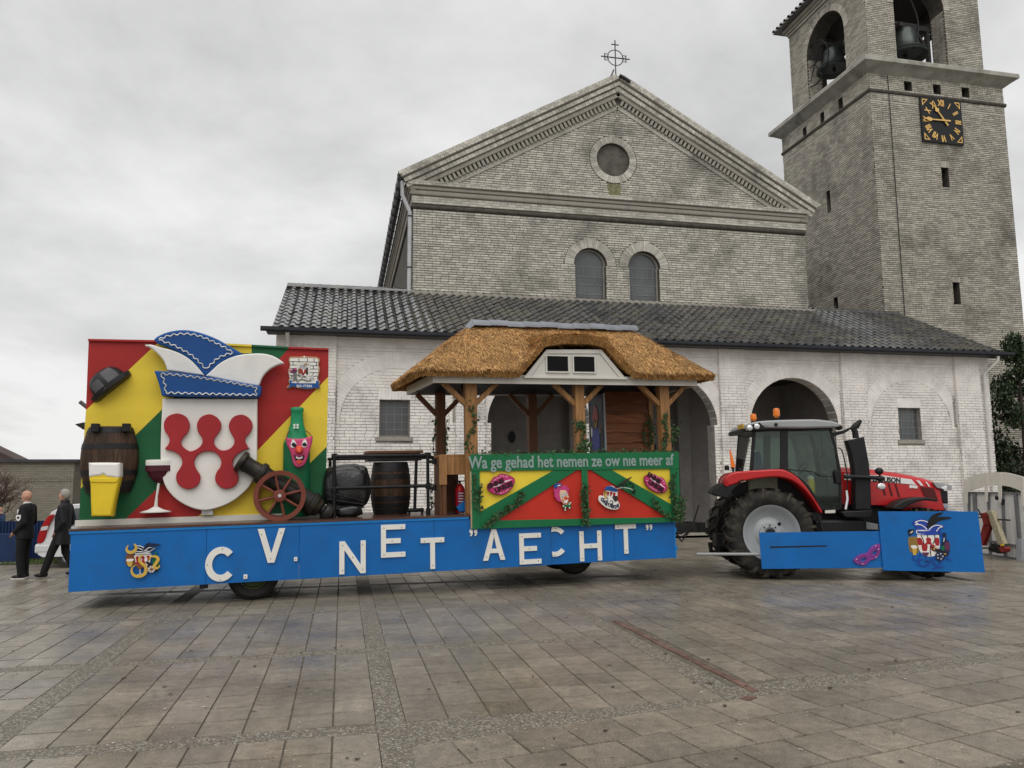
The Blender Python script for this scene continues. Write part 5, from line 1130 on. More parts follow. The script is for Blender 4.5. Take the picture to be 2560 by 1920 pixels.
# thatch: one thick shaped skin plus loose straws
E0s, E1s, E0d, E1d = S0-.27, S1+.33, D0-.16, D1+.22; ZE, ZR = 3.875, 4.93; KF = (ZR-ZE)/((E1d-E0d)/2); KS0 = (ZR-ZE)/(4.05-E0s); KS1 = (ZR-ZE)/(E1s-7.5)
DPT = [(4.50,3.6),(4.62,3.95),(5.10,4.50),(5.45,4.56),(6.0,4.57),(6.30,4.50),(6.80,3.95),(6.92,3.6)]
def dprof(s):
    if s <= DPT[0][0] or s >= DPT[-1][0]: return 3.5
    for (a, za), (b, zb) in zip(DPT, DPT[1:]):
        if a <= s <= b: return za+(zb-za)*(s-a)/(b-a)
def LE(d): return E0s-.20*(d-E0d)/2.3
def RE(d): return E1s-.10*(d-E0d)/2.3
def sminf(v, k=.1): 
    m = min(v); return m-k*math.log(sum(math.exp(-(x-m)/k) for x in v))
def zt(s, d, wob=True):
    z = sminf([ZE+KF*(d-E0d), ZE+KF*(E1d-d), ZE+KS0*(s-LE(d)), ZE+KS1*(RE(d)-s)], .035)
    z2 = dprof(s)-.02*(d-E0d) if d < .9 else 3.5
    m = max(z, z2); z = m+.05*math.log(math.exp((z-m)/.05)+math.exp((z2-m)/.05)) if z2 > 3.55 else z
    if wob: z += .01*sin(s*5.1+d*3)+.006*sin(s*13+2+d*7)
    return z
NS, ND = 150, 56; ws = []
th = MB(); top = []; bot_ = []
for i in range(NS+1):
    for j in range(ND+1):
        d = E0d+(E1d-E0d)*j/ND; s = LE(d)+(RE(d)-LE(d))*i/NS; z = zt(s, d); j1 = R.gauss(0, .007)
        top.append((s+j1, d+R.gauss(0, .007), z+R.gauss(0, .006))); ins = .035
        bs_ = min(max(s, LE(d)+ins), RE(d)-ins); bd = min(max(d, E0d+ins), E1d-ins); bot_.append((bs_, bd, max(zt(bs_, bd, False)-.17, 3.735)+R.gauss(0, .006)))
W_ = ND+1
th.add(top, [(i*W_+j, (i+1)*W_+j, (i+1)*W_+j+1, i*W_+j+1) for i in range(NS) for j in range(ND)], True)
th.add(bot_, [(i*W_+j, i*W_+j+1, (i+1)*W_+j+1, (i+1)*W_+j) for i in range(NS) for j in range(ND)], True)
rim = [i*W_ for i in range(NS+1)]+[NS*W_+j for j in range(1, ND+1)]+[i*W_+ND for i in range(NS-1, -1, -1)]+[j for j in range(ND-1, 0, -1)]
vv = [top[i] for i in rim]+[bot_[i] for i in rim]; n = len(rim)
th.add(vv, [(i, n+i, n+(i+1) % n, (i+1) % n) for i in range(n)], True)
tho = th.build('thatch', 'thatch_core', hut)
st = MB(); q = random.Random(2)
def straw(p, dr, L, w):
    up_ = Vector((q.gauss(0, .3), q.gauss(0, .3), 1)); sd_ = dr.cross(up_)
    if sd_.length < 1e-4: return
    sd_.normalize(); sd_ *= w/2; p = Vector(p); e2 = p+dr*L
    st.add([p-sd_, p+sd_, e2+sd_*.5, e2-sd_*.5], [(0,1,2,3)], r=q.random()*.98+.01)
for _ in range(34000):
    d = q.uniform(E0d, E0d+(E1d-E0d)*.62) if q.random() < .85 else q.uniform(E0d, E1d); s = q.uniform(LE(d), RE(d)); z = zt(s, d); h = .02
    gx = (zt(s+h, d)-z)/h; gy = (zt(s, d+h)-z)/h; gl_ = hypot(gx, gy)
    if gl_ < .05: dn = Vector((q.gauss(0, 1), q.gauss(0, 1), 0)).normalized()
    else: dn = Vector((-gx/gl_, -gy/gl_, -gl_)).normalized()
    dn = (dn+Vector((q.gauss(0, .22), q.gauss(0, .22), q.gauss(0, .12)+.1))).normalized()
    straw((s, d, z+.004), dn, q.uniform(.05, .15)*(1.6 if gl_ < .3 and q.random() < .3 else 1), q.uniform(.006, .014))
for _ in range(7000):                    # cut ends along the eaves
    k = q.randrange(n); a = Vector(top[rim[k]]); b = Vector(bot_[rim[k]]); t = q.random(); p = a.lerp(b, t)
    if p.y > 1.4 and q.random() < .7: continue
    straw(p, Vector((q.gauss(0, .4)+(-1 if p.x < S0 else 1 if p.x > S1 else 0), -1 if p.y < .1 else q.gauss(0, .4), -.5+q.gauss(0, .3))).normalized(), q.uniform(.015, .045), q.uniform(.006, .012))
for _ in range(900):                     # ruffled straw over the dormer
    s = q.uniform(4.9, 6.6); d = q.uniform(E0d+.05, .7); straw((s, d, zt(s, d)+.02), Vector((q.gauss(0, 1), -.6+q.gauss(0, .5), q.gauss(0, .25))).normalized(), q.uniform(.12, .3), q.uniform(.006, .012))
straw((5.17, E0d-.02, 4.45), Vector((.75,-.1,-.55)).normalized(), .3, .012)
tag(st.build('straw', 'straw', tho), kind='stuff')
rg = MB()
for i in range(10):
    x = 3.98+i*.35; z = ZR+.0+.01*sin(i*2.1); rg.lathe([(.13,-.01),(.14,.0),(.135,.2),(.13,.37)], 10, Matrix.Translation((x, (E0d+E1d)/2, z-.03)) @ Matrix.Rotation(pi/2, 4, 'Y'), a0=pi/2, a1=3*pi/2)
    rg.build('ridge_cap', 'ridge_lead', hut); rg = MB()
MB().add([(3.98,(E0d+E1d)/2-.17,ZR-.05),(3.98,(E0d+E1d)/2+.17,ZR-.05),(3.98,(E0d+E1d)/2,ZR+.13),(3.62,(E0d+E1d)/2,ZR-.3)],[(0,2,3),(2,1,3)]).build('ridge_cap', 'ridge_lead', hut)
# dormer
dm = [(4.707,3.771),(5.145,4.281),(6.247,4.308),(6.733,3.758)]; di = [(4.825,3.781),(5.164,4.207),(6.219,4.231),(6.607,3.768)]
shape('dormer_front', dm, -.12, .04, 'fascia_white', hut, bev=.003)
shape('dormer_trim', [dm, di], -.145, .03, 'fascia_white', hut, bev=.003)
MB().box(dm[0][0]-.02, dm[3][0]+.02, -.17, -.1, dm[0][1]-.035, dm[0][1]+.005).build('dormer_sill', 'fascia_white', hut, bev=.004)
for w4 in ([(5.121,4.184),(5.588,4.195),(5.577,3.848),(5.111,3.841)], [(5.652,4.188),(6.12,4.198),(6.107,3.847),(5.64,3.84)]):
    (x0, z1), (x1, _), (_, z0) = w4[0], w4[1], w4[2]
    w = MB().box(x0+.02, x1-.02, -.128, -.121, z0+.02, z1-.02).build('dormer_window', 'black_glass', hut)
    f = MB(); f.box(x0, x0+.025, -.155, -.12, z0, z1); f.box(x1-.025, x1, -.155, -.12, z0, z1); f.box(x0+.025, x1-.025, -.155, -.12, z0, z0+.025); f.box(x0+.025, x1-.025, -.155, -.12, z1-.025, z1); f.build('frame', 'fascia_white', w)
# plank cabin inside the hut
cab_ = fthing('plank_cabin', 'small cabin of reddish waney-edged planks inside the thatched hut', 'cabin')
CS0, CS1, CD0, CD1 = 6.79, 7.86, 1.15, 1.92
MB().box(CS0+.03, CS1, CD0+.03, CD1, Z1+.05, 3.62).build('cabin_core', 'oak_dark', cab_)
zb = 1.3; i = 0
while zb < 3.62:
    h = R.uniform(.19, .235); pts_ = [(CS0+.03, zb+.225), (CS1-.06, zb+.225)]; xs = [CS1-.06-(CS1-CS0-.09)*t/9 for t in range(10)]
    pts_ += [(x, zb+R.gauss(0, .008)+.012*sin(x*7+i*2)) for x in xs]
    me = curve_mesh('plank', [pts_], .022); me.transform(XZ); me.transform(Matrix.Translation((0, CD0+.012, 0)) @ Matrix.Translation((0, 0, zb)) @ Matrix.Rotation(radians(-9), 4, 'X') @ Matrix.Translation((0, -.022, -zb)))
    me.materials.append(MATS['plank_red']); obj('plank', me, cab_); zb += h; i += 1
MB().box(CS1-.06, CS1+.03, CD0-.04, CD0+.05, Z1+.05, 3.62).build('corner_post', 'oak_post', cab_, bev=.01)
MB().box(CS0-.0, CS0+.03, CD0-.03, CD0+.03, Z1+.05, 3.62).build('corner_trim', 'crest_grey', cab_, bev=.005)
dr = MB().box(CS0-.012, CS0+.02, CD0+.035, CD1, Z1+.05, 3.62).build('painted_side', 'cabin_navy', cab_)
MB().box(CS0-.02, CS0+.02, CD1, CD1+.03, Z1+.05, 3.62).build('corner_trim', 'crest_grey', cab_)
JM = Matrix.Translation((CS0-.014, CD0+.42, 0)) @ Matrix.Rotation(-pi/2, 4, 'Z')
for nm, m_, pl in (('jester_hat', 'emblem_red', [(-.16,3.12),(-.1,3.3),(0,3.42),(.1,3.3),(.16,3.12),(.05,3.05),(-.05,3.05)]), ('jester_face', 'crest_tan', [(-.08,3.08),(.08,3.08),(.07,2.95),(0,2.88),(-.07,2.95)]), ('jester_tunic', 'crest_blue', [(-.16,2.9),(.16,2.9),(.2,2.6),(.12,2.45),(-.12,2.45),(-.2,2.6)]),
    ('jester_leggings', 'bottle_green_dark', [(-.12,2.44),(.12,2.44),(.15,2.2),(.04,2.2),(0,2.36),(-.06,2.2),(-.15,2.2)]), ('jester_shoe', 'crest_tan', [(-.15,2.19),(-.07,2.19),(-.05,1.98),(-.13,1.9),(-.2,1.98),(-.14,2.0)]), ('jester_shoe', 'crest_tan', [(.07,2.19),(.15,2.19),(.17,2.02),(.09,1.94),(.02,2.02),(.09,2.05)]), ('jester_hand', 'foam_white', [(-.26,2.9),(-.2,2.95),(-.18,2.8),(-.25,2.75)]), ('jester_hand', 'crest_tan', [(.2,2.9),(.26,2.95),(.28,2.82),(.22,2.78)])):
    shape(nm, smooth(pl, 3), -.006, .006, m_, dr, M=JM)

# ---------------------------------------------------------------- bar counter in front of the hut
bar = fthing('bar_counter', 'green framed bar front with red and yellow fields and grey lettering below the thatched roof', 'bar')
BD = -.06
shape('red_field', [(3.759,2.083),(7.76,2.036),(7.738,1.02),(3.755,1.062)], BD+.025, .03, 'bar_red', bar)
shape('yellow_field', [(3.821,2.068),(5.346,2.047),(3.823,1.268)], BD+.019, .0055, 'bar_yellow', bar); shape('yellow_field', [(6.316,2.04),(7.679,2.031),(7.638,1.269)], BD+.019, .0055, 'bar_yellow', bar)
fr_ = [('band', '570,912 1937,895 1940,1005 572,1022', 0)]
def rail_(nm, pl, d): shape(nm, pl, d, .03, 'bar_green', bar, bev=.003)
rail_('diagonal', [(5.241,2.035),(5.699,2.035),(4.14,1.165),(3.83,1.028),(3.835,1.327)], BD-.006); rail_('diagonal', [(5.984,2.029),(6.393,2.027),(7.632,1.327),(7.618,1.077),(7.52,1.097)], BD-.006)
rail_('bottom_rail', [(4.121,1.166),(5.787,1.138),(5.914,1.139),(7.597,1.097),(7.592,1.006),(3.83,1.028)], BD-.009)
rail_('upright', [(3.686,2.052),(3.837,2.052),(3.835,1.033),(3.686,1.033)], BD-.012); rail_('upright', [(7.62,2.021),(7.805,2.02),(7.786,1.013),(7.602,1.008)], BD-.012); rail_('upright', [(5.79,2.036),(5.908,2.033),(5.909,1.011),(5.789,1.004)], BD-.014)
shape('name_board', [(3.672,2.35),(7.814,2.346),(7.803,2.017),(3.675,2.052)], BD-.02, .045, 'bar_green', bar, bev=.004)
shape('edge_strip', [(3.664,2.053),(3.689,2.052),(3.691,1.033),(3.667,1.039)], BD-.005, .08, 'bare_edge', bar)
tc_ = [(3.704,2.205),(7.769,2.196),(5.657,2.201)]
me = text_mesh('lettering', 'Wa ge gehad het nemen ze ow n\u0131e meer af', .25, .012, .006, 1.); xs = [v.co.x for v in me.vertices]; me.transform(Matrix.Diagonal(((tc_[1][0]-tc_[0][0])/(max(xs)-min(xs)), 1.2, 1, 1)))
me.transform(XZ); me.transform(Matrix.Translation((tc_[2][0], BD-.024, tc_[2][1]-.012)) @ Matrix.Rotation(atan2(tc_[0][1]-tc_[1][1], tc_[1][0]-tc_[0][0]), 4, 'Y')); me.materials.clear(); me.materials.append(MATS['sign_grey']); obj('lettering', me, bar)
MB().box(3.72, 7.76, .0, .07, Z1+.05, 2.3).build('counter_back', 'oak_dark', bar); MB().box(3.68, 7.8, .0, .4, 2.3, 2.34).build('counter_top', 'oak_dark', bar, bev=.01)
# signs on the bar
def lips(label, s_, tlines, txy, roll):
    t = fthing('lips_sign', label, 'sign'); o = shape('lips', s_, BD-.05, .03, 'lip_dark', t, bev=.006)
    c = Vector((sum(p[0] for p in s_)/len(s_), sum(p[1] for p in s_)/len(s_)))
    f = [((p[0]-c.x)*.93+c.x, (p[1]-c.y)*.93+c.y) for p in s_]; shape('lip_face', f, BD-.056, .008, 'lip_pink', o)
    w_, h_ = max(abs(p[0]-c.x) for p in s_), max(abs(p[1]-c.y) for p in s_)
    hl = MB()
    for k in range(26):
        a = 2*pi*k/26+.1; 
        if abs(sin(a-roll)) < .35: continue
        i = min(range(len(f)), key=lambda z: abs(atan2(f[z][1]-c.y, f[z][0]-c.x)-((a+pi) % (2*pi)-pi))); p1 = c+(Vector(f[i])-c)*.96; p0 = c+(Vector(f[i])-c)*R.uniform(.66, .8)
        st_ = stroke([(p0.x, p0.y), ((p0.x+p1.x)/2, (p0.y+p1.y)/2), (p1.x, p1.y)], .012, taper=True); hl.add([(x, BD-.0575, z) for x, z in st_], [tuple(range(len(st_)))])
    hl.build('highlights', 'mask_pale', o)
    m_ = stroke([(c.x-w_*.75*cos(roll), c.y-w_*.75*sin(roll)), (c.x-w_*.3*cos(roll), c.y-w_*.3*sin(roll)-.01), (c.x+w_*.3*cos(roll), c.y+w_*.3*sin(roll)+.012), (c.x+w_*.75*cos(roll), c.y+w_*.75*sin(roll))], .028, taper=True)
    shape('teeth_gap', m_, BD-.06, .006, 'pure_white', o)
    for (b_, (x, z), fw_) in zip(tlines, txy, (w_*1.15, w_*1.3)): text('lettering', b_, .115, (x, BD-.066, z), 'ink_plum', o, .012, .006, 1., -roll if False else roll, fit=fw_)
mat('mask_pale', (.78,.5,.58), .5, 0); mat('ink_plum', (.035,.006,.016), .5, 0)
lips('big pink lips sign with dark lettering on the left yellow field of the bar', smooth([(3.96,1.742),(3.973,1.806),(4.033,1.868),(4.093,1.94),(4.161,1.958),(4.187,1.986),(4.238,2.0),(4.305,1.988),(4.389,1.958),(4.457,1.92),(4.48,1.882),(4.476,1.826),(4.453,1.778),(4.409,1.714),(4.332,1.651),(4.246,1.617),(4.162,1.616),(4.071,1.642),(3.996,1.689)], 3), ('ENNE', 'LINKSE'), [(4.12,1.822),(4.266,1.754)], radians(20))
lips('smaller pink lips sign with dark lettering on the right yellow field of the bar', smooth([(7.035,1.855),(7.081,1.908),(7.16,1.922),(7.24,1.929),(7.298,1.907),(7.355,1.87),(7.415,1.869),(7.471,1.81),(7.497,1.738),(7.522,1.665),(7.5,1.603),(7.439,1.569),(7.359,1.561),(7.243,1.593),(7.138,1.657),(7.063,1.739)], 3), ('ENNE', 'LINKSE'), [(7.236,1.851),(7.268,1.699)], radians(-33))
cl_ = fthing('clown_sign', 'painted clown head with pink curls and green bow on the red field of the bar', 'sign')
shape('curls', smooth([(5.219,1.684),(5.23,1.733),(5.282,1.724),(5.318,1.748),(5.362,1.73),(5.398,1.758),(5.451,1.757),(5.485,1.735),(5.52,1.701),(5.514,1.668),(5.492,1.652),(5.517,1.61),(5.489,1.578),(5.435,1.547),(5.406,1.465),(5.353,1.455),(5.292,1.477),(5.267,1.511),(5.233,1.561),(5.235,1.618)], 3), BD-.045, .035, 'hair_pink', cl_, bev=.006)
shape('little_hat', smooth([(5.229,1.709),(5.235,1.766),(5.284,1.798),(5.337,1.793),(5.372,1.788),(5.376,1.763),(5.345,1.751),(5.3,1.748),(5.282,1.716)], 3), BD-.06, .03, 'cap_blue', cl_, bev=.006); shape('hat_stripe', smooth([(5.283,1.744),(5.314,1.771),(5.354,1.763),(5.318,1.749)], 3), BD-.063, .01, 'pure_white', cl_)
fc = shape('face', smooth([(5.33,1.583),(5.342,1.665),(5.386,1.668),(5.43,1.671),(5.465,1.645),(5.489,1.586),(5.51,1.545),(5.503,1.479),(5.475,1.414),(5.439,1.403),(5.396,1.425),(5.362,1.475),(5.342,1.525)], 3), BD-.055, .03, 'skin_paint', cl_, bev=.005)
for s_, m_, d in (([(5.348,1.582),(5.375,1.61),(5.405,1.581),(5.399,1.54),(5.364,1.537)], 'crest_grey', .058), ([(5.41,1.605),(5.442,1.629),(5.472,1.595),(5.458,1.563),(5.423,1.572)], 'crest_grey', .058), ([(5.365,1.573),(5.383,1.585),(5.399,1.568),(5.386,1.544),(5.369,1.549)], 'pure_white', .061), ([(5.426,1.592),(5.441,1.604),(5.456,1.592),(5.447,1.575),(5.432,1.576)], 'pure_white', .061), ([(5.374,1.565),(5.383,1.571),(5.39,1.56),(5.38,1.552)], 'ink_black', .064), ([(5.435,1.588),(5.444,1.592),(5.447,1.582),(5.438,1.578)], 'ink_black', .064), ([(5.408,1.539),(5.44,1.555),(5.47,1.542),(5.465,1.513),(5.425,1.506)], 'nose_red', .068), ([(5.368,1.508),(5.407,1.494),(5.46,1.505),(5.501,1.545),(5.495,1.479),(5.462,1.418),(5.422,1.424),(5.388,1.466)], 'bar_red', .06), ([(5.398,1.486),(5.442,1.485),(5.482,1.504),(5.467,1.447),(5.44,1.431),(5.414,1.449)], 'pure_white', .063)):
    shape('face_paint', smooth(s_, 3), BD-d, .006, m_, fc)
bw_ = shape('bow_tie', smooth([(5.378,1.409),(5.421,1.391),(5.448,1.394),(5.502,1.446),(5.546,1.436),(5.539,1.346),(5.512,1.33),(5.473,1.365),(5.446,1.349),(5.436,1.304),(5.41,1.309),(5.394,1.359)], 3), BD-.05, .03, 'bottle_green_dark', cl_, bev=.005)
for p in [(5.394,1.384),(5.433,1.354),(5.427,1.313),(5.51,1.413),(5.512,1.347),(5.533,1.437)]: shape('bow_spot', circle(p[0], p[1], .014, 8), BD-.054, .006, 'foam_white', bw_)
cs = fthing('club_crest_sign', 'white oval crest sign with blue cap and long feathers on the bar', 'sign')
shape('crest_board', smooth([(6.097,1.476),(6.103,1.528),(6.142,1.555),(6.198,1.543),(6.206,1.612),(6.25,1.646),(6.262,1.706),(6.32,1.727),(6.414,1.711),(6.478,1.64),(6.485,1.569),(6.471,1.465),(6.515,1.394),(6.512,1.324),(6.463,1.286),(6.377,1.285),(6.265,1.315),(6.173,1.378),(6.118,1.432)], 3), BD-.045, .035, 'foam_white', cs, bev=.006)
shape('cap', smooth([(6.217,1.66),(6.262,1.715),(6.329,1.726),(6.395,1.703),(6.451,1.667),(6.493,1.652),(6.458,1.614),(6.335,1.635)], 3), BD-.058, .02, 'cap_blue', cs, bev=.004)
for s_ in ([(6.268,1.619),(6.315,1.609),(6.304,1.574),(6.283,1.531)], [(6.334,1.617),(6.381,1.607),(6.36,1.564),(6.331,1.53)], [(6.39,1.598),(6.438,1.588),(6.426,1.536),(6.388,1.528)]): shape('red_emblem', smooth(s_, 3), BD-.05, .008, 'emblem_red', cs)
shape('barrel', smooth([(6.201,1.621),(6.259,1.637),(6.255,1.541),(6.208,1.542)], 3), BD-.051, .008, 'crest_tan', cs)
shape('small_glass', smooth([(6.219,1.581),(6.257,1.58),(6.244,1.506),(6.221,1.507)], 3), BD-.056, .008, 'crest_gold', cs); shape('small_cannon', smooth([(6.378,1.529),(6.464,1.535),(6.48,1.465),(6.422,1.431),(6.377,1.503)], 3), BD-.053, .008, 'chassis', cs)
for s_ in ([(6.21,1.49),(6.254,1.524),(6.281,1.471),(6.242,1.446),(6.289,1.436)], [(6.317,1.435),(6.356,1.451),(6.382,1.407),(6.325,1.391),(6.372,1.385)]): shape('scroll', stroke(smooth(s_, 5, (), False), .012), BD-.051, .006, 'ink_black', cs)
ar_ = [(6.163,1.483),(6.185,1.452),(6.222,1.416),(6.249,1.393),(6.286,1.375),(6.333,1.356),(6.37,1.342),(6.413,1.334),(6.451,1.339),(6.487,1.355)]; 
for i, (c_, p) in enumerate(zip('CVNETAECHT', ar_)):
    a0 = ar_[max(i-1, 0)]; a1 = ar_[min(i+1, 9)]; text('lettering', c_, .085, (p[0], BD-.05, p[1]), 'crest_navy', cs, .008, .004, .9, atan2(a1[1]-a0[1], a1[0]-a0[0]))
fe = [(6.419,1.685),(6.581,1.777),(6.764,1.883)]
MB().tube([(p[0], BD-.08-.02*i, p[1]) for i, p in enumerate(fe)], [.006,.005,.003], 5).build('feather_quill', 'oak_dark', cs); shape('feather', stroke(smooth(fe, 6, (), False), .05, taper=True), BD-.1, .006, 'hat_black', cs)
MB().tube([(p[0], BD-.07-.01*i, p[1]) for i, p in enumerate([(6.452,1.671),(6.577,1.69),(6.711,1.669),(6.786,1.632)])], .007, 5).build('feather_quill', 'foam_white', cs)
fz = MB()
for (x, z) in [(6.579,1.734),(6.637,1.741),(6.705,1.766),(6.763,1.755),(6.78,1.702),(6.796,1.631),(6.804,1.596),(6.765,1.597)]:
    for k in range(14): a = q.uniform(0, 6.3); l_ = q.uniform(.02, .07); fz.tube([(x, BD-.09, z), (x+l_*cos(a)*.5, BD-.1+q.gauss(0, .02), z+l_*sin(a)*.5), (x+l_*cos(a), BD-.09, z+l_*sin(a))], .003, 4)
tag(fz.build('feather_fluff', 'hat_black', cs), kind='stuff')

# ---------------------------------------------------------------- ivy
LEAF = [(0,0),(.35,-.12),(.5,.2),(.28,.42),(.3,.75),(0,1.0),(-.3,.75),(-.28,.42),(-.5,.2),(-.35,-.12)]
def ivy(label, path, n, spread, sz=.045, seed=1, grp='ivy vines trained over the hut'):
    t = fthing('ivy_vine', label, 'ivy', grp); rq = random.Random(seed); P_ = [Vector(p) for p in path]; Ls = [(P_[i+1]-P_[i]).length for i in range(len(P_)-1)]; tot = sum(Ls)
    MB().tube([tuple(p) for p in P_], .006, 5).build('stem', 'ivy_stem', t); mb = MB()
    for _ in range(n):
        u_ = rq.random()*tot; i = 0
        while u_ > Ls[i] and i < len(Ls)-1: u_ -= Ls[i]; i += 1
        c = P_[i].lerp(P_[i+1], min(1, u_/Ls[i]))+Vector((rq.gauss(0, spread), -abs(rq.gauss(0, .02))-.01, rq.gauss(0, spread)))
        s_ = sz*rq.uniform(.6, 1.25); M = Matrix.Translation(c) @ Matrix.Rotation(rq.uniform(0, 6.3), 4, 'Y') @ Matrix.Rotation(rq.gauss(0, .5), 4, 'X') @ Matrix.Rotation(rq.gauss(0, .4), 4, 'Z')
        vs = [(x*s_, -abs(x)*s_*.25, z*s_) for x, z in LEAF]; mb.add(vs, [(0,1,2,3,4,5),(5,6,7,8,9,0)], r=rq.random()*.98+.01, M=M)
    tag(mb.build('leaves', 'ivy_leaf', t), kind='stuff')
def at(pl, d): return [(x, d, z) for x, z in pl]
ivy('ivy climbing the left front post of the thatched hut', at([(3.677,3.257),(3.76,3.104),(3.8,2.938),(3.725,2.744),(3.652,2.58),(3.677,2.387)], .07), 70, .035, seed=1)
ivy('ivy down the left side of the dark rear corner post', at([(3.35,3.086),(3.322,2.751),(3.304,2.509),(3.334,2.358)], 1.63), 36, .02, seed=2)
ivy('ivy down the right side of the dark rear corner post', at([(3.58,3.101),(3.564,2.81),(3.559,2.445),(3.548,2.324)], 1.63), 34, .02, seed=3)
ivy('ivy at the foot of the rear post beside the railing', at([(3.187,1.938),(3.164,1.709),(3.173,1.481),(3.195,1.38)], 1.2), 34, .025, seed=4)
ivy('thin ivy garland lying along the top of the green name board', at([(3.694,2.361),(4.331,2.361),(5.059,2.37),(5.808,2.378),(6.422,2.367),(7.052,2.373),(7.794,2.364)], -.03), 230, .018, seed=5)
ivy('ivy on the middle front post ending in a thick clump', at([(5.754,2.962),(5.766,2.76),(5.871,2.962),(5.921,2.817),(5.873,2.587),(5.853,2.444),(5.913,2.415)], .06), 110, .04, seed=6)
ivy('leafy ivy clump at the foot of the middle front post', at([(5.753,2.443),(5.832,2.513),(5.924,2.527),(5.968,2.469),(5.858,2.399)], .0), 90, .04, seed=7)
ivy('ivy trailing down the right corner of the plank cabin', at([(7.793,3.133),(7.819,2.941),(7.824,2.687),(7.76,2.434)], 1.1), 80, .035, seed=8); ivy('thin ivy strand hanging on the plank front of the cabin', at([(7.717,3.007),(7.648,2.816),(7.664,2.626),(7.719,2.467)], 1.12), 36, .03, seed=9)
ivy('ivy climbing the right front post of the thatched hut', at([(7.668,3.108),(7.581,2.959),(7.649,2.75),(7.599,2.542),(7.558,2.38)], .07), 110, .03, seed=10)
ivy('ivy sprig sticking out to the right of the hut', at([(7.739,2.931),(7.815,2.811),(7.915,2.811),(7.774,2.662),(7.748,2.483)], .12), 70, .04, seed=11)
ivy('ivy down the left green upright of the bar', at([(3.724,1.989),(3.748,1.813),(3.739,1.572),(3.757,1.371)], BD-.03), 50, .02, seed=12); ivy('ivy hanging on the left yellow field beside the upright', at([(3.854,1.811),(3.817,1.623),(3.826,1.462),(3.834,1.328)], BD-.03), 34, .018, seed=13)
ivy('ivy running down the left diagonal board of the bar', at([(4.622,1.655),(4.57,1.52),(4.381,1.391),(4.18,1.276),(4.01,1.162),(3.874,1.055)], BD-.04), 190, .028, seed=14)
ivy('thick ivy down the centre upright of the bar', at([(5.82,1.748),(5.796,1.567),(5.828,1.372),(5.8,1.178),(5.845,1.024)], BD-.05), 200, .04, seed=15)
ivy('thin ivy along the right diagonal board of the bar', at([(7.19,1.456),(7.293,1.282),(7.446,1.162),(7.585,1.071)], BD-.04), 70, .025, seed=16)
ivy('thick ivy down the right green upright of the bar', at([(7.638,1.892),(7.602,1.69),(7.638,1.458),(7.66,1.255),(7.712,1.038)], BD-.05), 200, .04, seed=17); ivy('ivy hanging round the lower right corner of the bar', at([(7.813,1.51),(7.835,1.306),(7.809,1.133),(7.77,1.019)], BD-.0), 110, .04, seed=18)

# ---------------------------------------------------------------- things standing on the deck
DZ = Z1+.05
bt = fthing('barrel_table', 'brown oak barrel with a square dark table top standing on the float deck', 'barrel')
bq = [(2.416,1.281),(2.419,2.272),(2.103,2.277),(2.739,2.266),(2.05,1.847),(2.812,1.829),(1.946,2.487),(3.013,2.474)]; bxc = (bq[4][0]+bq[5][0])/2; rT = (bq[3][0]-bq[2][0])/2; rM = (bq[5][0]-bq[4][0])/2; BH_ = bq[1][1]-DZ
barrel(bt, (bxc, 1.45, DZ), BH_, rT, rM, 24, 1., (.06,.17,.3,.72,.86,.95))
tz = [(2.411,2.481),(2.411,2.331)]
MB().box(bq[6][0], bq[7][0], 1.1, 1.8, tz[0][1]-.05, tz[0][1]).build('table_top', 'oak_dark', bt, bev=.006); MB().box(bq[6][0]+.02, bq[7][0]-.02, 1.15, 1.75, tz[1][1]-.04, tz[1][1]).build('lower_shelf', 'barrel_hoop', bt, bev=.006)
MB().box(bxc-.3, bxc+.3, 1.25, 1.65, tz[1][1]+.001, tz[0][1]-.051).build('table_core', 'chassis', bt)
rl = fthing('scaffold_railing', 'black scaffold tube railing between the striped board and the bar', 'railing')
a_ = [(1.32,2.372),(2.996,2.363),(2.978,1.287),(1.319,1.292),(1.323,1.808),(2.983,1.804)]
def tb(nm, p, r=.03): MB().tube(p, r, 12).build(nm, 'scaffold_black', rl)
zt_, zm_ = (a_[0][1]+a_[1][1])/2, (a_[4][1]+a_[5][1])/2; xa, xb = a_[0][0], a_[1][0]
for x in (xa, xb): tb('upright', [(x,.5,DZ),(x,.5,zt_)])
tb('rail', [(xa,.5,zt_),(xb,.5,zt_)]); tb('rail', [(xa,.5,zm_),(xb,.5,zm_)])
for x in (xa, xb):
    for z in (zt_, zm_): tb('clamp', [(x,.5,z-.06),(x,.5,z+.05)], .042); tb('clamp', [(x-.05,.5,z),(x+.06,.5,z)], .04)
    tb('base_socket', [(x,.5,DZ),(x,.5,DZ+.12)], .042)
for z in (zt_-.12, zm_-.04): tb('end_clamp', [(xb,.5,z),(xb+.13,.5,z)], .03); tb('end_clamp', [(xb+.12,.5,z-.05),(xb+.12,.5,z+.05)], .04)
tb('rail', [(xa-.05,2.1,zt_-.0),(3.4,2.1,zt_)]); tb('upright', [(xa,2.1,DZ),(xa,2.1,zt_)])
gt = fthing('gate_post_stand', 'short black tube post on a flat foot beside the railing', 'post')
gx = [(2.837,2.379),(2.794,1.368),(2.665,1.328),(2.964,1.339)]
MB().tube([(gx[1][0],.8,DZ+.08),(gx[0][0],.8,gx[0][1])], .03, 12).build('tube', 'scaffold_black', gt); MB().tube([(gx[2][0],.8,DZ+.08),(gx[3][0],.8,DZ+.08)], .035, 12).build('foot', 'scaffold_black', gt)
for x in (gx[2][0]+.03, gx[3][0]-.03): MB().tube([(x,.8,DZ),(x,.8,DZ+.09)], .022, 8).build('peg', 'scaffold_black', gt)
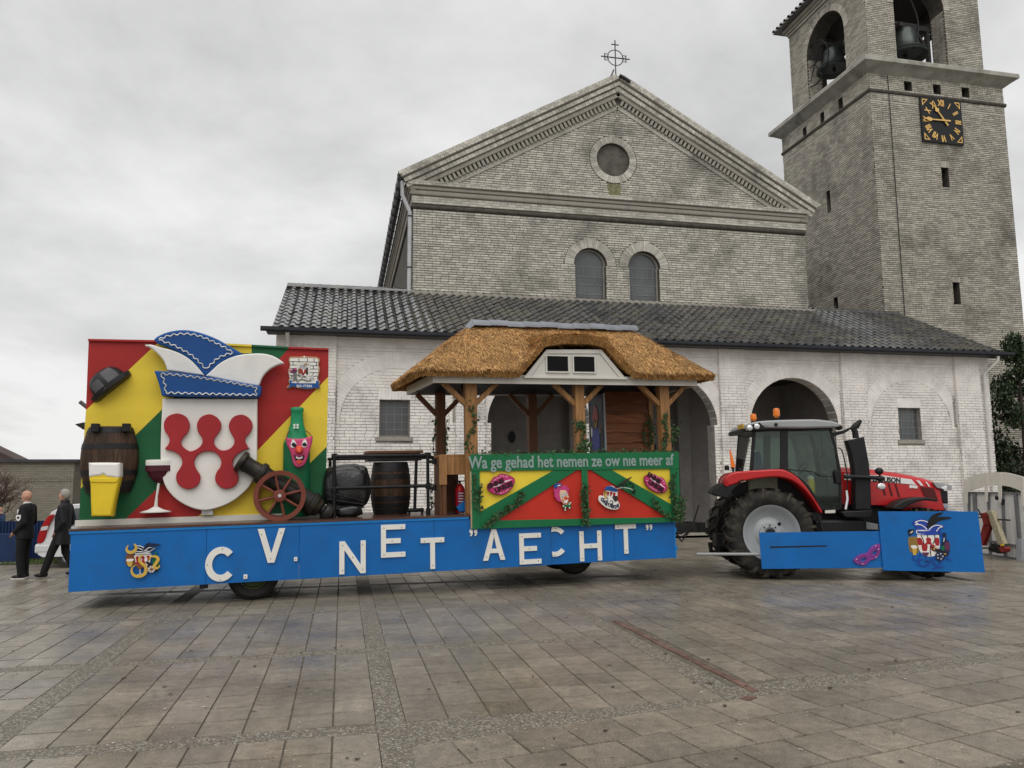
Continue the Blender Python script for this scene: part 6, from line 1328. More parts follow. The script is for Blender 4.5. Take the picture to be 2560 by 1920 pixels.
MB().tube([(gx[0][0],.8,gx[0][1]-.05),(gx[0][0],.8,gx[0][1]+.04)], .045, 12).build('clamp', 'scaffold_black', gt)
def lump(t, c, r, seed, nm='plastic_wrap'):
    rq = random.Random(seed); ph = [(rq.uniform(0, 6.3), rq.uniform(2, 6), rq.uniform(0, 6.3)) for _ in range(7)]; mb = MB(); n_, m_ = 40, 26; vs = []; fs = []
    for j in range(m_+1):
        te = pi*j/m_
        for i in range(n_):
            p = 2*pi*i/n_; d = Vector((sin(te)*cos(p), sin(te)*sin(p), -cos(te))); k = 1+sum(.022*sin(d.x*f*1.3+a)*sin(d.z*f+b) for a, f, b in ph)+.02*sin(p*9+3*te)*sin(te)
            e = lambda v: math.copysign(abs(v)**.62, v)
            vs.append((c[0]+r[0]*e(d.x)*k, c[1]+r[1]*e(d.y)*k, c[2]+r[2]*e(d.z)*k))
    fs = [(j*n_+i, j*n_+(i+1) % n_, (j+1)*n_+(i+1) % n_, (j+1)*n_+i) for j in range(m_) for i in range(n_)]
    mb.add(vs, fs, True).build(nm, 'bin_bag', t)
sk = fthing('covered_loudspeaker', 'large bulky loudspeaker wrapped in black plastic beside the striped board', 'loudspeaker')
lb = [(1.195,2.216),(2.008,1.446)]; lump(sk, ((lb[0][0]+lb[1][0])/2-.05, .95, (lb[0][1]+lb[1][1])/2), ((lb[1][0]-lb[0][0])/2+.03, .33, (lb[0][1]-lb[1][1])/2+.02), 3)
mb = MB(); cx_ = (lb[0][0]+lb[1][0])/2
for k in range(3): mb.tube([(cx_-.4,.6,lb[1][1]+.28-.1*k),(cx_-.1,.58,lb[1][1]+.22-.1*k),(cx_+.25,.6,lb[1][1]+.12-.06*k)], .012, 6)
mb.build('tie_cord', 'bin_bag', sk)
sk2 = fthing('covered_box', 'low box wrapped in black plastic on the deck under the covered loudspeaker', 'box')
lb2 = [(1.335,1.505),(1.815,1.257)]; lump(sk2, ((lb2[0][0]+lb2[1][0])/2, .8, (lb2[0][1]+DZ)/2), ((lb2[1][0]-lb2[0][0])/2+.02, .25, (lb2[0][1]-DZ)/2), 5)
bx2 = fthing('wooden_locker', 'brown wooden locker between the rear and front posts at the end of the bar', 'cupboard')
MB().box(3.2, 3.66, .32, .36, 2.0, 2.33).build('upper_board', 'oak_post', bx2, bev=.006); MB().box(3.17, 3.31, .28, .315, 1.82, 2.345).build('corner_board', 'oak_post', bx2, bev=.006); MB().box(3.2, 3.66, .95, 1.0, DZ, 2.33).build('back_board', 'oak_dark', bx2); MB().box(3.2, 3.24, .36, .95, DZ, 2.33).build('side_board', 'oak_dark', bx2); MB().box(3.2, 3.66, .32, 1.0, 2.33, 2.37).build('top_board', 'oak_post', bx2, bev=.006); MB().box(3.23,3.3,.3,.33,DZ,1.82).build('leg', 'oak_dark', bx2)
fx = fthing('fire_extinguisher', 'red fire extinguisher with black hose in front of the wooden locker', 'fire extinguisher')
e1 = [(3.613,1.828),(3.598,1.396),(3.518,1.59),(3.7,1.585)]; ex, er = e1[0][0], (e1[3][0]-e1[2][0])/2
MB().lathe([(er*.9,DZ+.01),(er,DZ+.03),(er,e1[0][1]-.1),(er*.8,e1[0][1]-.05),(er*.35,e1[0][1])], 20, Matrix.Translation((ex,.6,0))).build('cylinder', 'ext_red', fx)
MB().tube([(ex,.6,e1[0][1]),(ex,.6,e1[0][1]+.05)], .022, 8).box(ex-.02,ex+.12,.58,.62,e1[0][1]+.04,e1[0][1]+.06).build('valve', 'scaffold_black', fx); MB().tube([(ex,.6,e1[0][1]+.04),(ex-.11,.56,e1[0][1]+.03),(ex-.16,.54,e1[0][1]-.15),(ex-.12,.52,DZ+.12),(ex-.07,.52,DZ+.06)], .012, 8).build('hose', 'scaffold_black', fx)
MB().lathe([(er+.002,DZ+.12),(er+.002,e1[0][1]-.14)], 10, Matrix.Translation((ex,.6,0)), a0=pi*1.25, a1=pi*1.75).build('label_band', 'lip_dark', fx)
for k in range(4): MB().box(ex-.05,ex+.05,.6-er*1.0-.006,.6-er*.9,e1[0][1]-.18-k*.05,e1[0][1]-.165-k*.05).build('label_line', 'panel_trim', fx)
bl = fthing('blue_wedge', 'small blue wooden block leaning at the foot of the front post', 'block')
shape('block', [(3.497,1.407),(3.652,1.52),(3.682,1.331),(3.544,1.328)], .35, .1, 'float_blue', bl, bev=.004)
# emblem cut-outs on the rear skirt panel
cr1 = fthing('skirt_crest', 'small carved crest with gold scrolls on the rear blue skirt board of the float', 'crest')
def cw(nm, s_, y, m_, n_=3, th=.02): shape(nm, smooth(s_, n_), -y, th, m_, cr1, bev=.003)
cw('barrel', [(-1.898,0.824),(-1.885,0.857),(-1.776,0.851),(-1.759,0.817),(-1.759,0.696),(-1.892,0.703)], .03, 'crest_brown'); cw('shield', [(-1.764,0.857),(-1.542,0.856),(-1.543,0.761),(-1.558,0.699),(-1.619,0.648),(-1.682,0.661),(-1.746,0.695),(-1.763,0.759)], .032, 'foam_white')
for s_ in ([(-1.758,0.808),(-1.734,0.827),(-1.708,0.81),(-1.716,0.779),(-1.71,0.747),(-1.739,0.744),(-1.749,0.771)], [(-1.675,0.804),(-1.65,0.825),(-1.626,0.801),(-1.636,0.775),(-1.629,0.738),(-1.664,0.74),(-1.661,0.776)], [(-1.602,0.818),(-1.579,0.828),(-1.553,0.811),(-1.565,0.785),(-1.568,0.749),(-1.589,0.754),(-1.586,0.786)], [(-1.752,0.74),(-1.626,0.738),(-1.617,0.702),(-1.671,0.687),(-1.738,0.699)]): cw('red_emblem', s_, .04, 'emblem_red')
cw('cap', [(-1.793,0.962),(-1.781,0.984),(-1.731,0.991),(-1.672,0.972),(-1.64,0.955),(-1.645,0.915),(-1.587,0.952),(-1.528,0.956),(-1.465,0.944),(-1.527,0.913),(-1.56,0.888),(-1.538,0.86),(-1.542,0.849),(-1.752,0.863),(-1.778,0.896),(-1.771,0.925)], .045, 'crest_navy')
cwl = MB()
for s_ in ([(-1.756,0.985),(-1.706,0.987),(-1.642,0.955),(-1.651,0.915),(-1.713,0.949),(-1.759,0.96)], [(-1.632,0.905),(-1.566,0.954),(-1.469,0.945),(-1.558,0.89),(-1.632,0.905)], [(-1.778,0.898),(-1.669,0.891),(-1.538,0.862),(-1.752,0.863),(-1.778,0.898)]): cwl.tube([(x, -.048, z) for x, z in s_], .006, 5)
cwl.build('cap_braid', 'pure_white', cr1)
for s_ in ([(-1.637,0.928),(-1.605,0.985),(-1.547,1.025)], [(-1.629,0.936),(-1.567,0.983),(-1.483,0.993),(-1.394,0.98)]): shape('feather', stroke(smooth(s_, 6, (), False), .045, taper=True), -.05, .01, 'crest_navy', cr1)
cw('beer_glass', [(-1.877,0.756),(-1.802,0.75),(-1.808,0.676),(-1.858,0.677)], .045, 'crest_gold'); cw('beer_foam', [(-1.884,0.765),(-1.88,0.787),(-1.791,0.787),(-1.788,0.764),(-1.806,0.75),(-1.877,0.751)], .05, 'foam_white')
cw('bottle', [(-1.483,0.871),(-1.452,0.869),(-1.454,0.811),(-1.421,0.764),(-1.41,0.696),(-1.417,0.637),(-1.459,0.626),(-1.511,0.687),(-1.514,0.769),(-1.477,0.812)], .034, 'bottle_green_dark'); cw('wine_glass', [(-1.744,0.697),(-1.642,0.696),(-1.649,0.65),(-1.681,0.62),(-1.719,0.64)], .05, 'crest_brown')
shape('glass_stem', stroke([(-1.687,0.621),(-1.683,0.553)], .018), -.048, .012, 'crest_grey', cr1); cw('glass_foot', [(-1.733,0.54),(-1.683,0.558),(-1.641,0.546),(-1.679,0.542)], .048, 'crest_grey'); cw('cannon', [(-1.605,0.719),(-1.585,0.741),(-1.516,0.683),(-1.433,0.616),(-1.436,0.571),(-1.475,0.582),(-1.544,0.653)], .042, 'ink_black')
cwc = (-1.52,0.614); shape('cannon_wheel', circle(cwc[0], cwc[1], .052, 18), -.05, .012, 'foam_white', cr1)
for k in range(4): shape('cannon_spoke', stroke([(cwc[0]+.05*cos(k*.785), cwc[1]+.05*sin(k*.785)), (cwc[0]-.05*cos(k*.785), cwc[1]-.05*sin(k*.785))], .009), -.054, .006, 'crest_brown', cr1)
for s_ in ([(-1.865,1.006),(-1.886,0.966),(-1.883,0.921),(-1.848,0.893),(-1.807,0.891),(-1.77,0.916),(-1.755,0.96),(-1.769,1.006),(-1.794,1.016)], [(-1.642,0.829),(-1.675,0.831),(-1.699,0.796),(-1.694,0.746),(-1.655,0.704),(-1.616,0.67),(-1.6,0.625),(-1.608,0.567),(-1.641,0.529),(-1.699,0.514),(-1.757,0.526),(-1.796,0.568),(-1.806,0.627),(-1.787,0.666),(-1.742,0.695)], [(-1.56,0.757),(-1.54,0.801),(-1.499,0.813),(-1.447,0.797),(-1.429,0.755),(-1.453,0.711),(-1.477,0.672),(-1.472,0.636),(-1.442,0.625),(-1.409,0.646),(-1.408,0.677)]): shape('gold_scroll', stroke(smooth(s_, 5, (), False), .05, taper=True), -.058, .014, 'crest_gold', cr1, bev=.003)

# ---------------------------------------------------------------- tractor
mat('tractor_red', (.47,.012,.014), .28, .05, 2, coat=.4); mat('tractor_black', (.013,.013,.014), .5, .2, 5, .001, 40); mat('cab_grey', (.32,.33,.335), .4, .06, 3); mat('rim_grey', (.42,.44,.45), .4, .1, 3, metal=.1, dirt=.3, dcol=(.2,.19,.17), ds=3)
mat('tyre', (.021,.02,.018), .8, .3, 5, .002, 60, dirt=.7, dcol=(.085,.07,.05), ds=5); mat('lug', (.03,.027,.023), .8, .3, 8, dirt=.6, dcol=(.12,.1,.075), ds=9)
mat('amber', (.75,.19,.015), .2, .1, 8, spec=.6); mat('orange_plate', (.85,.2,.03), .4, .05); mat('lamp_lens', (.75,.76,.77), .12, .1, 9, metal=.5); mat('chrome', (.7,.71,.72), .15, .1, metal=1.); mat('decal_white', (.78,.77,.75), .4, .03); mat('mesh_dark', (.09,.012,.012), .6, .1); mat('seat_blue', (.02,.03,.08), .8, .2); mat('interior_beige', (.28,.29,.22), .7, .1); mat('plate_yellow', (.75,.45,.02), .4, .03); mat('mask_violet', (.22,.045,.27), .45, .08); mat('red_lens', (.35,.01,.01), .2, .05)
def glassmat(name, tint, refl):
    m = bpy.data.materials.new(name); m.use_nodes = True; t = m.node_tree; t.nodes.clear(); L = t.links.new; MATS[name] = m
    a = t.nodes.new('ShaderNodeBsdfTransparent'); a.inputs[0].default_value = (*tint, 1); g_ = t.nodes.new('ShaderNodeBsdfGlossy'); g_.inputs['Roughness'].default_value = .03; g_.inputs[0].default_value = (.9,.95,.93,1)
    f = t.nodes.new('ShaderNodeFresnel'); f.inputs[0].default_value = refl; x = t.nodes.new('ShaderNodeMixShader'); o = t.nodes.new('ShaderNodeOutputMaterial'); L(f.outputs[0], x.inputs[0]); L(a.outputs[0], x.inputs[1]); L(g_.outputs[0], x.inputs[2]); L(x.outputs[0], o.inputs[0])
glassmat('cab_glass', (.80,.89,.84), 1.5)
TLOC, TROT = (8.2, 13.7, 0), (0, 0, radians(-17))
def tthing(nm, lab, cat): return thing(nm, lab, cat, TLOC, TROT)
trac = tthing('tractor', 'red farm tractor with grey cab roof and black exhaust, hitched to the float', 'tractor')
def T(nm, s_, d, th, m_, bev=.0, par=None, sm_=0, sharp=()): return shape(nm, smooth(s_, sm_, sharp) if sm_ else s_, d, th, m_, par or trac, bev=bev)
def big_wheel(x, yc, r, w, rimr, nl, side):
    h = bpy.data.objects.new('wheel', None); COL.objects.link(h); h.parent = trac
    M = Matrix.Translation((x, yc, r)) @ Matrix.Rotation(pi/2 if side < 0 else -pi/2, 4, 'X')       # local +z points outwards
    k = w/2; rb = r-.05
    ty = MB().lathe([(rimr*.98,k-.09),(rimr,k-.05),(rimr*1.06,k-.02),(rimr+(rb-rimr)*.5,k+.01),(rb*.93,k-.015),(rb*.985,k-.06),(rb,k-.14),(rb,-k+.14),(rb*.985,-k+.06),(rb*.93,-k+.015),(rimr*1.06,-k+.02),(rimr,-k+.05),(rimr*.98,-k+.09)], 56, M, cap=False).build('tyre', 'tyre', h)
    for i in range(nl):
        for sg in (1, -1):
            a = 2*pi*(i+(.5 if sg < 0 else 0))/nl; secs = []
            for (wp, rr, da, hh) in ((-.03, rb-.01, -.0, .055), (k*.35, rb-.01, .05, .055), (k*.75, rb-.012, .12, .055), (k*.96, rb-.05, .16, .055), (k*1.02, rb-.13, .175, .03)):
                hw = .034/rr; c = a+da; sec = []
                for (t_, ra) in ((-hw, rr-.02), (-hw*.75, rr+hh), (hw*.75, rr+hh), (hw, rr-.02)): sec.append((ra*cos(c+t_), ra*sin(c+t_), sg*wp))
                secs.append(sec if sg > 0 else sec[::-1])
            MB().loft(secs, True, False, M=M).build('lug', 'lug', ty)
    MB().lathe([(.01,k-.2),(.1,k-.2),(.11,k-.17),(.19,k-.17),(.2,k-.22),(rimr*.55,k-.27),(rimr*.8,k-.2),(rimr*.88,k-.12),(rimr*.97,k-.05),(rimr*1.01,k-.035),(rimr*.99,-k+.05),(.08,-k+.05)], 48, M).build('rim', 'rim_grey', h)
    for i in range(8): MB().lathe([(.016,0),(.014,.025)], 8, M @ Matrix.Translation((.15*cos(i*.785), .15*sin(i*.785), k-.17))).build('wheel_nut', 'chassis', h)
    MB().lathe([(.01,k-.165),(.085,k-.165),(.085,k-.13),(.01,k-.12)], 16, M).build('hub_cap', 'tractor_black', h)
    MB().lathe([(.001,k-.238),(.034,k-.238)], 12, M @ Matrix.Translation((rimr*.48*cos(.7), rimr*.48*sin(.7), .012))).build('rim_hole', 'tractor_black', h)
big_wheel(0, .31, .885, .60, .545, 20, -1); big_wheel(0, 2.09, .885, .60, .545, 20, 1)
big_wheel(3.04, .46, .68, .50, .38, 18, -1); big_wheel(3.04, 1.94, .68, .50, .38, 18, 1)
bd = MB(); bd.box(-.35,.75,.75,1.65,.55,1.25); bd.box(.6,3.35,.9,1.5,.55,1.45); bd.box(-.1,.1,.5,1.9,.75,1.0); bd.box(2.9,3.2,.6,1.8,.55,.8); bd.box(3.3,3.75,.95,1.45,.75,1.3); bd.build('chassis_block', 'tractor_black', trac, bev=.03)
MB().box(.95,1.95,.42,.85,.62,1.12).build('fuel_tank', 'tractor_black', trac, bev=.05); MB().box(.95,1.55,.3,.45,.5,.56).box(.95,1.55,.3,.45,.8,.84).build('cab_step', 'tractor_black', trac)
MB().tube([(1.0,.35,1.2),(1.05,.3,.9),(1.2,.28,.55)], .03, 8).build('step_bar', 'tractor_black', trac)
T('engine_cover', [(1.853,1.103),(2.263,1.018),(2.269,0.905),(1.842,0.92)], .7, .2, 'cab_grey', .01)
# hood
secs = []
for s, zt_h, zb_h, w in ((1.60,2.175,1.42,.45),(2.2,2.15,1.40,.45),(2.78,2.065,1.40,.45),(3.1,2.005,1.36,.44),(3.34,1.945,1.32,.43),(3.55,1.87,1.29,.41),(3.66,1.80,1.30,.37),(3.72,1.70,1.34,.30)):
    hz_ = zt_h-zb_h; P_ = [(-w,zb_h),(-w,zt_h-.2),(-w*.97,zt_h-.12),(-w*.82,zt_h-.05),(-w*.45,zt_h-.012),(0,zt_h)]; P_ = P_+[(-a, b) for a, b in P_[::-1][1:]]
    secs.append([(s, 1.2+a, b) for a, b in P_])
MB().loft(secs).build('hood', 'tractor_red', trac)
def side(nm, s_, m_, th=.006, off=.004, sm_=0, par=None): return T(nm, s_, .75-off-th+.002, th, m_, 0, par, sm_)
stp = side('hood_stripe', [(1.678,2.034),(2.205,2.004),(2.461,1.993),(2.992,1.913),(3.08,1.801),(2.452,1.867),(2.197,1.886),(1.671,1.909)], 'decal_white')
tx = [(2.175,1.938),(2.776,1.882),(2.477,1.949),(2.746,1.862)]
me = text_mesh('lettering', 'FERGUSON', .135, .004, .006, 1.); xs = [v.co.x for v in me.vertices]; me.transform(Matrix.Diagonal(((tx[1][0]-tx[0][0])/(max(xs)-min(xs)), 1.05, 1, 1))); me.transform(XZ)
me.transform(Matrix.Translation(((tx[0][0]+tx[1][0])/2, .739, (tx[0][1]+tx[1][1])/2-.005)) @ Matrix.Rotation(atan2(tx[0][1]-tx[1][1], tx[1][0]-tx[0][0])*.7, 4, 'Y')); me.materials.clear(); me.materials.append(MATS['ink_black']); obj('lettering', me, trac)
sv = (1.832,1.809); text('lettering', '76', .09, (sv[0]+.05, .741, sv[1]), 'decal_white', trac, .004, .003)
for s_ in ([(3.08,1.899),(3.149,1.886),(3.224,1.777),(3.162,1.791)], [(3.262,1.865),(3.289,1.861),(3.352,1.758),(3.32,1.766)]): side('stripe_slash', s_, 'decal_white')
side('badge', [(2.938,1.769),(2.965,1.799),(3.009,1.795),(3.097,1.781),(3.087,1.729),(2.993,1.743),(2.96,1.73)], 'decal_white', sm_=3)
for k in range(3):
    dx = k*105
    s_ = {0: [(2.387,1.838),(2.431,1.831),(2.479,1.589),(2.435,1.593)], 1: [(2.521,1.833),(2.559,1.828),(2.615,1.575),(2.568,1.579)], 2: [(2.654,1.823),(2.69,1.817),(2.754,1.557),(2.707,1.561)]}[k]
    side('louvre', s_, 'mesh_dark', .004, .003)
side('mesh_panel', [(3.155,1.762),(3.419,1.731),(3.491,1.467),(3.231,1.572)], 'mesh_dark', .004, .003)
T('headlight', [(3.413,1.849),(3.593,1.814),(3.676,1.789),(3.663,1.699),(3.585,1.707),(3.474,1.74)], .735, .5, 'cab_grey', .01); T('headlight_lens', [(3.557,1.746),(3.615,1.765),(3.67,1.778),(3.661,1.704),(3.592,1.71)], .728, .1, 'lamp_lens', .006, None, 3)
T('headlight', [(3.761,1.844),(3.951,1.807),(4.037,1.781),(4.024,1.687),(3.942,1.695),(3.826,1.73)], 1.3, .25, 'cab_grey', .01)
T('grille', [(3.535,1.691),(3.711,1.677),(3.7,1.424),(3.595,1.429)], .79, .82, 'tractor_black', .02); T('grille_foot', [(3.596,1.424),(3.7,1.421),(3.701,1.325),(3.618,1.312)], .8, .8, 'cab_grey', .02)
T('front_fender', [(2.393,1.344),(2.473,1.426),(2.601,1.499),(2.79,1.544),(3.038,1.561),(3.225,1.514),(3.211,1.489),(2.972,1.5),(2.783,1.45),(2.655,1.388),(2.571,1.325)], .22, .48, 'tractor_black', .02, None, 3)
T('hood_lower', [(2.175,1.426),(2.651,1.392),(3.007,1.397),(3.439,1.421),(3.531,1.291),(2.847,1.28),(2.395,1.38),(2.173,1.407)], .77, .86, 'tractor_red', .01)
# rear fender
T('rear_fender', [(0.199,2.114),(0.43,2.13),(0.601,2.091),(0.796,1.966),(0.958,1.776),(1.09,1.572),(1.193,1.383),(1.137,1.404),(1.033,1.578),(0.898,1.735),(0.734,1.873),(0.565,1.948),(0.365,1.978),(0.192,1.973)], 1.8, .6, 'tractor_red', .02)
for d0, th in ((.0, .62),):
    T('rear_fender', [(-0.897,1.862),(-0.871,1.95),(-0.808,2.022),(-0.691,2.074),(-0.471,2.1),(-0.142,2.117),(0.185,2.131),(0.346,2.094),(0.53,1.976),(0.682,1.797),(0.807,1.604),(0.904,1.427),(0.977,1.285),(0.945,1.285),(0.864,1.435),(0.753,1.599),(0.626,1.748),(0.471,1.878),(0.312,1.948),(0.123,1.977),(-0.095,1.964),(-0.341,1.933),(-0.535,1.887),(-0.701,1.833),(-0.798,1.806),(-0.88,1.817)], d0, th, 'tractor_red', .03, None, 2)
    T('mud_flap', [(-0.891,1.867),(-0.811,1.811),(-0.701,1.827),(-0.535,1.879),(-0.619,1.818),(-0.719,1.722),(-0.808,1.566),(-0.97,1.602),(-1.132,1.669),(-1.046,1.774)], d0+.02, th-.04, 'tractor_black', .015)
MB().box(-.55,-.2,.62,1.78,1.9,2.05).build('rear_deck', 'tractor_red', trac, bev=.03)
T('inner_fender_shade', smooth([(-0.649,1.772),(-0.219,1.912),(0.263,1.966),(0.622,1.864),(0.914,1.564),(1.119,1.253),(1.154,0.888),(0.988,0.889),(0.466,1.538),(-0.379,1.485)], 3), .6, .06, 'tractor_black')  # black plate added behind the rear tyre to stand for the shade there
T('tail_lamp', [(-0.893,1.917),(-0.849,1.939),(-0.792,1.847),(-0.805,1.801),(-0.87,1.812)], -.012, .1, 'red_lens', .008, None, 3)
MB().tube([(-.5,.1,2.05),(-.5,.1,2.2)], .02, 8).build('lamp_post', 'tractor_black', trac); 
op = [(-0.739,2.525),(-0.717,2.525),(-0.639,2.216),(-0.649,2.171),(-0.723,2.178)]; T('marker_plate', op, .08, .02, 'orange_plate', .002); T('marker_foot', [(-0.723,2.178),(-0.649,2.171),(-0.657,2.11),(-0.675,2.069),(-0.695,2.069),(-0.701,2.11)], .085, .02, 'tractor_black')
for p in [(-0.585,1.901),(-0.53,1.92)]: MB().ball((p[0], .0, p[1]), .022, 10).build('fender_button', 'tractor_black', trac)
MB().lathe([(.045,0),(.05,.05),(.04,.09),(.01,.1)], 14, Matrix.Translation((*(-0.534,), .1, 2.054))).build('work_lamp', 'tractor_black', trac)
MB().lathe([(.045,0),(.05,.05),(.04,.09),(.01,.1)], 14, Matrix.Translation((-.78, .2, 2.12))).build('work_lamp', 'tractor_black', trac)
# cab
frame_o = [(-0.174,2.909),(1.383,2.96),(1.467,2.581),(1.53,2.098),(1.51,1.334),(1.105,1.322),(0.917,1.665),(0.656,1.969),(0.342,2.116),(-0.273,2.078)]
holes = [[(-0.113,2.891),(0.379,2.92),(0.33,2.153),(-0.199,2.106)], [(0.525,2.918),(1.348,2.937),(1.434,2.582),(1.478,2.099),(1.462,1.362),(1.154,1.352),(0.875,1.812),(0.711,1.968),(0.491,2.123)]]
for d0 in (.48, 1.88):
    for nm_p, pl in (('rear_pillar', [(-0.174,2.909),(-0.113,2.891),(-0.199,2.106),(-0.273,2.078)]), ('middle_pillar', [(0.379,2.92),(0.525,2.921),(0.491,2.123),(0.465,2.05),(0.342,2.116)]), ('roof_rail', [(-0.174,2.912),(1.383,2.963),(1.351,2.937),(-0.113,2.891)]),
                     ('front_pillar', [(1.383,2.96),(1.467,2.581),(1.53,2.098),(1.51,1.334),(1.462,1.362),(1.478,2.099),(1.434,2.582),(1.348,2.937)]), ('door_sill', [(0.491,2.12),(0.711,1.966),(0.875,1.809),(1.154,1.349),(1.462,1.359),(1.51,1.331),(1.105,1.319),(0.917,1.662),(0.655,1.966)]), ('window_sill', [(-0.199,2.106),(0.33,2.153),(0.342,2.116),(-0.273,2.078)])):
        shape(nm_p, pl, d0, .05, 'tractor_black', trac)
    for h_ in holes: shape('cab_window', [h_], d0+.02, .008, 'cab_glass', trac)
T('door_handle', [(1.386,2.085),(1.427,2.113),(1.514,2.098),(1.512,1.873),(1.479,1.828),(1.397,1.845)], .42, .07, 'tractor_black', .015)
dl = [(0.497,2.134),(0.685,2.104),(0.906,2.089),(1.016,2.068),(1.095,2.002),(1.177,1.982),(1.385,1.986)]; MB().tube([(x, .478, z) for x, z in dl], .009, 6).build('door_rail', 'tractor_black', trac)
T('door_panel', [(0.506,2.106),(0.667,2.077),(0.717,1.977),(0.507,2.123)], .51, .02, 'interior_beige')
ff = [(1.383,2.954),(1.467,2.581),(1.53,2.098),(1.51,1.334)]; MB().loft([[(x, .53, z) for x, z in ff], [(x, 1.88, z) for x, z in ff]], closed=False, sm=False).build('windscreen', 'cab_glass', trac)
rr_ = [(-0.17,2.872),(-0.26,2.112)]; MB().loft([[(x, .53, z) for x, z in rr_], [(x, 1.88, z) for x, z in rr_]], closed=False, sm=False).build('rear_window', 'cab_glass', trac)
MB().box(-.3,1.45,.53,1.88,1.3,1.36).build('cab_floor', 'tractor_black', trac); MB().box(-.3,.8,1.5,1.87,1.36,1.85).build('side_console', 'interior_beige', trac, bev=.04); MB().box(-.3,.3,.54,.8,1.36,2.1).build('wheel_arch_lining', 'interior_beige', trac, bev=.04)
sm_o = MB(); sm_o.box(.1,.6,.95,1.45,1.75,1.9); sm_o.build('seat', 'seat_blue', trac, bev=.05); MB().box(.0,.16,.95,1.45,1.88,2.5,Matrix.Translation((.05,0,1.88)) @ Matrix.Rotation(-.12,4,'Y') @ Matrix.Translation((-.05,0,-1.88))).build('seat_back', 'seat_blue', trac, bev=.05); MB().box(.15,.5,1.05,1.35,1.36,1.75).build('seat_base', 'tractor_black', trac)
MB().box(1.15,1.45,.95,1.45,1.36,2.05).build('dashboard', 'tractor_black', trac, bev=.06); MB().tube([(.98+.2*cos(t)*.45, 1.2+.2*sin(t), 2.16+.2*cos(t)*.6) for t in [2*pi*i/24 for i in range(24)]], .016, 6, closed=True).build('steering_wheel', 'tractor_black', trac); MB().tube([(1.2,1.2,2.0),(.98,1.2,2.16)], .02, 6).build('steering_column', 'tractor_black', trac)
MB().tube([(1.35,1.0,2.85),(1.35,1.0,2.55)], .02, 6).box(1.3,1.4,.95,1.1,2.35,2.55).build('inner_mirror', 'tractor_black', trac)
# a beer bottle-shaped toy behind the door glass
bb_ = [(0.945,1.933),(1.007,1.634)]
by = tthing('foam_beer_mascot', 'yellow foam beer mug with white head behind the tractor door glass', 'beer mug'); MB().lathe([(.05,bb_[1][1]-.05),(.075,bb_[1][1]),(.08,bb_[0][1]-.08),(.07,bb_[0][1])], 14, Matrix.Translation((bb_[0][0]+.03, .66, 0))).build('mug', 'beer_yellow', by); MB().ball((bb_[0][0]+.03,.66,bb_[0][1]+.02), (.075,.075,.06)).build('foam', 'foam_white', by)
# roof
T('cab_roof', [(-0.33,2.921),(-0.302,3.041),(-0.202,3.08),(-0.046,3.107),(0.319,3.125),(0.988,3.131),(1.25,3.107),(1.477,3.059),(1.449,2.957),(0.059,2.965),(0.004,2.986),(-0.164,2.976),(-0.279,2.926)], .36, 1.68, 'cab_grey', .035, None, 2)
T('roof_recess', [(-0.303,2.922),(-0.27,3.03),(-0.057,3.08),(0.016,3.007),(0.058,2.955),(0.034,2.929)], .355, .05, 'tractor_black', .008); MB().box(-.38,1.42,.5,1.92,2.9,2.97).build('roof_lining', 'tractor_black', trac)
for p in [(-0.264,2.972),(-0.12,2.999)]: MB().lathe([(.055,0),(.055,.03),(.04,.04),(.001,.042)], 20, Matrix.Translation((p[0], .36, p[1])) @ Matrix.Rotation(pi/2, 4, 'X')).build('roof_lamp', 'lamp_lens', trac)
MB().box(-0.325-.03, -0.325-.012, .55, 1.05, 2.96, 3.07).build('number_plate', 'plate_yellow', trac); T('roof_tail', [(-0.347,2.945),(-0.312,2.973),(-0.292,2.904),(-0.333,2.887)], .4, 1.6, 'tractor_black', .01)
def beacon(px, d):
    h = bpy.data.objects.new('beacon', None); COL.objects.link(h); h.parent = trac; x, z0, z1, w = px
    MB().lathe([(w*.55,z0),(w*.6,z0+.025),(w*.95,z0+.035),(w*.98,z0+.05),(w*.9,z1-.04),(w*.75,z1-.012),(w*.3,z1)], 20, Matrix.Translation((x, d, 0))).build('amber_lens', 'amber', h); MB().tube([(x,d,z0-.1),(x,d,z0+.01)], .022, 8).ball((x,d,z0-.005), .035).build('beacon_stem', 'tractor_black', h)
beacon((0.372,3.199,3.398,0.071), .7); beacon((0.13,3.205,3.37,0.072), 1.7)
MB().ball((*(0.262,), .35, 3.035), .035).build('roof_knob', 'tractor_black', trac)
# exhaust and front of cab
T('exhaust_shroud', [(1.656,2.697),(1.981,2.764),(2.012,2.515),(2.044,2.233),(2.052,1.925),(2.03,1.319),(1.715,1.32),(1.751,1.815),(1.745,2.18),(1.708,2.462)], .36, .26, 'tractor_black', .02, None, 0)
pp_ = [(1.857,2.747),(1.851,2.876),(1.82,2.947),(1.872,2.99),(1.976,3.103)]; MB().tube([(x, .48, z) for x, z in pp_], [.062,.06,.065,.07,.035], 14).build('exhaust_tip', 'tractor_black', trac)
T('exhaust_bracket', [(1.422,2.862),(1.625,2.908),(1.773,2.969),(1.787,2.935),(1.649,2.851),(1.437,2.787)], .48, .06, 'tractor_black', .01); MB().ball((*(1.531,), .48, 2.967), (.08,.06,.06)).build('front_lamp', 'tractor_black', trac)
T('shroud_base', [(1.455,1.262),(1.506,1.295),(1.751,1.303),(2.028,1.321),(2.014,1.192),(1.958,1.156),(1.499,1.174)], .32, .4, 'tractor_black', .02)
MB().tube([(x, .44, z) for x, z in [(1.49,2.556),(1.554,2.516),(1.592,2.323),(1.63,2.04),(1.619,1.76),(1.584,1.537),(1.533,1.411)]], .013, 8).build('grab_rail', 'tractor_black', trac)
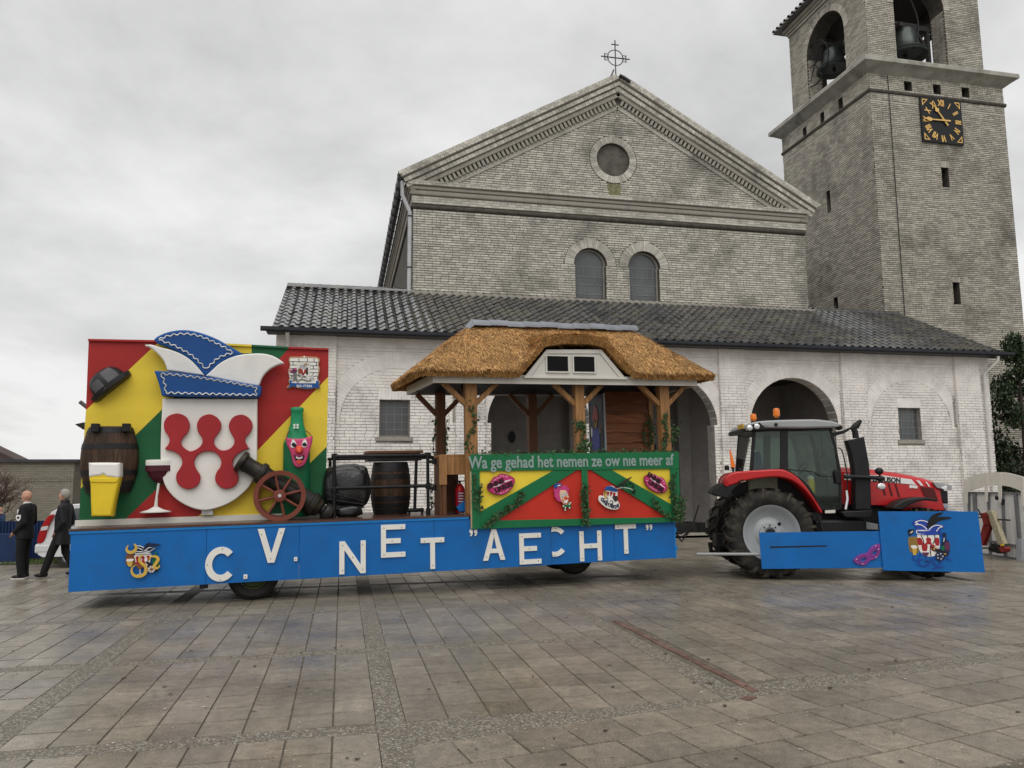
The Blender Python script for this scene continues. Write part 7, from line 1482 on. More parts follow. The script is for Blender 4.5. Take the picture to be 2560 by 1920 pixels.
MB().tube([(x, .4, z) for x, z in [(1.58,1.705),(1.592,1.538),(1.547,1.329)]], [.03,.035,.04], 10).build('chrome_pipe', 'chrome', trac)
MB().tube([(x, .3, z) for x, z in [(1.524,1.976),(1.774,1.972),(2.272,1.938)]], .038, 10).build('mirror_arm', 'tractor_black', trac)
mp = [(2.201,2.08),(2.21,1.938),(2.206,1.78)]; MB().ball((mp[0][0],.3,mp[0][1]), (.085,.07,.07)).tube([(mp[0][0],.3,mp[0][1]),(mp[1][0],.3,mp[1][1]),(mp[2][0],.3,mp[2][1]+.04)], .02, 8).ball((mp[1][0],.3,mp[1][1]), (.075,.06,.055)).build('side_mirror', 'tractor_black', trac)
MB().lathe([(.075,0),(.078,.03),(.06,.045),(.001,.05)], 18, Matrix.Translation((mp[2][0]-.0,.27,mp[2][1])) @ Matrix.Rotation(pi/2, 4, 'X') @ Matrix.Diagonal((1,.8,1,1))).build('lamp_lens', 'lamp_lens', trac); MB().lathe([(.03,-.07),(.07,-.03),(.085,0),(.08,.012)], 18, Matrix.Translation((mp[2][0],.27,mp[2][1])) @ Matrix.Rotation(pi/2, 4, 'X') @ Matrix.Diagonal((1,.8,1,1))).build('lamp_bowl', 'tractor_black', trac)
T('step_plate', [(1.168,1.307),(1.366,1.318),(1.363,1.256),(1.165,1.251)], .46, .03, 'panel_trim')
# hitch
ht = MB(); ht.box(-.95,-.3,1.05,1.35,.35,.45); ht.tube([(-1.0,1.2,.62),(-.98,1.2,.42),(-.85,1.2,.38),(-.78,1.2,.45)], .045, 8); ht.beam((-.8,.85,.75),(-.2,.85,.35),.06,.08); ht.beam((-.8,1.55,.75),(-.2,1.55,.35),.06,.08); ht.box(-.9,-.3,1.0,1.4,.55,.8); ht.tube([(-.7,.8,1.3),(-.8,.8,.6)], .03, 8); ht.tube([(-.7,1.6,1.3),(-.8,1.6,.6)], .03, 8); ht.build('hitch', 'tractor_black', trac)
for k in range(4): MB().tube([(-.4,1.0+.1*k,1.5),(-.75,1.0+.1*k,1.25-.05*k),(-.9,1.05+.05*k,.95),(-1.1,1.1+.05*k,.8+.03*k)], .014, 6).build('hose', 'rubber', trac)
pb = [(-1.479,0.496),(-0.273,0.494)]; MB().tube([(pb[0][0],-.05,pb[0][1]),(pb[1][0],-.05,pb[1][1])], .028, 10).build('support_bar', 'cab_grey', trac)
# skirt boards
b1_ = T('skirt_board', [(-0.279,0.909),(2.113,0.938),(2.125,0.251),(-0.26,0.222)], -.12, .022, 'float_blue', .002); b2_ = T('skirt_board', [(1.964,1.307),(3.791,1.301),(3.829,0.169),(1.984,0.203)], -.15, .022, 'float_blue', .002)
T('slot', [(-0.091,0.648),(0.982,0.669),(0.98,0.643),(-0.092,0.616)], -.1215, .004, 'ink_black', 0, b1_)
MB().box(1.0,3.7,-.095,.3,.6,.64).build('board_bracket', 'tractor_black', trac); MB().box(3.6,3.78,-.13,2.45,.25,1.28).build('front_skirt_board', 'float_blue', trac)
for p in [(2.076,0.791),(3.782,1.052),(3.762,0.542),(2.135,0.317)]: MB().lathe([(.014,0),(.01,.012)], 8, Matrix.Translation((p[0],-.151,p[1])) @ Matrix.Rotation(pi/2,4,'X')).build('bolt', 'float_blue_lip', b2_)
mkv = tthing('carnival_mask', 'purple eye mask cut-out fixed to the lower blue tractor board', 'mask')
shape('mask', [smooth([(1.439,0.39),(1.563,0.495),(1.709,0.535),(1.793,0.64),(1.914,0.698),(1.96,0.693),(1.941,0.514),(1.857,0.422),(1.751,0.382),(1.673,0.303),(1.59,0.298),(1.488,0.337)], 4, (0, 5)), smooth([(1.575,0.395),(1.619,0.429),(1.682,0.435),(1.668,0.387),(1.615,0.366)], 4), smooth([(1.806,0.508),(1.835,0.556),(1.888,0.582),(1.88,0.527),(1.841,0.493)], 4)], -.15, .025, 'mask_violet', mkv, bev=.004)
for s_ in ([(1.531,0.395),(1.6,0.466),(1.691,0.466),(1.723,0.435),(1.677,0.361),(1.597,0.335),(1.538,0.382)], [(1.763,0.487),(1.821,0.588),(1.91,0.632),(1.917,0.545),(1.847,0.456),(1.782,0.461)]): MB().tube([(x,-.152,z) for x, z in s_], .005, 5, closed=True).build('trim_line', 'crest_purple', mkv)
for p in [(1.612,0.324),(1.872,0.448),(1.921,0.598),(1.873,0.659),(1.506,0.408)]: MB().ball((p[0],-.152,p[1]), .012, 8).build('gem', 'mask_pale', mkv)
# crest painted on the front board
pcr = [0]
def pc(nm, s_, m_, n_=3, sharp=()):
    pcr[0] += 1; shape('painted_'+nm, smooth(s_, n_, sharp) if n_ else s_, -.1508-.0006*pcr[0], .0005, m_, b2_)
def ps(nm, s_, w_, m_, tp=False): pcr[0] += 1; shape('painted_'+nm, stroke(smooth(s_, 5, (), False), w_, taper=tp), -.1508-.0006*pcr[0], .0005, m_, b2_)
K = -.15
pc('barrel', [(2.485,0.813),(2.557,0.831),(2.644,0.824),(2.648,0.72),(2.656,0.533),(2.515,0.54),(2.48,0.648)], 'crest_tan', 3); pc('shield', [(2.65,0.875),(3.046,0.867),(3.05,0.684),(3.016,0.555),(2.94,0.476),(2.84,0.462),(2.744,0.49),(2.679,0.562),(2.652,0.684)], 'foam_white', 2, (0, 1))
for s_ in ([(2.648,0.806),(2.717,0.806),(2.741,0.741),(2.758,0.691),(2.715,0.677),(2.659,0.677),(2.644,0.741)], [(2.805,0.799),(2.852,0.817),(2.899,0.792),(2.892,0.741),(2.906,0.684),(2.85,0.691),(2.772,0.687),(2.811,0.734)], [(2.974,0.806),(3.041,0.802),(3.037,0.677),(2.982,0.669),(2.958,0.72)], [(2.723,0.684),(2.821,0.684),(2.802,0.562),(2.763,0.555),(2.729,0.569),(2.715,0.626)], [(2.878,0.684),(2.954,0.677),(2.964,0.619),(2.946,0.562),(2.898,0.576),(2.874,0.641)]): pc('red_emblem', s_, 'emblem_red')
for s_ in ([(2.715,0.871),(2.75,0.777),(2.765,0.691)], [(2.838,0.871),(2.837,0.82)], [(2.968,0.864),(2.961,0.77),(2.921,0.698)], [(2.881,0.677),(2.866,0.576),(2.87,0.476)]): ps('outline', s_, .016, 'ink_black')
pc('cap', [(2.56,1.081),(2.584,1.117),(2.678,1.157),(2.792,1.16),(2.881,1.124),(2.911,1.051),(2.983,1.073),(3.067,1.069),(3.158,1.015),(3.089,0.979),(3.051,0.935),(3.049,0.871),(2.648,0.871),(2.622,0.965),(2.613,1.03)], 'crest_blue', 3)
for s_ in ([(2.625,1.106),(2.719,1.135),(2.804,1.127),(2.879,1.091)], [(2.625,1.106),(2.683,1.066),(2.622,1.059),(2.68,0.972)], [(2.622,1.059),(2.714,1.059),(2.782,1.022),(2.834,0.965)], [(2.866,0.957),(2.937,1.022),(3.024,1.047),(3.12,1.022),(3.062,1.0),(3.001,0.932)], [(2.643,0.95),(2.798,0.95),(3.041,0.907),(3.032,0.878),(2.673,0.882),(2.643,0.95)]): ps('braid', s_, .016, 'crest_pale')  if False else ps('braid', s_, .016, 'decal_white')
ps('feather', [(2.836,0.993),(2.901,1.109),(2.994,1.217),(3.147,1.282)], .085, 'ink_black', True); ps('feather', [(2.844,1.001),(2.934,1.08),(3.075,1.166),(3.294,1.184)], .08, 'ink_black', True)
pc('hat', [(2.475,0.936),(2.503,0.972),(2.538,0.969),(2.574,0.976),(2.597,0.951),(2.576,0.9),(2.523,0.857),(2.481,0.86),(2.494,0.893)], 'ink_black'); pc('hat_glint', [(2.515,0.893),(2.542,0.929),(2.571,0.943),(2.563,0.918)], 'decal_white')
pc('beer', [(2.535,0.619),(2.619,0.612),(2.6,0.493),(2.544,0.493)], 'crest_gold', 0); pc('beer_foam', [(2.517,0.662),(2.567,0.677),(2.626,0.659),(2.619,0.619),(2.57,0.612),(2.525,0.623)], 'foam_white')
pc('bottle', [(3.111,0.896),(3.171,0.896),(3.166,0.791),(3.212,0.741),(3.22,0.612),(3.186,0.491),(3.115,0.476),(3.065,0.648),(3.086,0.741),(3.114,0.799)], 'crest_navy', 3); pc('bottle_mask', [(3.141,0.727),(3.218,0.727),(3.222,0.648),(3.193,0.576),(3.151,0.583),(3.128,0.648)], 'crest_purple'); pc('bottle_glass', [(3.068,0.648),(3.118,0.662),(3.119,0.576),(3.067,0.591)], 'bottle_green_dark'); pc('bottle_glint', [(3.126,0.813),(3.14,0.813),(3.124,0.741),(3.11,0.741)], 'decal_white', 0)
pc('cannon', [(2.902,0.626),(2.939,0.655),(3.053,0.591),(3.153,0.519),(3.137,0.49),(3.048,0.519),(2.912,0.583)], 'ink_black', 2); ps('cannon_stripe', [(2.915,0.616),(2.948,0.591)], .02, 'crest_gold'); ps('cannon_stripe', [(2.931,0.648),(3.005,0.605)], .016, 'skin_paint'); ps('cannon_stripe', [(3.084,0.526),(3.145,0.505)], .016, 'crest_gold')
cwx = (3.03,0.469); pcr[0] += 1; shape('painted_cannon_wheel', circle(cwx[0], cwx[1], .09, 20), -.1508-.0006*pcr[0], .0005, 'crest_navy', b2_)
for k in range(5): pcr[0] += 1; shape('painted_wheel_spoke', circle(cwx[0]+.05*cos(k*1.26), cwx[1]+.05*sin(k*1.26), .017, 6), -.1508-.0006*pcr[0], .0005, 'crest_grey', b2_)
pc('wine', [(2.709,0.54),(2.829,0.54),(2.815,0.497),(2.778,0.472),(2.731,0.501)], 'crest_purple'); ps('wine_rim', [(2.72,0.553),(2.826,0.553)], .02, 'decal_white'); ps('wine_stem', [(2.778,0.472),(2.775,0.376)], .012, 'crest_blue'); ps('wine_foot', [(2.739,0.374),(2.827,0.377)], .018, 'crest_navy')
for s_ in ([(2.574,0.476),(2.537,0.447),(2.562,0.404),(2.632,0.4),(2.714,0.418)], [(2.69,0.519),(2.642,0.44),(2.643,0.347),(2.681,0.297),(2.773,0.304),(2.847,0.361),(2.873,0.469)], [(2.586,0.34),(2.675,0.304),(2.771,0.276)], [(2.946,0.458),(2.906,0.397),(2.935,0.312),(2.995,0.273),(3.08,0.283)], [(3.061,0.405),(2.997,0.305),(2.945,0.255),(2.866,0.237)], [(3.12,0.455),(3.228,0.401)], [(3.067,0.964),(3.074,0.871),(3.11,0.791)]): ps('streamer', s_, .02, 'crest_blue')

# ---------------------------------------------------------------- left background: low brick building, house, fence, car, shrub
def bricktex(name, c1, c2, mortar, rough=.85):
    m = mat(name, c1, rough, .1, 2., 0, dirt=.5, dcol=tuple(x*.5 for x in c1), ds=.5); t = m.node_tree; n = t.nodes; L = t.links.new; p = n['Principled BSDF']
    g_ = n.new('ShaderNodeNewGeometry'); s_ = n.new('ShaderNodeSeparateXYZ'); L(g_.outputs['Position'], s_.inputs[0]); ad_ = n.new('ShaderNodeMath'); L(s_.outputs[0], ad_.inputs[0]); L(s_.outputs[1], ad_.inputs[1])
    cx = n.new('ShaderNodeCombineXYZ'); L(ad_.outputs[0], cx.inputs[0]); L(s_.outputs[2], cx.inputs[1]); b = n.new('ShaderNodeTexBrick'); L(cx.outputs[0], b.inputs['Vector'])
    b.inputs['Scale'].default_value = 1; b.inputs['Brick Width'].default_value = .22; b.inputs['Row Height'].default_value = .065; b.inputs['Mortar Size'].default_value = .006; b.inputs['Color1'].default_value = (*c1, 1); b.inputs['Color2'].default_value = (*c2, 1); b.inputs['Mortar'].default_value = (*mortar, 1)
    x = n.new('ShaderNodeMix'); x.data_type = 'RGBA'; x.inputs[0].default_value = .7; L(p.inputs['Base Color'].links[0].from_socket, x.inputs[6]); L(b.outputs[0], x.inputs[7]); L(x.outputs[2], p.inputs['Base Color'])
    bp = n.new('ShaderNodeBump'); bp.inputs['Distance'].default_value = .01; bp.invert = True; L(b.outputs['Fac'], bp.inputs['Height']); L(bp.outputs[0], p.inputs['Normal'])
bricktex('low_brick', (.25,.225,.175), (.33,.30,.24), (.13,.12,.1)); bricktex('house_brick', (.2,.11,.08), (.26,.15,.1), (.12,.1,.09))
mat('roof_felt', (.06,.06,.062), .8, .2, 2); mat('house_tile', (.075,.05,.045), .7, .25, 3); mat('fence_blue', (.012,.03,.09), .45, .15, 3); mat('car_white', (.62,.63,.64), .3, .04, 2, coat=.5); mat('car_glass', (.02,.024,.028), .08, 0, spec=.6); mat('twig', (.085,.05,.042), .9, .2, 5); mat('sign_white', (.7,.7,.68), .5, .05)
lbd = thing('low_brick_building', 'low flat-roofed buff brick building behind the men at the left edge', 'building', (-17, 33, 0)); WP[lbd.name] = lbd
def wobj(o, par): o.matrix_parent_inverse = Matrix.Translation(-Vector(par.location)); return o
wobj(MB().box(-26, -10.24, 33, 44, 0, 2.0).build('wall', 'low_brick', lbd), lbd); wobj(MB().box(-26, -10.24, 33.02, 44, 2.16, 2.76).build('wall', 'low_brick', lbd), lbd)
for i in range(140): wobj(MB().box(-26+i*.1126, -26+i*.1126+.1, 32.985, 33.2, 2.005, 2.155).build('soldier_brick', 'low_brick', lbd), lbd) if i > 90 else None
wobj(MB().box(-26, -10.25, 33.03, 44, 2.0, 2.16).build('band', 'low_brick', lbd), lbd); wobj(MB().box(-26.1, -10.1, 32.9, 44.1, 2.76, 2.87).build('roof_edge', 'roof_felt', lbd), lbd)
wn_ = wobj(MB().box(-10.25, -10.2, 34.2, 35.6, 1.1, 2.3).build('window', 'car_glass', lbd), lbd); MB().box(-10.21, -10.16, 34.15, 34.22, 1.05, 2.35).box(-10.21, -10.16, 35.58, 35.65, 1.05, 2.35).box(-10.21, -10.16, 34.15, 35.65, 2.3, 2.36).build('frame', 'sign_white', wn_)
hs_ = thing('brick_house', 'house with a dark tiled gable roof beyond the low building at the left edge', 'house', (-19.75, 40, 0)); WP[hs_.name] = hs_
wobj(MB().box(-22.75, -16.95, 38, 39.4, 0, 3.0).build('wall', 'house_brick', hs_), hs_); wobj(MB().add([(-23.3,37.8,2.9),(-14.0,37.8,2.95),(-14.0,39.5,2.95),(-23.3,39.5,2.9),(-18.6,37.8,5.3),(-18.6,39.5,5.3)], [(0,1,4),(1,2,5,4),(3,5,2),(0,4,5,3)]).build('roof', 'house_tile', hs_), hs_); wobj(MB().box(-20.3,-19.7,38.4,39,4.6,5.9).build('chimney', 'house_brick', hs_), hs_)
fn = thing('blue_fence', 'low dark blue corrugated metal fence behind the two men', 'fence', (-8, 22, 0)); pr_ = []
N_ = 150
vs = []
for i in range(N_*4+1):
    k = i % 4; x = -8+i*.036*.5; vs += [(x, .0 if k in (0, 3) else -.035, .06), (x, .0 if k in (0, 3) else -.035, 1.0)]
MB().add([(a-4+2.5, b, c) for a, b, c in [(v[0]+8-2.5, v[1], v[2]) for v in vs]], [(2*i, 2*i+2, 2*i+3, 2*i+1) for i in range(N_*4)]).build('corrugated_sheet', 'fence_blue', fn)
MB().box(-12, -1.2, -.04, .03, 1.0, 1.04).build('top_rail', 'fence_blue', fn)
for i in range(5): MB().box(-11.8+i*2.4, -11.72+i*2.4, .03, .1, 0, 1.0).build('fence_post', 'fence_blue', fn)
bn = thing('blue_panel_bin', 'short dark blue metal panel standing at the edge of the grass', 'panel', (-7.95, 21.4, 0)); MB().box(-.28,.2,0,.06,.03,.72).build('panel', 'fence_blue', bn, bev=.01); MB().box(-.3,.22,-.03,.09,0,.03).build('foot', 'crest_grey', bn)
gs = MB(); q = random.Random(8)
for _ in range(9000):
    x, y = q.uniform(-12.5, -5.6), q.uniform(20.95, 22.6); a = q.uniform(0, 6.3); h = q.uniform(.03, .1); w_ = .008
    gs.add([(x-w_*cos(a), y-w_*sin(a), 0), (x+w_*cos(a), y+w_*sin(a), 0), (x+q.gauss(0, .03), y+q.gauss(0, .03), h)], [(0,1,2)])
tag(gs.build('grass_verge', 'grass'), 'strip of short grass along the foot of the blue fence', 'grass', kind='stuff')
MB().add([(-12.5,20.95,.004),(-5.5,20.95,.004),(-5.5,22.7,.004),(-12.5,22.7,.004)], [(0,1,2,3)]).build('verge_soil', 'litter_dark'); tag(bpy.data.objects['verge_soil'], kind='structure')
sh = thing('bare_shrub', 'leafless reddish brown shrub in front of the low building at the left edge', 'shrub', (-11.9, 30, 0)); tw = MB(); q = random.Random(9)
def twig(p, d, l, r, n_):
    e2 = p+d*l; m_ = p+d*l*.5+Vector((q.gauss(0, .04), q.gauss(0, .04), q.gauss(0, .03)))*l
    tw.tube([p, m_, e2], [r, r*.8, r*.55], 4, False)
    if n_ > 0:
        for _ in range(4 if n_ > 2 else 3): twig(p.lerp(e2, q.uniform(.45, 1)), (d+Vector((q.gauss(0, .55), q.gauss(0, .55), q.gauss(.1, .4)))).normalized(), l*q.uniform(.55, .8), r*.6, n_-1)
for i in range(7): a = i*.9; twig(Vector((q.gauss(0,.1), q.gauss(0,.1), 0)), Vector((cos(a)*.35, sin(a)*.35, 1)).normalized(), 1.15, .03, 4)
tag(tw.build('twigs', 'twig', sh), kind='stuff'); MB().tube([(0,0,0),(0,0,.5)], [.07,.05], 6).build('stump', 'twig', sh)
# car
car = thing('parked_car', 'white hatchback with tall red tail lights parked behind the second man', 'car', (-6.85, 19.9, 0), (0, 0, 0))
prof_ = [(0,.32),(-.03,.5),(.0,.62),(.04,.95),(.2,1.28),(.45,1.44),(1.3,1.49),(2.1,1.44),(2.9,1.02),(3.75,.88),(3.95,.7),(3.98,.4),(3.9,.28),(.1,.26)]
secs = []
for yy, sc_ in ((0,.92),(.06,1.),(1.6,1.),(1.66,.92)): secs.append([((x-2)*(.985 if sc_ < 1 else 1)+2, yy+(.14*max(0, (z-.9)/.55) if yy < .8 else -.14*max(0, (z-.9)/.55)), z if sc_ == 1 else .26+(z-.26)*.985) for x, z in prof_])
MB().loft(secs, sm=True).build('body', 'car_white', car)
shape('side_window', [(.42,1.0),(.5,1.36),(1.35,1.41),(2.05,1.36),(2.7,1.0)], .02, .02, 'car_glass', car, M=Matrix.Translation((0,-.012,0)) @ Matrix.Translation((0,0,1.0)) @ Matrix.Rotation(radians(-14),4,'X') @ Matrix.Translation((0,0,-1.0)))
shape('tail_light', smooth([(-.005,.6),(.14,.62),(.2,.95),(.3,1.2),(.2,1.2),(.06,.95)], 3), -.012, .3, 'red_lens', car, bev=.01); shape('tail_light', smooth([(-.005,.6),(.14,.62),(.2,.95),(.3,1.2),(.2,1.2),(.06,.95)], 3), 1.38, .3, 'red_lens', car, bev=.01); shape('reverse_lens', [(.05,.86),(.19,.88),(.21,.97),(.07,.95)], -.02, .02, 'lamp_lens', car)
MB().box(-.06,.3,-.01,1.67,.34,.56).build('rear_bumper', 'car_white', car, bev=.05)
for x in (.72, 3.2):
    for y in (.1, 1.56):
        h = bpy.data.objects.new('wheel', None); COL.objects.link(h); h.parent = car; M = Matrix.Translation((x, y, .31)) @ Matrix.Rotation(pi/2, 4, 'X')
        MB().lathe([(.2,.08),(.3,.1),(.31,.06),(.31,-.06),(.3,-.1),(.2,-.08)], 28, M, cap=False).build('tyre', 'rubber', h); MB().lathe([(.01,.09),(.06,.095),(.2,.07),(.21,.085),(.2,-.07)], 24, M).build('rim', 'crest_grey', h)
# ---------------------------------------------------------------- people
mat('suit_black', (.012,.012,.014), .8, .2, 6, .003, 25); mat('coat_black', (.014,.015,.019), .6, .2, 6, .004, 18); mat('trousers_black', (.011,.011,.012), .85, .2, 6); mat('skin', (.52,.28,.2), .5, .1, 12); mat('hair_grey', (.3,.29,.27), .8, .25, 30); mat('shirt_white', (.75,.75,.75), .7, .04); mat('shoe_black', (.012,.012,.012), .4, .1); mat('sole_white', (.6,.58,.54), .7, .05); mat('puffer_blue', (.018,.05,.13), .5, .15, 8, .004, 20); mat('hair_dark', (.012,.009,.008), .6, .2); mat('scarf_red', (.3,.03,.05), .8, .1); mat('fur_trim', (.5,.42,.34), .9, .2, 30)
def remesh(o, v):
    m_ = o.modifiers.new('remesh', 'REMESH'); m_.mode = 'VOXEL'; m_.voxel_size = v; m_.use_smooth_shade = True
    s_ = o.modifiers.new('smooth', 'SMOOTH'); s_.factor = .5; s_.iterations = 4; return o
def limb(mb, pts_, rs, n=12):
    mb.tube(pts_, rs, n)
    for p, r_ in zip(pts_, rs): mb.ball(p, r_*.99, 12)
def ell(mb, rings, n=20):
    mb.loft([[(cx+rx*cos(2*pi*i/n), cy+ry*sin(2*pi*i/n), z) for i in range(n)] for (cx, cy, z, rx, ry) in rings])
def hand_(mb, w, fwd, dn, side_):
    w = Vector(w); f = Vector(fwd).normalized(); d = Vector(dn).normalized(); s_ = f.cross(d).normalized()
    mb.ball(tuple(w+f*.045), (.036, .036, .036)); mb.tube([w, w+f*.09], [.03, .036], 10)
    for k in range(4):
        b0 = w+f*.085+s_*(.024-.016*k); L_ = (.06,.07,.065,.05)[k]; mb.tube([b0, b0+f*L_*.5+d*.008, b0+f*L_*.8+d*.035], [.0095,.009,.008], 8)
    b0 = w+f*.03+s_*.034*side_; mb.tube([b0, b0+f*.035+s_*.02*side_+d*.01, b0+f*.06+s_*.018*side_+d*.03], [.012,.011,.009], 8)
def person(label, loc, rz, H, legs, arms, top, coat_len, tmat, hair, collar, shoes):
    """local frame: faces +x, left is +y; legs = [(knee, ankle)] , arms = [(elbow, wrist)] in metres for a 1.77 m figure"""
    t = thing('person', label, 'person', loc, (0, 0, rz)); k = H/1.77; S_ = Matrix.Diagonal((k, k, k, 1)); 
    body = MB(); hp = [(-.0,.095,.93),(-.0,-.095,.93)]; shd = [(-.02,.205,1.43),(-.02,-.205,1.43)]
    ell(body, [(0,0,.9,.10,.14),(0,0,1.1,.1,.13),(0,0,1.35,.1,.16),(-.01,0,1.47,.06,.08)]); limb(body, [(-.015,0,1.42),(.0,0,1.5),(.012,0,1.56)], [.062,.058,.056])
    body.ball((.018,0,1.665), (.098,.077,.118), 20); body.ball((.045,0,1.60), (.062,.056,.06), 14); body.ball((.107,0,1.645), (.022,.013,.02), 10); body.ball((.095,0,1.675), (.018,.02,.03), 8)
    for s_ in (1, -1): body.ball((.0,.078*s_,1.655), (.018,.012,.032), 10); body.ball((.085,.03*s_,1.685), (.02,.022,.012), 8)
    body.ball((.09,0,1.605), (.02,.028,.009), 8)
    for i in (0, 1):
        kn, an = legs[i]; limb(body, [hp[i], kn, an], [.075,.05,.036]); el, wr = arms[i]; limb(body, [shd[i], el, wr], [.045,.036,.028]); d_ = Vector(wr)-Vector(el); hand_(body, wr, d_, (.2,0,-1), -1 if i == 0 else 1)
    remesh(body.build('body', 'skin', t, S_), .011)
    tr_ = MB(); ell(tr_, [(0,0,.82,.12,.165),(0,0,.95,.125,.175),(0,0,1.06,.115,.16)])
    for i in (0, 1):
        kn, an = legs[i]; a2 = Vector(an)+Vector((0,0,.0)); limb(tr_, [hp[i], kn, tuple(a2)], [.105,.082,.07])
    remesh(tr_.build('trousers', 'trousers_black', t, S_), .015)
    ck_ = MB(); ell(ck_, [(.0,0,coat_len,.155,.21),(.0,0,coat_len+.12,.15,.205),(.012,0,1.08,.148,.19),(.012,0,1.25,.148,.2),(-.005,0,1.40,.125,.205),(-.02,0,1.48,.085,.13),(-.015,0,1.525,.07,.078)])
    for i in (0, 1): el, wr = arms[i]; limb(ck_, [shd[i], el, tuple(Vector(wr).lerp(Vector(el), -.04))], [.08,.066,.055])
    remesh(ck_.build('jacket', top, t, S_), .015)
    if collar == 'shirt':
        cc = MB().lathe([(.07,1.505),(.068,1.545),(.062,1.55),(.062,1.5)], 20, Matrix.Translation((-.002,0,0))); cc.build('shirt_collar', 'shirt_white', t, S_)
    else: MB().lathe([(.085,1.48),(.088,1.56),(.075,1.58),(.068,1.5)], 20, Matrix.Translation((-.008,0,0))).build('coat_collar', top, t, S_)
    if hair:
        hb = MB(); n_ = 22
        for j in range(10):
            for i in range(n_): pass
        hb.ball((.003,0,1.684), (.103,.083,.116), 22); o = hb.build('hair', hair, t, S_)
        me = o.data; kill = [p.index for p in me.polygons if (S_.inverted() @ p.center).x > .045 and (S_.inverted() @ p.center).z < 1.735 or (S_.inverted() @ p.center).z < 1.61 or ((S_.inverted() @ p.center).x > .0 and (S_.inverted() @ p.center).z < 1.655)]
        import bmesh
        bm_ = bmesh.new(); bm_.from_mesh(me); bm_.faces.ensure_lookup_table(); bmesh.ops.delete(bm_, geom=[bm_.faces[i] for i in kill], context='FACES'); bm_.to_mesh(me); bm_.free()
        sd_ = o.modifiers.new('solid', 'SOLIDIFY'); sd_.thickness = .012; sd_.offset = 1
    for i in (0, 1):
        kn, an = legs[i]; a = Vector(an); s2 = MB(); s2.ball((a.x+.05, a.y, a.z-.045), (.135,.046,.042), 14); s2.ball((a.x-.03, a.y, a.z-.03), (.06,.042,.055), 12); remesh(s2.build('shoe', 'shoe_black', t, S_), .01)
        if shoes: MB().box(a.x-.085, a.x+.18, a.y-.045, a.y+.045, a.z-.098, a.z-.072).build('shoe_sole', 'sole_white', t, S_, bev=.01)
    return t, S_
m1, S1_ = person('bald man in a black suit with a white collar and sleeve badge, standing', (-6.42, 17.95, 0), radians(176), 1.79, [((.03,.1,.5),(-.02,.1,.095)),((.02,-.1,.5),(-.0,-.11,.095))], [((-.07,.24,1.14),(.12,.16,.96)),((-.05,-.24,1.14),(.12,-.14,.95))], 'suit_black', .80, None, None, 'shirt', True)
sb_ = shape('sleeve_badge', smooth([(-.04,1.31),(.045,1.31),(.045,1.23),(.002,1.185),(-.04,1.23)], 3, (0, 1)), 0, .006, 'shirt_white', m1, M=Matrix.Translation((.02,.305,0)) @ Matrix.Rotation(pi, 4, 'Z')); shape('badge_print', circle(0, 1.255, .024, 10), -.003, .003, 'crest_navy', sb_, M=Matrix.Translation((.02,.305,0)) @ Matrix.Rotation(pi, 4, 'Z'))
MB().ball((.135,.06,1.36), (.02,.04,.06), 10).build('rosette', 'shirt_white', m1)
m2, _ = person('grey-haired man in a long dark coat walking left beside the float', (-5.74, 18.05, 0), radians(178), 1.79, [((.16,.1,.51),(.28,.1,.10)),((-.04,-.1,.5),(-.24,-.1,.11))], [((-.09,.25,1.14),(.06,.17,.95)),((-.1,-.25,1.13),(.04,-.17,.94))], 'coat_black', .66, None, 'hair_grey', 'coat', False)
m3, S3_ = person('small person in a blue padded jacket cut off by the left edge of the picture', (-8.62, 22.3, 0), radians(-20), 1.38, [((.03,.1,.5),(-.0,.1,.095)),((.06,-.1,.5),(.05,-.11,.095))], [((-.02,.25,1.15),(.2,.12,1.1)),((-.02,-.25,1.15),(.2,-.1,1.08))], 'puffer_blue', .82, None, 'hair_dark', 'coat', False)
MB().lathe([(.09,1.49),(.125,1.52),(.12,1.57),(.085,1.56)], 20, Matrix.Translation((-.0,0,0))).build('fur_collar', 'fur_trim', m3, S3_); MB().lathe([(.06,1.46),(.09,1.49),(.085,1.53),(.06,1.53)], 18, Matrix.Translation((.02,0,0))).build('scarf', 'scarf_red', m3, S3_)
for z in (.95, 1.06, 1.17, 1.28): MB().tube([(.012+.152*cos(t_), .2*sin(t_), z) for t_ in [2*pi*i/28 for i in range(28)]], .007, 5, closed=True).build('quilt_seam', 'puffer_blue', m3, S3_)
# ---------------------------------------------------------------- right: white framed gate, red trestle, tree
mat('gate_white', (.66,.65,.62), .6, .1, 3, dirt=.35, dcol=(.35,.33,.3), ds=3); mat('gate_arch', (.68,.64,.56), .6, .1, 3, dirt=.3, dcol=(.4,.36,.3), ds=3); mat('gate_grey', (.17,.17,.175), .6, .15, 4); mat('trestle_red', (.2,.018,.015), .5, .2, 5, dirt=.3, dcol=(.08,.02,.015), ds=5); mat('lichen_wood', (.33,.29,.2), .8, .35, 25, .003, 60)
GLOC, GROT = (15.87, 17.1, 0), (0, 0, radians(-97.5))
gt_ = thing('white_gate_frame', 'white panelled frame with an arched top board standing beside the tractor', 'frame', GLOC, GROT)
shape('arch_board', smooth([(0.168,1.94),(0.484,2.01),(0.833,2.051),(1.275,2.065),(1.528,2.053),(1.791,2.008),(2.106,1.939),(1.993,1.611),(1.752,1.689),(1.489,1.732),(1.235,1.738),(0.793,1.724),(0.44,1.645),(0.137,1.586)], 4, (0, 6, 7, 13)), -.05, .03, 'gate_arch', gt_)
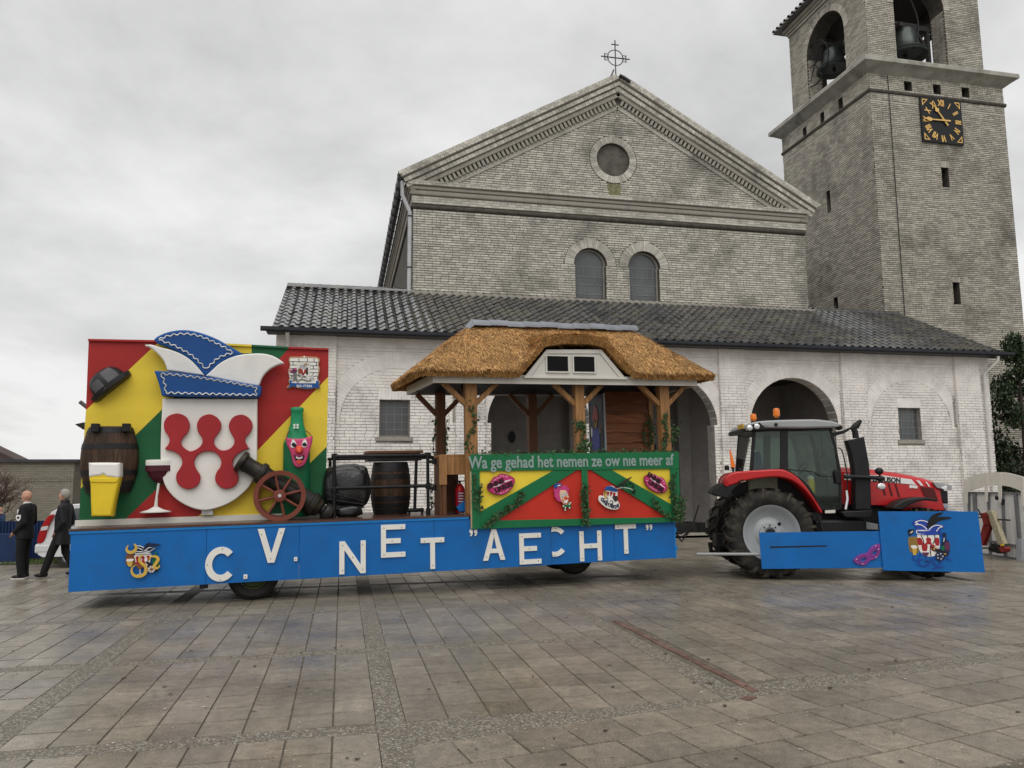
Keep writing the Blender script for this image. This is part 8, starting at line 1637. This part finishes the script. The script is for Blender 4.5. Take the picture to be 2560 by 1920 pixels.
for s_ in ([(0.08,1.9),(0.182,1.9),(0.112,1.281),(0.03,1.278)], [(0.847,2.06),(0.937,2.059),(0.855,1.338),(0.771,1.335)], [(1.314,2.065),(1.416,2.063),(1.341,1.336),(1.243,1.333)], [(2.051,1.932),(2.135,1.932),(2.056,1.275),(1.986,1.284)]): shape('hanging_board', s_, -.075, .025, 'gate_arch', gt_)
for s_ in ([(0.066,1.577),(1.937,1.588),(1.933,1.547),(0.061,1.531)], [(0.257,1.579),(0.368,1.581),(0.334,0.852),(0.217,0.846)], [(0.074,1.544),(0.122,1.545),(0.057,0.838),(0.008,0.836)], [(0.794,1.54),(0.843,1.541),(0.745,0.029),(0.678,0.023)], [(1.275,1.548),(1.339,1.549),(1.272,0.034),(1.202,0.027)], [(1.692,1.585),(1.793,1.586),(1.786,0.004),(1.696,0.003)], [(0.293,0.409),(1.638,0.346),(1.632,0.302),(0.287,0.362)], [(-0.106,0.044),(1.601,0.044),(1.595,-0.008),(-0.113,-0.012)]): shape('frame_bar', s_, -.02, .04, 'gate_grey', gt_)
xs_ = [-.2,.2,.66,1.12,1.5,1.9,2.3]
for i in range(6): MB().box(xs_[i]+.008, xs_[i+1]-.008, .025, .04, .02, 1.57).build('white_panel', 'gate_white', gt_)
shape('support_leg', [(1.706,0.498),(1.89,0.512),(1.833,-0.0),(1.659,-0.008)], -.06, .1, 'crest_grey', gt_)
MB().ball((*(1.233,), -.1, 1.442), (.04,.04,.06)).build('hanging_lamp', 'tractor_black', gt_); MB().tube([(x, -.12, z) for x, z in [(1.48,1.418),(1.472,1.358),(1.442,1.282)]], .035, 8).build('hanging_lamp', 'tractor_black', gt_)
tre = thing('red_trestle', 'red steel trestle with a lichen-covered plank leaning on the white frame', 'trestle', GLOC, GROT)
def trs(nm, s_, d, th, m_): shape(nm, s_, d, th, m_, tre, bev=.008)
trs('leg', [(1.157,0.822),(1.402,0.799),(1.122,0.354),(0.913,0.353)], -.45, .1, 'trestle_red'); trs('leg', [(1.372,0.819),(1.439,0.838),(1.674,0.369),(1.627,0.321)], -.42, .08, 'trestle_red'); trs('plank', [(1.369,1.144),(1.559,1.137),(1.851,0.397),(1.673,0.354)], -.5, .12, 'lichen_wood'); trs('head_bracket', [(1.178,1.073),(1.345,1.102),(1.468,1.063),(1.482,0.826),(1.222,0.804)], -.5, .08, 'trestle_red'); trs('foot', [(1.69,0.298),(1.918,0.332),(1.957,0.292),(1.924,0.218),(1.779,0.187)], -.52, .12, 'trestle_red'); trs('yellow_band', [(1.786,0.378),(1.895,0.399),(1.9,0.352),(1.786,0.332)], -.53, .02, 'plate_yellow')
trs('foot', [(0.912,0.345),(1.122,0.351),(1.093,0.292),(0.917,0.292)], -.46, .12, 'trestle_red')
for p in [(1.389,0.988),(1.403,0.926),(1.417,0.863)]: MB().lathe([(.02,0),(.02,.01)], 10, Matrix.Translation((p[0],-.5,p[1])) @ Matrix.Rotation(pi/2,4,'X')).build('bolt_hole', 'tractor_black', tre)
for s_ in ([(0.918,1.039),(1.49,1.063)], [(0.931,0.963),(1.263,0.964)], [(1.644,0.945),(2.032,0.95)], [(0.978,1.164),(1.201,0.81)], [(0.818,0.209),(1.604,0.269)]): MB().tube([(x, -.42, z) for x, z in s_], .018, 8).build('tube', 'tractor_black', tre)
eng = thing('dark_hitch_block', 'dark metal coupling block lying at the foot of the red trestle', 'coupling', GLOC, GROT); shape('block', smooth([(1.289,0.322),(1.379,0.366),(1.481,0.338),(1.482,0.264),(1.589,0.2),(1.54,0.138),(1.374,0.152),(1.186,0.179),(1.217,0.257)], 3), -.4, .2, 'tractor_black', eng, bev=.02)
mat('conifer_leaf', (.03,.05,.02), .6, .35, 6, rnd=.55); mat('bark', (.07,.055,.045), .9, .3, 8)
def tree(name, label, loc, h, rad, n, seed, lo=.4):
    t = thing(name, label, 'tree', loc, group='trees right of the porch'); rq = random.Random(seed); MB().tube([(0,0,0),(.05,.02,h*.4),(0,0,h*.9)], [.16,.11,.03], 8).build('trunk', 'bark', t); br = MB(); lf = MB()
    for i in range(70):
        z = lo+(h-lo)*(i/70)**.9; R_ = rad*(1-((z-lo)/(h-lo))**1.6)*rq.uniform(.75, 1.08)+.15; a = rq.uniform(0, 6.3); tip = Vector((R_*cos(a), R_*sin(a), z+rq.uniform(-.1, .35))); br.tube([(0,0,z-.1), tip], [.025,.008], 4)
        for _ in range(n//70):
            c = Vector((0,0,z)).lerp(tip, rq.uniform(.35, 1.05))+Vector((rq.gauss(0,.16), rq.gauss(0,.16), rq.gauss(0,.14))); s_ = rq.uniform(.05, .11); M = Matrix.Translation(c) @ Matrix.Rotation(rq.uniform(0,6.3),4,'Z') @ Matrix.Rotation(rq.gauss(.5,.6),4,'X')
            lf.add([(-.35*s_,0,0),(.35*s_,0,0),(.5*s_,0,.7*s_),(0,0,1.5*s_),(-.5*s_,0,.7*s_)], [(0,1,2,3,4)], M=M, r=rq.random()*.98+.01)
    br.build('branches', 'bark', t); tag(lf.build('crown', 'conifer_leaf', t), kind='stuff')
tree('evergreen_tree', 'dark evergreen tree just right of the porch end wall', (26.4, 25.3, 0), 7.4, 1.9, 9000, 1); tree('evergreen_tree', 'wide dark evergreen tree farther right, cut off by the picture edge', (28.6, 24.6, 0), 6.6, 2.1, 9000, 2); tree('evergreen_tree', 'low dark evergreen filling the gap behind the white frame', (25.4, 26.6, 0), 5.2, 1.6, 6000, 3)
